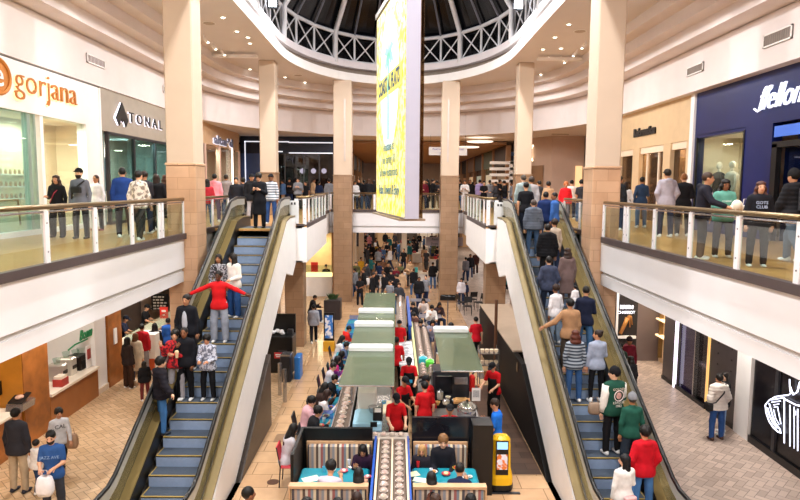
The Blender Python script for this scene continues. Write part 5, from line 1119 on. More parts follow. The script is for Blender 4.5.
MB().lathe([(.2,0),(.24,.05),(.25,.2),(.24,.22)],tuple(q),20).build('pot',STEEL,t,smooth=True); MB().lathe([(.25,.22),(.22,.3),(.12,.36),(.02,.38)],tuple(q),20).build('lid',mat('#c4c0b8',.2,.8,.05,4,kind='lid_steel'),t,smooth=True); MB().lathe([(.03,.38),(.03,.42),(.01,.43)],tuple(q),8).build('knob',BLACK,t)
for i,(px,py,r,h_,c,lab,nm) in enumerate(((452,392,.11,.16,'#d88aa0','pink lidded pot on the right kitchen worktop','pot'),(440,399,.08,.2,'#c9c4b8','tall steel canister left on the right worktop','canister'),(459,391,.1,.14,'#a8a49c','small steel saucepan right of the pink pot','saucepan'),(446,404,.09,.1,'#e8dfc8','cream bowl near the front of the right worktop','bowl'),(471,388,.09,.24,'#c02a26','tall red thermos on the right kitchen worktop','thermos'))):
    q=onk(px,py); t=thing(nm,lab,'pot',q); cm=mat(c,.35,.2,.06,5,kind='pot'); MB().lathe([(r*.9,0),(r,h_*.3),(r,h_),(r*.92,h_)],tuple(q),14).build('body',cm,t); MB().lathe([(r*1.03,h_),(r*.7,h_+.03),(.02,h_+.04),(.02,h_+.07)],tuple(q),14).build('lid',STEEL,t)
q=onk(463,402); t=thing('cutting_board','brown wooden cutting board stack on the right worktop','board',q); MB().cbox(q.x-.25,q.x+.18,q.y-.14,q.y+.14,zk,zk+.06,.01).build('board',mat('#c08a54',.5,0,.15,8,kind='board_wood'),t); MB().cbox(q.x-.2,q.x+.1,q.y-.1,q.y+.1,zk+.06,zk+.09,.01).build('upper_board',mat('#d8a468',.5,0,.15,8,kind='board_wood'),t)
q=onk(476,401); t=thing('paper_stand','white paper order sheet standing on the right kitchen worktop','paper',q); B(q.x-.11,q.x+.11,q.y,q.y+.01,zk,zk+.34).build('sheet',WHITE,t); B(q.x-.08,q.x+.08,q.y-.003,q.y,zk+.1,zk+.28).build('print',mat('#b8b8bc',.6,0,.4,60,kind='print'),t)
t=thing('oven','tall dark kitchen oven and hood under the lone right canopy','oven',(1.5,16.2,LZ)); MB().cbox(.98,1.95,15.9,16.6,LZ,LZ+1.55,.03).build('body',mat('#3d4048',.3,.5,.1,4,kind='oven_steel'),t); B(1.05,1.5,15.88,15.9,LZ+.95,LZ+1.4).build('door',mat('#1a1c24',.15,.2,.1,3,kind='oven_glass'),t); B(1.55,1.9,15.88,15.9,LZ+1.2,LZ+1.4).build('control_panel',STEEL,t); MB().tube([(1.08,15.85,LZ+1.43),(1.48,15.85,LZ+1.43)],.015,6).build('door_handle',STEEL,t)
q=onz(472,378,LZ+1.3); t=thing('fire_extinguisher','red extinguisher standing by the dark oven in the right kitchen','extinguisher',q); MB().lathe([(.08,-.35),(.085,-.3),(.085,.02),(.05,.08),(.02,.1)],tuple(q),12).build('tank',mat('#d02420',.3,.1,.05,4,kind='red_tank'),t); MB().tube([(q.x,q.y,q.z+.1),(q.x+.06,q.y,q.z+.16)],.02,6).build('valve',BLACK,t); MB().tube([(q.x,q.y,LZ+.0),(q.x,q.y,q.z-.35)],.03,6).build('stand',DSTEEL,t)
t=thing('worktop_table','white marbled worktop between the two kitchens','table',(.4,20,LZ)); B(.12,.58,18.6,21.6,LZ+.86,LZ+.92).build('marble_top',patt('#e4e2e6','#a8a8b0',6),t); B(.16,.54,18.7,21.5,LZ,LZ+.86).build('base',WHITE,t)
for i,(px,py,c,lab) in enumerate(((423,361,'#28a8b8','teal plastic crate on the kitchen side counter'),(430,364,'#58c83a','bright green plastic crate beside the teal one'))):
    q=onz(px,py,LZ+1.0); t=thing('plastic_crate',lab,'crate',(q.x,q.y,LZ+.9)); MB().cbox(q.x-.13,q.x+.13,q.y-.15,q.y+.15,LZ+.9,LZ+1.12,.02).build('crate',mat(c,.4,0,.06,4,kind='plastic'),t); MB().tube([(q.x-.13,q.y,LZ+1.1),(q.x,q.y,LZ+1.2),(q.x+.13,q.y,LZ+1.1)],.012,6).build('handle',WHITE,t)
B(.62,1.3,16.2,17.3,LZ,LZ+.9).build('side_counter',mat('#5a5652',.4,.2,.1,4,kind='counter_steel')); tag(bpy.data.objects['side_counter'],'dark side counter holding the teal and green crates','counter')
# booths
def stripes():
    mt,nt,b=nmat('striped_cushion'); N=nt.nodes; L=nt.links
    ge=N.new('ShaderNodeNewGeometry'); sp=N.new('ShaderNodeSeparateXYZ'); L.new(ge.outputs['Position'],sp.inputs[0])
    m1=N.new('ShaderNodeMath'); m1.operation='MULTIPLY'; m1.inputs[1].default_value=2.3; L.new(sp.outputs[0],m1.inputs[0]); m2=N.new('ShaderNodeMath'); m2.operation='FRACT'; L.new(m1.outputs[0],m2.inputs[0])
    rp=N.new('ShaderNodeValToRGB'); rp.color_ramp.interpolation='CONSTANT'; cs=['#8d8f96','#cdb59a','#5b4a42','#c9c2b4','#a0605a','#7f8a96','#d8c8a8','#4f4a50','#b09a88']
    e=rp.color_ramp.elements; e[0].color=(*srgb(cs[0]),1); e[1].position=.11; e[1].color=(*srgb(cs[1]),1)
    for i in range(2,9): x=e.new(i/9); x.color=(*srgb(cs[i]),1)
    L.new(m2.outputs[0],rp.inputs[0]); L.new(rp.outputs[0],b.inputs['Base Color']); b.inputs['Roughness'].default_value=.8; return mt
STR=stripes(); BWD=mat('#c9a27c',.4,0,.1,3,kind='bench_wood')
t=thing('booth_partition','black high partition around the left dining booth','partition',(-1.2,12.6,LZ)); B(-1.98,-.47,12.66,12.74,LZ,-3.72).build('back_panel',BLACK,t); B(-1.98,-1.92,11.35,12.66,LZ,-3.72).build('side_panel',BLACK,t)
t=thing('booth_partition','black high partition behind the right dining booth','partition',(1.1,12.6,LZ)); B(.36,2.02,12.72,12.8,LZ,-3.5).build('back_panel',mat('#1b1b22',.15,0,.2,2,kind='black_gloss'),t); B(1.6,2.02,12.3,12.72,LZ,-3.5).build('end_block',mat('#151416',.3,0,.1,2,kind='black_matte'),t)
def bench(x0,x1,yb,label,facing=1,grp='striped booth benches'):
    t=thing('booth_bench',label,'bench',((x0+x1)/2,yb,LZ),grp)
    y0,y1=(yb-.12,yb) if facing>0 else (yb,yb+.12)
    MB().cbox(x0,x1,y0,y1,LZ+.45,LZ+.98,.03).build('striped_backrest',STR,t); B(x0-.03,x1+.03,yb-.02,yb+.04,LZ,LZ+1.02).build('wood_frame',BWD,t) if facing>0 else MB().box(x0-.03,x1+.03,yb-.02,yb+.14,LZ+.98,LZ+1.03).box(x0-.03,x0,yb-.02,yb+.14,LZ,LZ+.98).box(x1,x1+.03,yb-.02,yb+.14,LZ,LZ+.98).build('wood_frame',BWD,t)
    MB().cbox(x0,x1,(y0-.42) if facing>0 else y1,y0 if facing>0 else y1+.42,LZ+.3,LZ+.46,.04).build('seat_cushion',STR,t); B(x0+.03,x1-.03,(y0-.38) if facing>0 else y1,y0 if facing>0 else y1+.38,LZ,LZ+.3).build('seat_base',BWD,t); return t
bench(-1.82,-.5,12.6,'striped bench at the back of the left booth, facing the viewer')
bench(.42,1.5,12.6,'striped bench at the back of the right booth, facing the viewer')
bench(-1.86,-.5,10.62,'striped bench at the front of the left booth, its back to the viewer',-1)
bench(.36,1.62,10.62,'striped bench at the front of the right booth, its back to the viewer',-1)
def dtable(x0,x1,y0,y1,label):
    t=thing('dining_table',label,'table',((x0+x1)/2,(y0+y1)/2,LZ),'teal booth tables'); MB().cbox(x0,x1,y0,y1,LZ+.7,LZ+.75,.03).build('tabletop',TEAL,t); MB().tube([((x0+x1)/2,(y0+y1)/2,LZ),((x0+x1)/2,(y0+y1)/2,LZ+.7)],.05,8).build('pedestal',DSTEEL,t); MB().lathe([(.25,0),(.25,.03),(.05,.05)],((x0+x1)/2,(y0+y1)/2,LZ),16).build('foot_plate',DSTEEL,t)
dtable(-1.85,-.5,11.12,11.95,'teal dining table in the left booth'); dtable(.35,1.62,11.12,11.98,'teal dining table in the right booth')
zt_=LZ+.75
for i,(px,py,w,h_,a,lab) in enumerate(((311,479,.32,.22,.5,'pale green menu sheet on the left booth table'),(413,474,.24,.2,.4,'pale menu sheet at the left of the right booth table'),(421,480,.3,.18,-.3,'long pale menu sheet nearer the viewer on the right booth table'),(463,478,.16,.12,.2,'small white napkin on the right side of the right booth table'),(353,466,.2,.1,.8,'white paper strip on the left booth table'))):
    q=onz(px,py,zt_+.006); c_,s_=math.cos(a),math.sin(a); P_=[(q.x+(u*c_-v*s_),q.y+(u*s_+v*c_),zt_+.004) for u,v in ((-w/2,-h_/2),(w/2,-h_/2),(w/2,h_/2),(-w/2,h_/2))]
    o=MB().prism(P_,(0,0,.003)).build('menu_sheet',mat(['#d8e8c8','#e8e6b8','#dfe8c8','#f4f2ee','#f0eeee'][i],.6,0,.1,14,kind='paper')); tag(o,lab,'paper')
def dish(px,py,z,r,c,fc,lab,cat='bowl'):
    q=onz(px,py,z+.02); t=thing('food_dish',lab,cat,(q.x,q.y,z)); MB().lathe([(r*.5,0),(r,.03),(r*.98,.04),(r*.6,.02)],(q.x,q.y,z),14).build('dish',mat(c,.3,0,.05,4,kind='china'),t); MB().ell((q.x,q.y,z+.035),(r*.6,r*.6,.03),10,6).build('food',mat(fc,.6,0,.4,30,kind='food'),t)
dish(446,474,zt_,.09,'#c03848','#e8c890','red-rimmed bowl of food in the middle of the right booth table'); dish(434,472,zt_,.07,'#f0ece6','#c88a50','white dish of food left of the red bowl, right booth'); dish(456,468,zt_,.07,'#e8c840','#d84a38','yellow dish of food before the boy, right booth'); dish(470,477,zt_,.05,'#f0ece6','#d8d0c0','small white saucer at the right edge of the right booth table')
dish(344,471,zt_,.08,'#d8486a','#f0d0c0','pink bowl of food on the left booth table'); dish(357,469,zt_,.07,'#f0ece6','#c8504a','white plate of red food by the woman, left booth'); dish(368,477,zt_,.07,'#e86a80','#e8e0d0','small pink plate at the right end of the left booth table'); dish(333,470,zt_,.06,'#f0f0ee','#9ac070','white saucer in the middle of the left booth table')
for i,(px,py,c,nm) in enumerate(((418,463,'#d02a2a','red'),(431,470,'#e8e8f0','white'),(349,461,'#e8e8f0','pale'),(324,468,'#58b0d0','light blue'))):
    q=onz(px,py,zt_+.08); t=thing('drinking_cup',nm+' drinking cup on the '+('right' if px>400 else 'left')+' booth table','cup',(q.x,q.y,zt_)); MB().lathe([(.025,0),(.035,.11),(.03,.11),(.025,.01)],(q.x,q.y,zt_),10).build('cup',mat(c,.3,0,.03,4,kind='cup'),t)
zc_=LZ+.74
for i in range(16):
    y=13.5+i*.62; x=-1.72+((i*37)%7-3)*.03; c=['#e8e8ea','#d04a4a','#e8d060','#4a70d0','#f0c8a0','#c87aa0','#f4f4f2','#48a068'][i%8]; cn=['white','red','yellow','blue','peach','pink','pale','green'][i%8]
    t=thing('food_dish','%s dish on the teal counter, %s'%(cn,'near the booth end' if i<8 else 'toward the far end'),'dish',(x,y,zc_),'dishes on the teal counter'); MB().lathe([(.05,0),(.1,.03),(.095,.04),(.05,.02)],(x,y,zc_),12).build('dish',mat(c,.3,0,.05,4,kind='china'),t); MB().ell((x,y,zc_+.03),(.05,.05,.03),8,5).build('food',mat(['#c8885a','#e0c8a0','#a84a3a'][i%3],.6,0,.3,20,kind='food'),t)
# serving robot
t=thing('serving_robot','yellow and black serving robot with a lit screen beside the right booth','robot',(2.24,12.65,LZ))
YEL2=mat('#eab81c',.25,.05,.04,3,kind='robot_yellow'); cx,cy=2.24,12.65
def rr(w,d_,z,n=20): return [(cx+w*math.copysign(abs(math.cos(a))**.6,math.cos(a)),cy+d_*math.copysign(abs(math.sin(a))**.6,math.sin(a)),z) for a in [2*PI*i/n for i in range(n)]]
def loft(rings):
    n=len(rings[0]); return MB().add(sum(rings,[]),[(k*n+i,k*n+(i+1)%n,(k+1)*n+(i+1)%n,(k+1)*n+i) for k in range(len(rings)-1) for i in range(n)]+[tuple(reversed(range(n))),tuple(range((len(rings)-1)*n,len(rings)*n))])
loft([rr(.24,.24,LZ+.02),rr(.26,.26,LZ+.06),rr(.26,.26,LZ+.16)]).build('base',BLACK,t,smooth=False)
loft([rr(.25,.25,LZ+.16),rr(.25,.24,LZ+.3),rr(.21,.18,LZ+.5),rr(.2,.16,LZ+.95),rr(.19,.14,LZ+1.1),rr(.13,.09,LZ+1.16)]).build('yellow_shell',YEL2,t)
MB().prism([(cx-.13,cy-.2,LZ+.38),(cx+.13,cy-.2,LZ+.38),(cx+.13,cy-.165,LZ+1.1),(cx-.13,cy-.165,LZ+1.1)],(0,-.02,0)).build('black_front',BLACK,t)
MB().prism([(cx-.11,cy-.222,LZ+.5),(cx+.11,cy-.222,LZ+.5),(cx+.11,cy-.205,LZ+.82),(cx-.11,cy-.205,LZ+.82)],(0,-.005,0)).build('picture_screen',patt('#e8803a','#e8e4f0',9),t)
MB().prism([(cx-.11,cy-.2,LZ+.93),(cx+.11,cy-.2,LZ+.93),(cx+.11,cy-.193,LZ+1.08),(cx-.11,cy-.193,LZ+1.08)],(0,-.005,0)).build('top_screen',emis('#8cc0f0',1.2),t)
t=thing('floor_mat','thin dark metal floor plate by the serving robot','plate',(2.4,12.45,LZ)); B(1.95,2.62,12.35,12.43,LZ,LZ+.02).build('plate',DSTEEL,t)
# chairs
def chair(loc,rz,label,grp,seatc,framec='#2a2a2c'):
    t=thing('dining_chair',label,'chair',loc,grp,rz); sm=mat(seatc,.5,0,.08,5,kind='chair_seat'); fm=mat(framec,.4,.3,.05,5,kind='chair_frame')
    MB().cbox(-.21,.21,-.2,.21,.43,.47,.03).build('seat',sm,t,world=False); MB().prism([(-.2,-.2,.6),(.2,-.2,.6),(.19,-.26,.88),(-.19,-.26,.88)],(0,-.025,0)).build('backrest',sm,t,world=False)
    for x,y in ((-.18,.17),(.18,.17)): MB().tube([(x,y,0),(x*.95,y*.95,.43)],.014,6).build('leg',fm,t,world=False)
    for x in (-.19,.19): MB().tube([(x,-.22,0),(x,-.19,.45),(x,-.27,.88)],.014,6).build('leg',fm,t,world=False)
    return t
q=sit_at(299.5,424.5); chair((q.x-.2,q.y+.05,LZ),-PI/2,'red chair under the long-haired woman at the end of the teal counter','chairs along the teal counter','#c22834')
for i,(px,py) in enumerate(((304,395),(310,406),(320,388),(318,381),(328,373),(327,361),(331.6,354),(336,349),(337,334))):
    q=sit_at(px,py); s_=chair((q.x,q.y-.03,LZ),-PI/2,'black chair at the teal counter, number %s place from the near end'%['second','third','fourth','fifth','sixth','seventh','eighth','ninth','tenth'][i] if False else 'black chair under the %s diner from the near end of the teal counter'%['second','third','fourth','fifth','sixth','seventh','eighth','ninth','tenth'][i],'chairs along the teal counter','#1e1c1e')
c0=None
for i,(px,py,a) in enumerate(((472,300,.3),(479,303,2.0),(486,298,1.2),(493,302,-.5),(468,307,3.0),(500,296,.9),(484,311,.1),(492,312,2.6),(462,303,-1.2))):
    q=onz(px,py,LZ+.4); chair((q.x,q.y,LZ),a,'black chair of the seating beyond the right kitchen, '+['by the stone column','second from the column','third from the column','under the ledge','nearest the column base','farthest right','nearest the viewer','right of the nearest','left edge one'][i],'black chairs beyond the right kitchen','#151417')
for i,(px,py,lab) in enumerate(((430,316,'small grey table with diners right of the far conveyor'),(420,300,'small grey table behind the first one, far right of the conveyor'),(452,330,'tan table of the man in white beyond the lone canopy'))):
    q=onz(px,py,LZ+.72); t=thing('dining_table',lab,'table',(q.x,q.y,LZ),'far dining tables'); w=.5 if i<2 else .9
    MB().cbox(q.x-w,q.x+w,q.y-.35,q.y+.35,LZ+.7,LZ+.74,.03).build('tabletop',mat('#6f6a70' if i<2 else '#c9a27c',.4,0,.1,4,kind='tabletop'),t); MB().tube([(q.x,q.y,LZ),(q.x,q.y,LZ+.7)],.05,8).build('pedestal',DSTEEL,t); MB().lathe([(.25,0),(.25,.03),(.05,.05)],(q.x,q.y,LZ),14).build('foot_plate',DSTEEL,t)
q=onz(448,297,LZ+1.5); t=thing('heater_stand','black oval-topped stand beside the right stone column','stand',(q.x+.0,q.y,LZ)); MB().tube([(q.x,q.y,LZ),(q.x,q.y,LZ+1.4)],.03,6).build('pole',STEEL,t); MB().cbox(q.x-.35,q.x+.35,q.y-.06,q.y+.06,LZ+1.35,LZ+1.6,.05).build('head',BLACK,t); MB().lathe([(.22,0),(.22,.03),(.03,.05)],(q.x,q.y,LZ),14).build('foot',STEEL,t)
# bowl rack and posts by right wall
t=thing('bowl_rack','steel rack stacked with cream paper bowls by the black wall','rack',(2.85,18.5,LZ))
for x in (2.55,3.12):
    for y in (18.3,18.8): MB().tube([(x,y,LZ),(x,y,LZ+1.5)],.015,6).build('upright',STEEL,t)
for z in (.6,1.0,1.35): B(2.53,3.14,18.28,18.82,LZ+z,LZ+z+.02).build('shelf',STEEL,t)
CW=mat('#e8d4b8',.5,0,.04,5,kind='paper_bowl'); n_=0
for z in (1.02,1.37):
    for k in range(4):
        x=2.63+k*.14; st=MB()
        for j in range(4): st.lathe([(.035,0),(.065,.05),(.06,.05)],(x,18.42,LZ+z+j*.02),10)
        o=st.build('bowl_stack',CW); tag(o,'stack of cream paper bowls on the steel rack','bowl stack','paper bowl stacks')
o=MB().lathe([(.1,0),(.12,.1),(.1,.14)],(2.8,18.5,LZ+.62),12).build('wood_bowl',WOOD); tag(o,'brown round tub on the lower shelf of the steel rack','tub')
MB().tube([(3.2,19.5,LZ),(3.2,19.5,-2.2)],.05,8).build('brown_post',mat('#5a3a28',.4,0,.1,3,kind='brown_post')); tag(bpy.data.objects['brown_post'],'slim brown post rising behind the bowl rack','post')
# service station left
t=thing('service_station','black waste and tray station with red notice beside the left escalator','station',(-4,21,LZ))
MB().cbox(-4.6,-3.5,20.7,21.5,LZ,LZ+1.25,.02).build('cabinet',BLACK,t); B(-4.6,-3.5,21.4,21.5,LZ+1.25,LZ+1.9).build('raised_back',BLACK,t); q=onY(279,355.5,20.68); B(q.x-.16,q.x+.16,20.67,20.7,q.z-.1,q.z+.1).build('red_notice',mat('#c8343a',.5,0,.05,3,kind='red_notice'),t)
MB().box(q.x-.12,q.x+.12,20.66,20.67,q.z+.01,q.z+.05).box(q.x-.1,q.x+.1,20.66,20.67,q.z-.05,q.z-.02).build('notice_print',WHITE,t); B(-3.98,-3.7,20.68,20.7,LZ+.55,LZ+.8).build('flap',DSTEEL,t)
for i,(x,y,lab) in enumerate(((-4.3,21.05,'crumpled white paper pile on the black waste station'),(-4.0,21.15,'white tray papers beside the pile on the waste station'))):
    m_=MB(); rr_=random.Random(i)
    for k in range(7): m_.ell((x+rr_.uniform(-.14,.14),y+rr_.uniform(-.14,.14),LZ+1.3+rr_.uniform(0,.08)),(.09,.08,.05),7,5)
    o=m_.build('paper_pile',mat('#dcdcde',.7,0,.1,9,.4,kind='paper')); tag(o,lab,'paper pile',kind='stuff')
o=MB().cbox(-3.75,-3.55,21.05,21.3,LZ+1.25,LZ+1.42,.02).build('napkin_dispenser',DSTEEL); tag(o,'dark napkin dispenser on the right of the waste station','dispenser')
t=thing('waste_bin','dark square bin with pale open top next to the waste station','bin',(-3.75,20.1,LZ)); q=onz(298,372,LZ+.2); MB().cbox(-3.75,-3.4,19.7,20.2,LZ,LZ+.85,.03).build('body',mat('#23262e',.4,0,.1,3,kind='bin'),t); B(-3.73,-3.42,19.72,20.18,LZ+.85,LZ+.9).build('lid',STEEL,t)
o=MB().cbox(-3.34,-3.14,20.0,20.6,LZ,LZ+.75,.03).build('recycling_bin',mat('#2d78c8',.4,0,.05,3,kind='blue_bin')); tag(o,'bright blue recycling bin right of the dark bin','bin')
q=onz(333,312,LZ+.3); t=thing('planter','dark square planter box with low plant by the left stone column','planter',(q.x,q.y,LZ)); MB().cbox(q.x-.4,q.x+.4,q.y-.4,q.y+.4,LZ,LZ+.95,.03).build('box',mat('#3a3436',.4,0,.1,3,kind='planter'),t); 
m_=MB(); rr_=random.Random(3)
for k in range(40):
    a=rr_.uniform(0,6.3); r=rr_.uniform(.05,.35); b=Vector((q.x+r*math.cos(a)*.6,q.y+r*math.sin(a)*.6,LZ+.9)); m_.prism([b,b+Vector((.05,0,.12)),b+Vector((r*math.cos(a)*.5,r*math.sin(a)*.5,.3)),b+Vector((-.05,0,.12))],(.0,.004,0))
m_.build('leaves',mat('#3f5a36',.6,0,.3,6,kind='leaf'),t)
q=onz(329,342,LZ+.35); t=thing('menu_stand','tall standing menu display with blue picture and yellow foot, left aisle','stand',(q.x,q.y,LZ)); B(q.x-.2,q.x+.2,q.y,q.y+.06,LZ+.4,LZ+1.5).build('frame',BLACK,t); B(q.x-.15,q.x+.15,q.y-.01,q.y,LZ+.5,LZ+1.4).build('picture',patt('#3a78c8','#e8e8f0',5),t); MB().cbox(q.x-.22,q.x+.22,q.y-.1,q.y+.16,LZ,LZ+.4,.03).build('yellow_foot',mat('#d8a028',.4,0,.1,3,kind='yellow_foot'),t)
o=MB().lathe([(.13,0),(.13,.006),(.001,.007)],(onz(273,482,LZ).x,onz(273,482,LZ).y,LZ),18).build('floor_drain',mat('#5a3a26',.4,.4,.1,6,kind='drain')); tag(o,'round brown metal cover set in the tiled floor left of the booth','floor cover')
q=onz(287,438,LZ); o=B(q.x-.3,q.x+.3,q.y-.25,q.y+.25,LZ,LZ+.006).build('floor_hatch',mat('#9a7a5c',.4,.1,.1,6,kind='hatch')); tag(o,'square brown hatch plate in the floor behind the long-haired woman','floor cover')
q=onz(284,420,LZ)
for i,(px,py) in enumerate(((280,395),(285,402))):
    q=onz(px,py,LZ); o=MB().tube([(q.x,q.y,LZ),(q.x,q.y,LZ+1.0)],.06,10).build('steel_bollard',STEEL); tag(o,'short steel post beside the dark wall, '+['farther','nearer'][i]+' of two','post','steel posts')
for (px,py,n) in ((507,212,0),):
    pass
# writing on the black wall and gold mark
q=onX(508,375,3.28)
o=MB().ell((3.28,onX(517,367,3.28).y,onX(517,367,3.28).z),(.012,.09,.14),12,8).build('gold_emblem',BRASS); tag(o,'small gold oval emblem on the glossy black wall','emblem')

# more things on the right worktop and around the machine
for i,(px,py,z,r,h_,c,lab,nm) in enumerate(((436,392,zk,.06,.22,'#2e6a3a','green bottle at the left back of the right worktop','bottle'),(440,388,zk,.05,.26,'#e6e0d6','white squeeze bottle behind the green bottle','bottle'),(444,393,zk,.05,.2,'#3a2a20','dark soy bottle beside the steel canister','bottle'),(448,399,zk,.07,.07,'#e9e2d0','small cream bowl before the pink pot','bowl'),(455,402,zk,.08,.06,'#b8c0c4','shallow steel bowl near the wooden boards','bowl'),(437,405,zk,.08,.09,'#d8b060','yellow bowl at the front left corner of the right worktop','bowl'),(457,386,zk,.06,.16,'#8a8a8c','grey canister by the dark oven','canister'),(480,388,zk,.07,.08,'#d86a50','orange dish at the right back of the right worktop','bowl'),
 (372,398,LZ+.92,.07,.12,'#e8e4d8','white tub right of the pale blue machine','tub'),(369,405,LZ+.92,.05,.18,'#d84030','red squeeze bottle right of the pale blue machine','bottle'),(384,405,LZ+.92,.06,.1,'#4a90c0','blue tub beside the cream board','tub'),(350,405,LZ+.92,.07,.1,'#c8c8c4','steel tub left of the pale blue machine','tub'))):
    q=onz(px,py,z); t=thing(nm,lab,nm,q); cm=mat(c,.35,.1,.06,5,kind='container')
    if nm=='bottle': MB().lathe([(r*.8,0),(r,h_*.1),(r,h_*.6),(r*.4,h_*.8),(r*.35,h_)],tuple(q),12).build('body',cm,t,smooth=True); MB().lathe([(r*.42,h_),(r*.42,h_+.03),(.005,h_+.035)],tuple(q),10).build('cap',BLACK,t)
    else: MB().lathe([(r*.6,0),(r,h_*.8),(r*1.04,h_),(r*.9,h_),(r*.5,h_*.3)],tuple(q),14).build('body',cm,t); MB().ell((q.x,q.y,q.z+h_*.7),(r*.8,r*.8,h_*.3),10,6).build('contents',mat(['#d8c8a0','#8aa060','#c07850'][i%3],.7,0,.3,20,kind='food'),t)
for i in range(14):
    y=13.7+i*.7; x=-1.86+(i%2)*.16; c=['#1c1c1e','#e8e8ea','#d84a6a','#58a0d0'][i%4]
    t=thing('soy_cup','%s cup standing on the teal counter, %s'%(['black','white','pink','light blue'][i%4],['near end','first third','middle','far end'][min(3,i//4)]),'cup',(x,y,zc_),'cups on the teal counter'); MB().lathe([(.03,0),(.04,.1),(.035,.1),(.028,.01)],(x,y,zc_),10).build('cup',mat(c,.3,0,.05,4,kind='cup'),t)
# ---------------------------------------------------------- everyone in the picture
BLK='#1b1b1f'; NVY='#1c2740'; DEN='#3a5a8c'; LDEN='#7f9bc0'; GRY='#8c8f98'; KHA='#b5a083'; RED='#c4161e'; WHT='#e8e6e4'
BR='#2b1a12'; HB='#120e0c'
def S(t,b='jeans'): return (t,b)
UPY={56:15.8,79:15.5,96:18.3,122:15.9,137.5:15.1,145:17,156:17.8,164.5:18.3,207:21,214.5:23,226:25,236:22,243:24,251.5:22,271:22,620:20,626:21,642.5:21.5,668:17.3,684.5:17.6,704.5:11.9,725.5:12.2,761:10.8,797:11.5,532:21.3,572:27,566:24}
def P(px,py,h,z,face,label,**k):
    if z==0:   # on the upper floor: stand at the measured distance, height read off the head
        q=onY(px,py,UPY[px]); h=min(1.92,max(1.5,q.z)); return person(Vector((q.x,q.y,0)),face,label,h=h,**k)
    return person(stand_at(px,py,h,z),face,label,h=h,**k)
D=2
# upper left gallery
P(56,175,1.62,0,180,'woman in loose black top with red crossbody strap behind the left railing',pose='bend',top=('sweater',BLK),bot=('wide','#26262a'),hair=('longwavy','#2e1a12'),detail=D,shoes='#222224')
cap_man=P(79,168,1.74,0,180,'bearded man in black cap and grey sweatshirt with chest bag, left railing',pose='stand',top=('sweater','#6b6f7a'),bot=('jeans','#26272c'),hair=('short',HB),hat=('cap','#17171a'),beard='#1a1412',detail=D,shoes='#222224')
P(96,175,1.6,0,170,'woman in white cardigan behind the bearded man with the chest bag',pose='stand',top=('sweater','#eceaf0'),bot=('jeans','#2a2a30'),hair=('tail','#3a2418'),detail=D,shoes='#a04040')
P(122,167.5,1.74,0,20,'man in royal blue jacket seen from behind in front of the taupe shop',pose='bend',top=('jacket','#1e3a78'),bot=('jeans','#22242c'),hair=('short',HB))
P(137.5,170,1.72,0,-15,'man in cream patterned fleece seen from behind at the left railing',pose='step',top=('jacket',patt('#d8d0c4','#8d8278',14)),bot=('jeans','#2b2d33'),hair=('short',HB))
P(145,172,1.66,0,60,'dark-haired person half hidden beyond the patterned fleece',pose='phone',top=('jacket','#3a3a42'),hair=('fluffy',BR))
P(156,174,1.62,0,10,'woman in black with brown hair left of the long-haired woman, taupe shop',pose='stand',top=('jacket',BLK),bot=('jeans','#202228'),hair=('long','#2a1a14'))
P(164.5,173.5,1.64,0,-20,'woman in black with very long wavy brown hair beside the left column',pose='walk',top=('coat','#1e1a1e'),bot=('jeans','#1e2026'),hair=('longwavy','#4a2c1e'))
for a in ((207,179,1.6,20,'woman in red jacket with dark hair just right of the left column','sweater','#b02a35','long',HB,'#4a6a98'),
 (214.5,174,1.72,0,'man in salmon pink hoodie beyond the left column','hoodie','#e88f9a','short',HB,'#4a3a5a'),
 (226,174.5,1.72,10,'man in grey-brown jacket with his back turned, beyond the left column','jacket','#8a7f7c','short','#2a2018','#3a4a6a'),
 (236,177.5,1.7,190,'person in black jacket looking back near the top of left escalator','jacket','#202026','short',HB,'#8a8a94'),
 (243,178,1.64,30,'dark-haired person behind the one looking back, left escalator top','jacket','#2a2a30','fluffy',HB,'#30323a'),
 (251.5,174,1.76,200,'tall man in black jacket and cap left of the left comb plate','jacket','#1c1c20','short',HB,'#b8b4b8'),
 (271,174,1.74,170,'man in grey striped sweater and black cap at the left escalator top','sweater',None,'short',HB,'#2a4a80')):
    P(a[0],a[1],a[2],0,a[3],a[4],top=(a[5],a[6] or striped('#d8dce4','#6a7484',3.5)),hair=(a[7],a[8]),bot=('jeans',a[9]),pose=random.choice(['stand','bend']),hat=('cap','#1a1a1e') if 'cap ' in a[4] or a[4].endswith('cap') else None)
person(Vector((-4.35,Y0+.35,0)),175,'person in long black coat looking down at a phone atop the left escalator',pose='phone',top=('coat','#15161c'),bot=('jeans','#15161c'),hair=('fluffy',HB),h=1.74,detail=D,shoes='#1a1a1a')
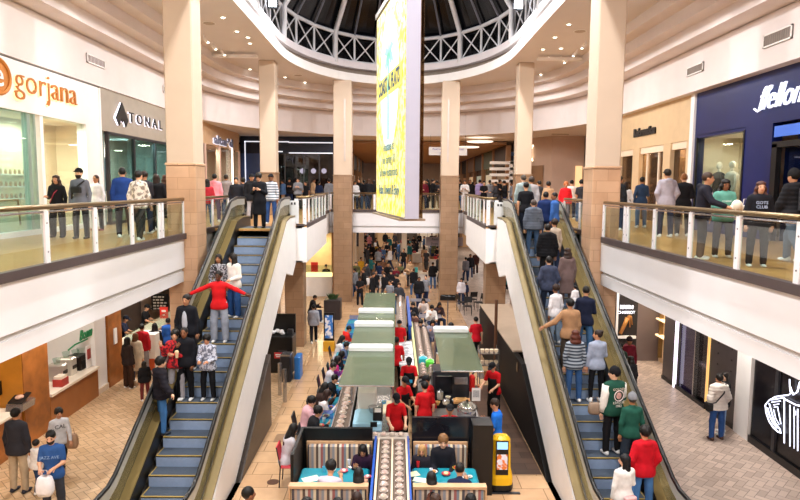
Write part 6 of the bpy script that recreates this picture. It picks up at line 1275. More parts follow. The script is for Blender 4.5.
# upper right gallery
for a in ((620,176,1.72,-60,'stand','jacket','#202226','short','#2e2418','#2c3550','man in dark jacket half hidden by the right column, behind the railing'),
 (626,182,1.64,-20,'stand','sweater','#e8e6ea','long','#2a1a12','#2f3a5a','woman in white top beside the right column, tan shop'),
 (642.5,177,1.72,0,'bend','sweater','#2c3f5c','short',HB,'#5a7090','man in navy-blue sweater facing the tan shop doorway'),
 (668,169,1.84,0,'pockets','hoodie','#b4b0bc','short','#2c231c','#25304a','tall man in pale lilac-grey hoodie and cap facing the tan shop'),
 (684.5,173.5,1.7,-20,'bend','jacket','#1c1c20','bun','#8a5a34','#1e1e22','woman in black with fair hair tied up next to the pale grey hoodie man'),
 (704.5,172,1.78,-120,'reach','hoodie','#1d1c26','short','#3a281c','#35363c','young man in black printed hoodie reaching toward the woman in green'),
 (725.5,179,1.64,170,'hold','hoodie','#5f9a8a','longwavy','#17110e','#22242c','curly-haired woman in sage green sweatshirt behind the right railing'),
 (761,184,1.62,165,'stand','hoodie','#17181f','longwavy','#4a2a20','#2a2a2e','brown-haired woman in black printed sweatshirt on the right gallery'),
 (797,168,1.82,20,'walk','puffer','#1a1a1e','beanie',HB,'#5a6a80','man in black puffer with backpack at the far right edge')):
    hr=(a[7],a[8]); kw={}
    if a[7]=='beanie': hr=('short',HB); kw['hat']=('beanie','#1a1a1c')
    if 'and cap' in a[10]: kw['hat']=('cap','#3a3230')
    P(a[0],a[1],a[2],0,a[3],a[10],pose=a[4],top=(a[5],a[6]),hair=hr,bot=('jeans',a[9]),detail=D if a[0]>690 else 1,**kw)
# printed chest writing on clothes
def chest(e,s,size,col,dz=1.27,off=.155,sx=1):
    """flat print laid over the chest of a person"""
    k=e.scale[0]; a=e.rotation_euler.z; f=Vector((-math.sin(a),math.cos(a),0)); p=Vector(e.location)+f*off*k+Vector((0,0,dz*k))
    cu=bpy.data.curves.new('print','FONT'); cu.body=s; cu.size=size; cu.extrude=.002; cu.align_x='CENTER'; cu.align_y='CENTER'; cu.resolution_u=2
    t=bpy.data.objects.new('print',cu); COL.objects.link(t); dg=bpy.context.evaluated_depsgraph_get(); me=bpy.data.meshes.new_from_object(t.evaluated_get(dg)); bpy.data.objects.remove(t)
    me.materials.clear(); me.materials.append(mat(col,.6,0,.03,4,kind='print_ink')); o=bpy.data.objects.new('chest_print',me); COL.objects.link(o); o.parent=e
    sgn=1 if off>0 else -1
    o.matrix_local=Matrix.Translation((0,off,dz))@frame(Vector((0,0,0)),(-sgn,0,0),(0,0,1))@Matrix.Diagonal((sx,1,1,1)); return o
def find(l): return [o for o in bpy.data.objects if o.get('label','').startswith(l)][0]
chest(find('young man in black printed'),'WILD\nCREW',.09,'#c8a0b0',off=.165); chest(find('curly-haired woman'),'coastal',.07,'#e8f0ea',off=.165); chest(find('brown-haired woman in black printed'),'GOTS\nCLUB',.085,'#b8c8e8',off=.165)
# bags and things carried
def bag(name,p,w,d_,h_,c,label,cat='bag',handles=True,grp=None):
    t=thing(name,label,cat,p,grp); bm_=MB(); n=12
    rings=[[(p.x+w*s_*math.copysign(abs(math.cos(a))**.6,math.cos(a)),p.y+d_*s_*math.copysign(abs(math.sin(a))**.6,math.sin(a)),p.z+z) for a in [2*PI*i/n for i in range(n)]] for s_,z in ((.8,0),(1,h_*.2),(1.02,h_*.6),(.8,h_*.95),(.7,h_))]
    bm_.add(sum(rings,[]),[(k*n+i,k*n+(i+1)%n,(k+1)*n+(i+1)%n,(k+1)*n+i) for k in range(4) for i in range(n)]+[tuple(reversed(range(n))),tuple(range(4*n,5*n))]); bm_.build('bag_body',mat(c,.5,0,.08,9,.2,kind='bag'),t,smooth=True)
    if handles: MB().tube([p+Vector((-w*.5,0,h_*.95)),p+Vector((-w*.3,0,h_+.12)),p+Vector((w*.3,0,h_+.12)),p+Vector((w*.5,0,h_*.95))],.009,6).build('handle',mat(c,.5,0,.08,9,.2,kind='bag'),t)
    return t
def near(e,side,fwd,z):   # a point beside a person in their own frame
    a=e.rotation_euler.z; r=Vector((math.cos(a),math.sin(a),0)); f=Vector((-math.sin(a),math.cos(a),0)); return Vector(e.location)+r*side+f*fwd+Vector((0,0,z))
def worn(e,pts,r,mt,nm):
    o=MB().tube(pts,r,6).build(nm,mt,None,world=False); o.location=(0,0,0); o.parent=e; return o
SW=mat('#141416',.6,0,.1,9,kind='strap')
worn(cap_man,[(-.15,.06,1.44),(-.02,.165,1.3),(.12,.16,1.12),(.19,.05,1.0),(.15,-.12,1.1),(-.05,-.17,1.35),(-.15,-.05,1.46)],.02,SW,'bag_strap')
o=MB().cbox(-.13,.13,.15,.24,1.14,1.3,.03).build('chest_bag',SW,None,world=False); o.location=(0,0,0); o.parent=cap_man
e=find('woman in loose black top'); worn(e,[(-.14,.05,1.42),(0,.15,1.25),(.17,.08,.98)],.012,mat('#b0304a',.5,0,.05,5,kind='red_strap'),'crossbody_strap')
e=find('man in black puffer with backpack'); o=MB().cbox(-.17,.17,-.32,-.16,.98,1.42,.05).build('backpack',mat('#26262b',.6,0,.1,8,.2,kind='backpack'),None,world=False); o.location=(0,0,0); o.parent=e
e=find('curly-haired woman'); bag('shopping_bag',near(e,-.3,.25,.75),.1,.06,.3,'#e8e4e2','white paper shopping bag held by the woman in sage green')
# plush toy between them
p=onY(737,205,11.6); p.z=0; t=thing('plush_toy','cream fluffy plush toy held up behind the right railing','toy',p+Vector((0,0,.95)))
MB().ell(p+Vector((0,0,1.05)),(.1,.09,.11)).ell(p+Vector((.1,0,1.0)),(.04,.04,.06)).ell(p+Vector((-.1,0,1.0)),(.04,.04,.06)).build('body',mat('#e8dcc8',.9,0,.1,20,.4,kind='plush'),t,smooth=True)
# right escalator, riding up (backs to the viewer)
def EL(px,py,h,s,face,label,**k): return person(esc_at(px,py,h,s),face,label,h=h,**k)
EL(525,176,1.76,1,5,'grey-haired person in grey-teal shirt at the top of right escalator',top=('jacket','#8d9c9c'),hair=('short','#4a4038'),bot=('jeans','#3a4250'))
P(532,176,1.74,0,0,'person in pale grey jacket stepping off the right escalator',top=('jacket','#a09a9c'),hair=('fluffy','#3a2c24'),pose='walk')
EL(527.5,185,1.76,1,0,'dark-haired man in black T-shirt high on the right escalator',top=('tee','#15151a'),hair=('short',HB),bot=('jeans','#1c2230'))
EL(533.5,198,1.7,1,0,'person in grey quilted hooded jacket high on the right escalator',top=('puffer','#5c6472'),hair=('short','#4a3f3a'),bot=('jeans','#3f5878'))
EL(546,191,1.7,1,-10,'person in navy jacket just left of the blue-jacket woman, right escalator',top=('jacket','#1a2c5a'),hair=('short',HB))
EL(554.5,191,1.68,1,60,'person in bright blue jacket over white top near the right escalator top',top=('jacket','#3a64a8'),hair=('short','#1a1210'),pose='turned')
EL(547.5,222,1.74,1,0,'man in glossy black puffer jacket with small white logo, right escalator',top=('puffer','#131317'),hair=('short',HB),bot=('jeans','#15161a'))
EL(555,219,1.62,1,20,'person in beige scarf partly behind the black puffer man',top=('sweater','#b8a898'),hair=('fluffy',BR))
EL(546,256,1.66,1,0,'person in dark denim jacket below the black puffer man',top=('jacket',mat('#323a52',.8,0,.3,14,.2,kind='denim')),hair=('short',HB),bot=('jeans','#1d2638'),pose='pockets')
EL(567.5,246,1.62,1,10,'woman in long mauve-brown coat with long wavy hair, right escalator',top=('coat','#6d5a58'),hair=('longwavy','#2f1e18'),bot=('jeans','#5a4a4a'))
EL(584,280,1.76,1,-20,'man in navy sweater carrying a small child on the right escalator',top=('sweater','#1a2036'),hair=('short',HB),bot=('jeans','#3f6690'),pose='hold')
e=find('man in navy sweater carrying'); q=near(e,-.26,.1,1.0)
person(q,20,'small child in white top held in the arms of the navy sweater man',h=.75,pose='stand',top=('sweater','#e4e2e6'),hair=('short',HB),bot=('jeans','#c8c4c8'))
EL(572.5,303,1.76,1,5,'man in tan jacket and dark cap reaching to the left handrail, right escalator',top=('jacket','#a8805e'),hair=('short',HB),hat=('cap','#23262a'),bot=('jeans','#4a4038'),pose='raill')
EL(543,279,1.5,1,30,'person in white shirt leaning at the left side of the right escalator',top=('sweater','#e0dee2'),hair=('fluffy',BR),bot=('jeans','#8aa0b8'))
EL(578,336,1.66,1,0,'woman in dark striped top and blue jeans with long auburn hair',top=('sweater',striped('#333d4c','#98a2ae',4)),hair=('longwavy','#54281c'),bot=('jeans','#35588a'))
EL(600,334,1.66,1,10,'woman in pale blue-grey top and black leggings on the right escalator',top=('sweater','#98a2b8'),hair=('bun','#2a1c16'),bot=('leggings','#15151a'),pose='turned')
vars_=EL(614,364,1.84,1,15,'man in green varsity jacket with white sleeves and round back emblem',top=('jacket','#1d4a3c'),hair=('short',HB),hat=('beanie','#17171b'),bot=('jeans','#17171b'),pose='turned',detail=D)
# sleeves and emblem of the varsity jacket
def sleeves(e,pose,c):
    _,s=body_mesh(pose)
    for sh,el,wr,dr in s['arms']:
        o=MB().tube([sh+np.array([0,0,.02]),(sh*.5+el*.5),el,(el*.5+wr*.5),wr-dr*.01],.088,10,r2=.066).build('white_sleeve',cloth(c),None,world=False,smooth=True); o.location=(0,0,0); o.parent=e
sleeves(vars_,'turned','#e6e2dc')
m_=MB(); m_.tube([(.1*math.cos(a),-.165,1.24+.1*math.sin(a)) for a in [2*PI*i/20 for i in range(21)]],.01,5); o=m_.build('emblem_ring',mat('#e8d8d8',.6,0,.05,5,kind='emblem'),None,world=False); o.location=(0,0,0); o.parent=vars_
o=MB().ell((0,-.162,1.24),(.06,.012,.07),12,8).build('emblem_figure',mat('#d8a8a0',.6,0,.2,20,kind='emblem'),None,world=False); o.location=(0,0,0); o.parent=vars_
chest(vars_,'GOLDEN',.07,'#d8c8b8',dz=1.37,off=-.17); chest(vars_,'LEAGUE\n1982',.07,'#e8e4da',dz=1.07,off=-.165)
EL(636.5,402,1.66,1,5,'person in dark green sweater and grey beanie on the right escalator',top=('sweater','#225648'),hair=('short','#4a4440'),hat=('beanie','#85888e'),bot=('wide','#2a3440'),pose='stand')
EL(649,434,1.76,1,5,'man in bright red sweatshirt and jeans at the foot of right escalator',top=('hoodie','#bf1222'),hair=('fluffy',HB),bot=('jeans','#4a78b0'),pose='pockets')
EL(624,450,1.62,1,15,'woman in white top with very long black hair and pink belt bag',top=('sweater','#e6e2de'),hair=('long','#121014'),bot=('jeans','#6a8cb8'),pose='turned',detail=D)
e=find('woman in white top with very long'); o=MB().cbox(-.12,.14,-.26,-.15,.86,1.0,.03).build('belt_bag',mat('#d8a8a8',.5,0,.08,9,kind='pink_bag'),None,world=False); o.location=(0,0,0); o.parent=e
bag('handbag',near(vars_,-.36,.12,.85),.14,.07,.24,'#8c7866','taupe leather handbag beside the man in the varsity jacket')
# people right of the escalator foot on the lower floor
P(620.5,343,1.6,LZ,150,'man in dark green jacket and cap beside the maroon hood person',top=('jacket','#2a3a30'),hair=('short',HB),hat=('cap','#1a1c1e'))
P(629.5,337,1.72,LZ,190,'person in maroon hooded jacket near the poster case',top=('hoodie','#6a1626'),hair=('short',HB),hat=('beanie','#2a2024'))
P(631,356,1.62,LZ,30,'woman with big dark hair and black backpack right of the escalator',top=('puffer','#1a1a1e'),hair=('longwavy','#15110f'),bot=('jeans','#7a1a30'))
P(720,374,1.72,LZ,10,'stocky man in white jacket and jeans with black shoulder bag, lower right',top=('puffer','#dcd4cc'),hair=('short',HB),bot=('jeans','#2c4c84'),pose='pockets',shoes='#4a2c1e')
e=find('stocky man'); worn(e,[(.14,-.06,1.5),(0,-.19,1.3),(-.18,-.14,1.05),(-.24,0,.98)],.016,SW,'shoulder_strap'); o=MB().cbox(-.34,-.2,-.12,.12,.82,1.02,.03).build('shoulder_bag',SW,None,world=False); o.location=(0,0,0); o.parent=e
P(726,372,1.66,LZ,60,'woman in black with long hair behind the stocky man in white',top=('jacket','#17171b'),hair=('long','#1a1310'),bot=('jeans','#7a9ac0'),pose='turned')
# left escalator, riding down (facing the viewer)
EL(219.5,251,1.66,-1,180,'woman in glasses and black patterned sweater, highest pair on left escalator',top=('sweater',patt('#1c1c22','#a8a8b0',22)),hair=('long','#1a1210'),bot=('jeans','#22242c'),pose='stand',detail=D)
EL(234,251,1.68,-1,150,'woman in white cardigan and wide jeans, highest pair on left escalator',top=('jacket','#e6e2dc'),hair=('long','#1a1412'),bot=('wide','#2a4f86'),pose='turnedr',detail=D)
redm=EL(219.5,267,1.8,-1,180,'person in red sweater with both arms spread to the handrails',top=('sweater','#d41c22'),hair=('short',HB),bot=('wide','#9aa0b0'),pose='wide',skin='#5a3826',detail=D)
EL(185.5,290,1.8,-1,175,'man in black jacket over grey shirt on the left escalator',top=('jacket','#17181f'),hair=('short',HB),bot=('jeans','#1c1c22'),pose='stand',detail=D)
e=find('man in black jacket over grey'); o=MB().ell((0,.12,1.14),(.07,.05,.26),12,10).build('shirt',cloth('#b8bcc6'),None,world=False,smooth=True); o.location=(0,0,0); o.parent=e
EL(186.5,321,1.66,-1,180,'young woman in black jacket drinking from a cup on the left escalator',top=('jacket','#14151c'),hair=('tail',HB),bot=('jeans','#121216'),pose='drink',detail=D)
EL(170,329,1.6,-1,180,'boy in red patterned jacket making a peace sign with a drink',top=('jacket',patt('#c81e28','#5a1018',16)),hair=('fluffy','#120e0c'),bot=('jeans','#a8a4aa'),pose='peace',detail=D)
e=find('boy in red patterned'); q=near(e,-.13,.3,1.05); o=MB().lathe([(.03,0),(.042,.13),(.045,.13),(.03,.01)],tuple(q),12).lathe([(.046,.13),(.03,.16),(.01,.165)],tuple(q),12).build('drink_cup',mat('#e8c8a0',.4,0,.05,6,kind='cup')); tag(o,'iced drink held by the boy in the red jacket','cup')
q=onX(208,350,-4.1)
EL(208.5,330,1.5,-1,175,'child in white and grey patterned jacket with black trousers, left escalator',top=('jacket',patt('#c4c8d8','#6a6e80',18)),hair=('fluffy','#120e0c'),bot=('jeans','#15151a'),pose='hold',detail=D)
e=esc_at(156,364,1.66,-1); person(e+Vector((-.05,0,0)),-60,'man in black puffer and jeans leaning on the left handrail, lowest rider',top=('puffer','#17141c'),hair=('fluffy',HB),bot=('jeans','#3f70a8'),pose='rail',h=1.66,shoes='#1c2838')
# lower left floor
P(15,408,1.8,LZ,-10,'man in dark jacket and khaki trousers, back turned, lower left',top=('jacket','#2c2b30'),hair=('short',HB),bot=('jeans','#b09c80'),pose='stand',shoes='#1c2030')
P(35,440,1.12,LZ,-20,'small child in white hoodie between the two men, lower left',top=('hoodie','#e0dcd8'),hair=('fluffy',HB),bot=('jeans','#2c4468'),pose='step')
P(51,430,1.74,LZ,190,'bearded man in blue T-shirt carrying a white plastic bag',top=('tee','#2f5590'),hair=('short',HB),beard='#1c1512',bot=('jeans','#3a3c44'),pose='hold',detail=D)
e=find('bearded man in blue'); chest(e,'JAZZ AVE',.08,'#8aa8d0',off=.15); bag('plastic_bag',near(e,.02,.36,.64),.15,.1,.36,'#eceaee','white plastic bag hanging from the blue T-shirt man')
P(58,406.5,1.52,LZ,-140,'boy in pale grey sweatshirt with writing, carrying a paper bag',top=('sweater','#c4c4c8'),hair=('fluffy',HB),bot=('jeans','#22242a'),pose='walk',detail=D,shoes='#1c1c20')
e=find('boy in pale grey'); chest(e,'CAL',.14,'#2a2a30',off=.155); q=onz(72,439,LZ+.75); bag('paper_bag',Vector((q.x,q.y,LZ+.55)),.13,.08,.32,'#a8866a','brown paper bag carried by the boy in grey')
for a in ((127,337,1.64,-30,'long',HB,'jacket','#2e2320','wide','#3a2418','long-haired woman in dark brown by the white cooler, left food counter'),
 (135,333,1.62,-10,'long','#6a4428','coat','#d8cbb4','jeans','#2c3a50','woman in cream coat next to the long-haired brown-clad woman'),
 (141.5,324,1.7,0,'short',HB,'hoodie','#b8202c','wide','#9a9aa2','person in red hoodie ordering at the busy left counter'),
 (154.5,323,1.64,10,'long',HB,'sweater','#1c1c20','jeans','#3f6a98','woman in black top and jeans at the busy left counter'),
 (168,318,1.68,20,'short',HB,'jacket','#2858a8','jeans','#2a3040','person in bright blue jacket at the busy left counter'),
 (144,361,1.2,40,'long',HB,'jacket','#16161a','jeans','#6a2c2c','small dark-haired child in black before the busy left counter')):
    P(a[0],a[1],a[2],LZ,a[3],a[10],hair=(a[4],a[5]),top=(a[6],a[7]),bot=(a[8],a[9]))
def PX(px,py,X,h,face,label,**k):
    p=onX(px,py,X); return person(Vector((X,p.y,LZ)),face,label,h=h,**k)
PX(143.5,307,-9.8,1.75,-90,'server in black cap and shirt behind the busy left counter',top=('tee','#1a1a1e'),hair=('short',HB),hat=('cap','#141416'),pose='work')
PX(122,321,-9.8,1.7,-80,'server in dark blue shirt and cap behind the left counter, nearer',top=('tee','#2a3048'),hair=('short',HB),hat=('cap','#1a2030'),pose='work')
# sushi diners along the teal counter, facing right
for i,a in enumerate(((299.5,424.5,'long',HB,'sweater','#c8c4cc','long-haired woman in white sweater on the red chair'),
 (304,395,'fluffy',HB,'jacket','#d8a8b0','woman in pink-white top bending over the teal counter, second diner'),
 (310,405,'fluffy',HB,'jacket','#1c1c20','diner in black jacket between the pink and the white tops'),
 (320,388,'long','#2a1812','sweater','#e0d8d8','woman in white blouse eating at the teal counter'),
 (318,381,'long',HB,'jacket','#3a2a26','diner in brown jacket behind the white blouse woman'),
 (328,373,'short',HB,'jacket','#17171c','diner in black leaning toward the plates, sixth along the counter'),
 (327,361,'short',HB,'sweater','#c0bcc4','diner in light grey sweater, teal counter middle'),
 (331.6,354.5,'long',HB,'jacket','#d83a88','diner in magenta jacket at the teal counter'),
 (336,349.5,'long',HB,'jacket','#2a2a32','diner in charcoal jacket beyond the magenta jacket'),
 (337,334,'long',HB,'sweater','#e4e0e0','long-haired diner in white beyond the magenta jacket'),
 (344,324.5,'short',HB,'hoodie','#d82a24','diner with bright red hood at the far end of the teal counter'),
 (341,341,'short',HB,'jacket','#5a6a8a','diner in slate blue jacket opposite the blue picture stand'))):
    person(sit_at(a[0],a[1])+(Vector((0,0,0)) if i else Vector((-.32,.1,0))),-75 if i else -60,a[6],pose='eat',hair=(a[2],a[3]),top=(a[4],a[5]),bot=('jeans',['#22242c','#3a4a6a','#1c1c20'][i%3]),h=1.7)
# left booth
def sit_Y(px,py,Y,face,label,**k):
    q=onY(px,py,Y); k.setdefault('h',1.75); k['h']=1.75*(q.z-LZ)/1.335; return person(Vector((q.x,Y,LZ)),face,label,**k)
sit_Y(364,440,12.15,175,'woman in dark purple sweater in the corner of the left booth, hand at mouth',pose='eat',hair=('long',HB),top=('sweater','#2e1a30'),bot=('jeans','#1c1c22'),detail=D)
person(sit_at(328,464),-10,'man in pale lilac T-shirt seen from behind in the left booth',pose='eat',hair=('fluffy',HB),top=('tee','#c8c0d0'),h=1.74)
person(sit_at(358,468),0,'woman in black with long hair seen from behind in the left booth',pose='eat',hair=('long',HB),top=('sweater','#141418'),h=1.66)
for a in ((307,494.5,'dark-haired diner at the bottom edge, leftmost of three heads'),(338,495,'dark-haired diner at the bottom edge, middle of three heads'),(357,488,'long brown-haired diner at the bottom edge right of the left booth')):
    person(sit_at(a[0],a[1]),180,a[2],pose='sit',hair=('long' if a[0]==357 else 'fluffy',HB if a[0]!=357 else '#2a1812'),top=('sweater','#3a2c34'),h=1.68)
# right booth
sit_Y(422.5,444,12.15,170,'girl with long blond hair at the left of the right booth',pose='sit',hair=('long','#b08858'),top=('jacket','#26222a'),detail=D)
sit_Y(443,434,12.15,180,'fair-haired boy in black jacket using a phone in the right booth',pose='sit',hair=('fluffy','#7a5634'),top=('jacket','#16171f'),detail=D)
person(sit_at(433,470),5,'dark-haired woman with bare shoulders seen from behind, right booth',pose='eat',hair=('long',HB),top=('tee','#7a4a38'),h=1.62)
person(sit_at(460,466.5),-5,'man in navy sweater seen from behind in the right booth',pose='eat',hair=('short',HB),top=('sweater','#1c2440'),h=1.74)
for a in ((435.5,490,'brown-haired diner at the bottom edge under the right booth table'),(470.5,490,'dark-haired diner at the bottom edge, right of the brown-haired one')):
    person(sit_at(a[0],a[1]),180,a[2],pose='sit',hair=('fluffy','#3a2418' if a[0]<450 else HB),top=('jacket','#2a2426'),h=1.66)
P(247.5,487,1.7,LZ,-60,'man with black hair at the bottom edge beside the dark plank wall',top=('sweater','#c8b8b0'),hair=('short',HB))
# kitchen staff in red
ST='kitchen staff in red'
for i,a in enumerate(((425,381.5,15,'stand',None,'worker in red shirt seen from behind in the kitchen centre'),
 (402,375,-140,'work','#141416','worker in red and black apron at the left of the kitchen aisle'),
 (395.5,391,-170,'work',None,'worker in red bending over the cream board'),
 (431.5,375,90,'work',None,'worker in red facing left behind the kitchen centre'),
 (450,404,175,'stand',None,'crouching worker in red behind the black partition'),
 (409,355.5,180,'work','#141416','tall worker in red with black apron and blue name tag'),
 (399.5,320,170,'stand',None,'worker in red beside the far conveyor under the canopies'),
 (396.5,337,0,'stand',None,'worker in red squeezed behind the second canopy'),
 (495,361,140,'work','#17171a','worker in red cap and black apron at the bowl rack'),
 (513,398,-160,'stand',None,'X'))[:9]):
    hh=1.68 if i!=4 else 1.64
    e=person(stand_at(a[0],a[1],hh,LZ),a[2],a[5],pose=a[3],top=('apron',RED),bot=('jeans','#141416'),hair=('short',HB),hat=('cap' if i!=9 else 'beanie','#17171b'),apron=a[4],h=hh,group=None,shoes='#1a1a1a')
e=find('tall worker in red'); o=MB().box(-.1,.08,.19,.2,1.0,1.09).build('blue_tag',mat('#38a8d8',.4,0,.03,3,kind='tag'),None,world=False); o.location=(0,0,0); o.parent=e
P(497,399,1.74,LZ,70,'man in bright blue T-shirt reading a sheet by the robot',top=('tee','#1f6fd8'),hair=('short','#2c1e16'),bot=('jeans','#1c2438'),pose='phone')
e=find('man in bright blue T'); q=near(e,.0,.42,1.15); o=MB().prism([q+Vector((0,-.1,0)),q+Vector((0,.12,0)),q+Vector((-.03,.12,.26)),q+Vector((-.03,-.1,.26))],(.004,0,0)).build('order_sheet',WHITE); tag(o,'white sheet held by the man in the bright blue T-shirt','paper')
P(476.5,316,1.7,LZ,20,'worker in red shirt and black trousers walking past the chairs',top=('tee','#c8182a'),hair=('short',HB),bot=('jeans','#121214'),pose='walk')
person(sit_at(446,322),-100,'man in white shirt seated beyond the lone canopy',pose='eat',hair=('short',HB),top=('sweater','#ece8ec'),h=1.76)
# seated groups beyond
for i,a in enumerate(((413,300,'#1c1c22'),(424,296,'#c8b8b0'),(431,303,'#e0dcd8'),(438,300,'#3a2c30'),(421,317,'#2a2e3c'),(432,317,'#8a8898'),(415,310,'#5a3a34'))):
    person(sit_at(a[0],a[1]),[180,170,190,200,175,185,160][i],'diner in %s at the tables right of the far conveyor, %s'%(['black','tan','white','dark plum','navy','grey','brown'][i],['back left','back middle','centre','back right','front left','front right','left edge'][i]),pose='eat',hair=('long' if i%2 else 'fluffy',HB),top=('jacket',a[2]),h=1.68)
person(sit_at(311,294),-90,'person in black seated in the left aisle beyond the waste station',pose='eat',hair=('short',HB),top=('jacket','#1a1a20'),h=1.7)
P(313.5,304,1.6,LZ,10,'person in grey top with red bag walking up the left aisle',top=('jacket','#9a9ca6'),hair=('short',HB),bot=('jeans','#1c1c22'),pose='walk')
p=onY(326.6,251,36.9); person(Vector((p.x,36.7,LZ)),180,'server in dark shirt at the lit rear food counter',pose='work',top=('tee','#1c1c22'),hair=('short',HB),h=1.75)
# walkers lower right rear
for a in ((476,251,1.75,170,'walk','#4a2a24','#4a3c3a','walker in brown top in the bright aisle right of the stone column'),(470.5,254,1.72,175,'stand','#1c1c22','#3a4a6a','walker in black beside the brown-topped walker'),
 (461.5,278,1.5,160,'stand','#e0dce4','#2a3a5a','woman in white top holding a child, right rear aisle'),(466,282,1.1,190,'stand','#2a3050','#22242c','small child in navy next to the woman in white, right rear aisle'),
 (466,257,1.7,10,'step','#6a6a74','#2c3c5c','walker in grey heading away in the right rear aisle')):
    P(a[0],a[1],a[2],LZ,a[3],a[7],pose=a[4],top=('jacket',a[5]),bot=('jeans',a[6]),hair=('short' if a[2]>1.6 else 'long',HB))
# ---------------------------------------------------------- crowds: every one an individual
CN={'black':'#1a1a1e','navy':'#1e2a48','grey':'#83868e','white':'#e6e4e6','red':'#b8202a','brown':'#6a4a38','tan':'#b89878','olive':'#5a5a3c','teal':'#2f7a80','pink':'#d8909c','denim blue':'#4a6a98','maroon':'#6a1c2c','charcoal':'#38393f','cream':'#e0d4bc','green':'#2f6a48','mustard':'#c8982c','lilac':'#a090c0'}
WGT=['black']*16+['charcoal']*4+['navy']*3+['grey']*3+['white']*3+['red','brown','tan','olive','teal','pink','denim blue','denim blue','maroon','charcoal','charcoal','cream','green','mustard','lilac']
TK={'jacket':'jacket','sweater':'sweater','hoodie':'hooded top','puffer':'puffer jacket','tee':'T-shirt','coat':'long coat'}
HN={'short':'short-haired','long':'long-haired','fluffy':'bushy-haired','bun':'bun-haired','tail':'ponytailed'}
COLS=[(-6.12,-5.37,16.7,17.5),(5.25,5.97,16.7,17.5),(-6.28,-5.55,28.8,29.5),(5.5,6.2,28.8,29.5),(-3.42,-2.45,33.9,34.8),(2.42,3.36,33.9,34.8),(-4.35,-3.65,24.2,24.9),(3.55,4.3,24.2,24.9),(-3.0,-2.4,43,45),(-3.1,-2.5,49,51),(.3,.9,47,48)]
taken=[tuple(o.location) for o in bpy.data.objects if o.name.startswith('person') and o.parent is None]
def clear(loc):
    for _ in range(60):
        if any(a-.33<loc.x<b+.33 and c-.33<loc.y<d_+.33 for a,b,c,d_ in COLS) or any(abs(loc.z-t[2])<1 and (loc.x-t[0])**2+(loc.y-t[1])**2<.3 for t in taken): loc=Vector((loc.x*1.012+.01,loc.y*1.012+.1,loc.z))
        else: break
    taken.append(tuple(loc)); return loc
used=set(); rc=random.Random(11)
def crowd(pts,z,where,grp,htop=None,dist=(36,39),poses=('stand','bend','walk','step','phone','hold')):
    for q in pts:
        px,py=q[:2]; h=rc.uniform(1.6,1.8)
        for _ in range(200):
            c=rc.choice(WGT); tk=rc.choice(list(TK)); hr=rc.choice(list(HN)); bc=rc.choice(['black','navy','denim blue','grey','tan','charcoal']); 
            if (c,tk,hr,bc,where) not in used: break
        used.add((c,tk,hr,bc,where)); fa=rc.choice([0,180,180,90,-90,150,200,20]) ; po=rc.choice(poses)
        v=CN[c]
        if z==0 and len(q)<3:
            Y=rc.uniform(*dist); o_=onY(px,py,Y); h=min(1.85,max(1.52,o_.z)); loc=Vector((o_.x,Y,0))
        else: loc=stand_at(px,py,h,z) if len(q)<3 else Vector((q[0],q[1],z))
        loc=clear(loc)
        person(loc,fa+rc.uniform(-15,15),'%s person in %s %s, %s trousers, %s'%(HN[hr],c,TK[tk],bc.split()[0],where),pose=po,top=(tk,v),bot=('jeans',CN[bc]),hair=(hr,rc.choice([HB,BR,'#4a3020','#120e0c','#1a1412'])),h=h,detail=0)
# upper level, behind the landings and the far bridge
crowd([(283,180),(289,177),(298,178),(306,181),(313,178),(319,181),(329,179),(333,182)],0,'by the dark rear shop','crowd by the dark rear shop')
crowd([(355,181),(359,178.5),(364,180),(369,178),(374,180.5)],0,'left of the banner','x')
crowd([(424,180),(428,178),(433,179),(437,181),(417,179.5)],0,'bridge, right of banner','x')
crowd([(460,177.5),(465,180),(470,179),(476,182),(480,179),(484,181),(490,179.5),(496,182),(505,181),(500,179),(512,182)],0,'far right corridor mouth','x',dist=(36.2,41))
crowd([(540,180),(549,181),(582,180),(248,180.5),(256,179)],0,'between the landing and rear shops','x',dist=(24,27))
P(572,180,1.74,0,0,'man in white T-shirt with dark back print by the beige corner',top=('tee','#ece8e4'),hair=('short',HB))
P(566,182,1.66,0,180,'red-haired person in bright red jacket behind the right escalator railing',top=('jacket','#d8202a'),hair=('fluffy','#b86a3a'))
pts=[]
for i in range(26): 
    Y=rc.uniform(42,70); X=rc.uniform(-3,6.8); pts.append((X,Y,0))
crowd(pts,0,'deep in the upper corridor','x')
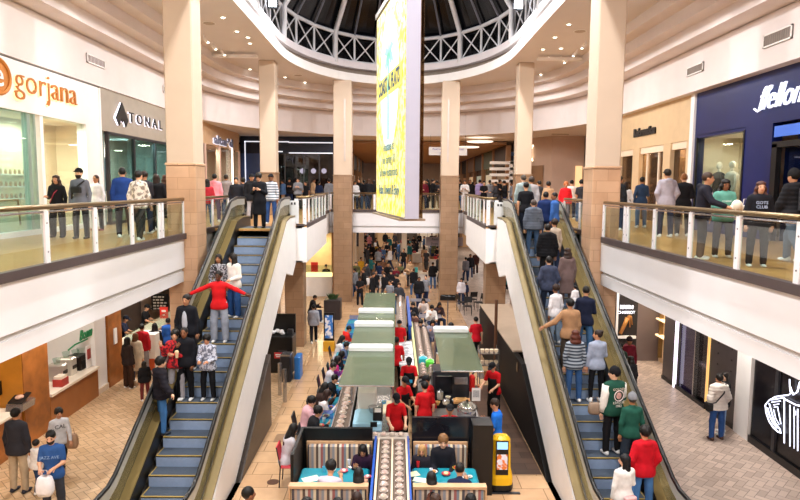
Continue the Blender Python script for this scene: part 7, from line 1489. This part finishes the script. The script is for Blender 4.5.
# lower level far crowd
low=[(352,266),(356,262),(361,257),(366,262),(371,256),(376,270),(379,262),(383,258),(388,262),(391,270),(396,266),(401,262),(397,274),(372,272),(360,276),(354,274),(364,268),(385,272),(390,280),(402,270),(399,283),(349,270),(419,276),(426,276),(433,262),(438,256),(442,268),(414,268),(410,260)]
crowd(low,LZ,'lower hall near the tables','x')
pts=[]
for i in range(48):
    Y=rc.uniform(44,64); X=rc.uniform(-.055*Y,.085*Y); pts.append((X,Y,0))
crowd([(x,y,0) for x,y,_ in pts],LZ,'far back of lower hall','x')
crowd([(-6.6,29,0),(-7.4,31,0),(7.5,30,0),(8.1,34,0),(6.8,38,0)],LZ,'beside the rear stone piers','x')
# carried shopping bags in the far crowd
for i,(px,py) in enumerate(((367,281),(378,284),(361,285))):
    q=onz(px,py,LZ+.6); bag('shopping_bag',Vector((q.x,q.y,LZ+.35)),.2,.1,.42,'#e8e6ea','white shopping bag carried in the far lower crowd, %s'%['leftmost of three by the stone column','rightmost','middle'][i],handles=True,grp='shopping bags in the far crowd')
# ============================================================= light
def area(name,loc,size,e,c=(1,.965,.94),rot=(0,0,0),sy=None):
    l=bpy.data.lights.new(name,'AREA'); l.energy=e; l.size=size; l.color=c
    if sy: l.shape='RECTANGLE'; l.size_y=sy
    o=bpy.data.objects.new(name,l); COL.objects.link(o); o.location=loc; o.rotation_euler=rot; return o
for y in (-3,4,11,18,25):
    for x in (-7.2,7.2): area('gallery_ceiling_light',(x*.9,y,6.2),.6,130)
for y in (31.5,):
    for x in (-5.8,0,5.8): area('rear_ceiling_light',(x,y+ (2 if x==0 else 0),6.75),.5,170)
for y in (-2,5,12,19,26):
    for s in (-1,1): area('truss_flood',(s*4.1,y,9.3),.5,760,(1,.97,.95),(0,math.radians(-s*22) if False else math.radians(s*34),0))
for y in (3,9,15,21,27,33,41,50,60):
    for x in (-7.8,7.8): area('lower_ceiling_light',(x,y,-1.27),.7,115,(1,.94,.87))
for y in (38,44,52,62): area('lower_centre_light',(0,y,-1.27),.9,90,(1,.94,.87))
for y in (40,46,53,62,72):
    for x in (-1,4): area('corridor_light',(x,y,4.2),.6,110,(1,.86,.7))
w=bpy.data.worlds.new('world'); SC.world=w; w.use_nodes=True; w.node_tree.nodes['Background'].inputs[0].default_value=(.02,.025,.04,1); w.node_tree.nodes['Background'].inputs[1].default_value=1
SC.view_settings.view_transform='Standard'; SC.view_settings.look='None'; SC.view_settings.gamma=1; SC.view_settings.exposure=-0.08
SC.view_settings.use_curve_mapping=False
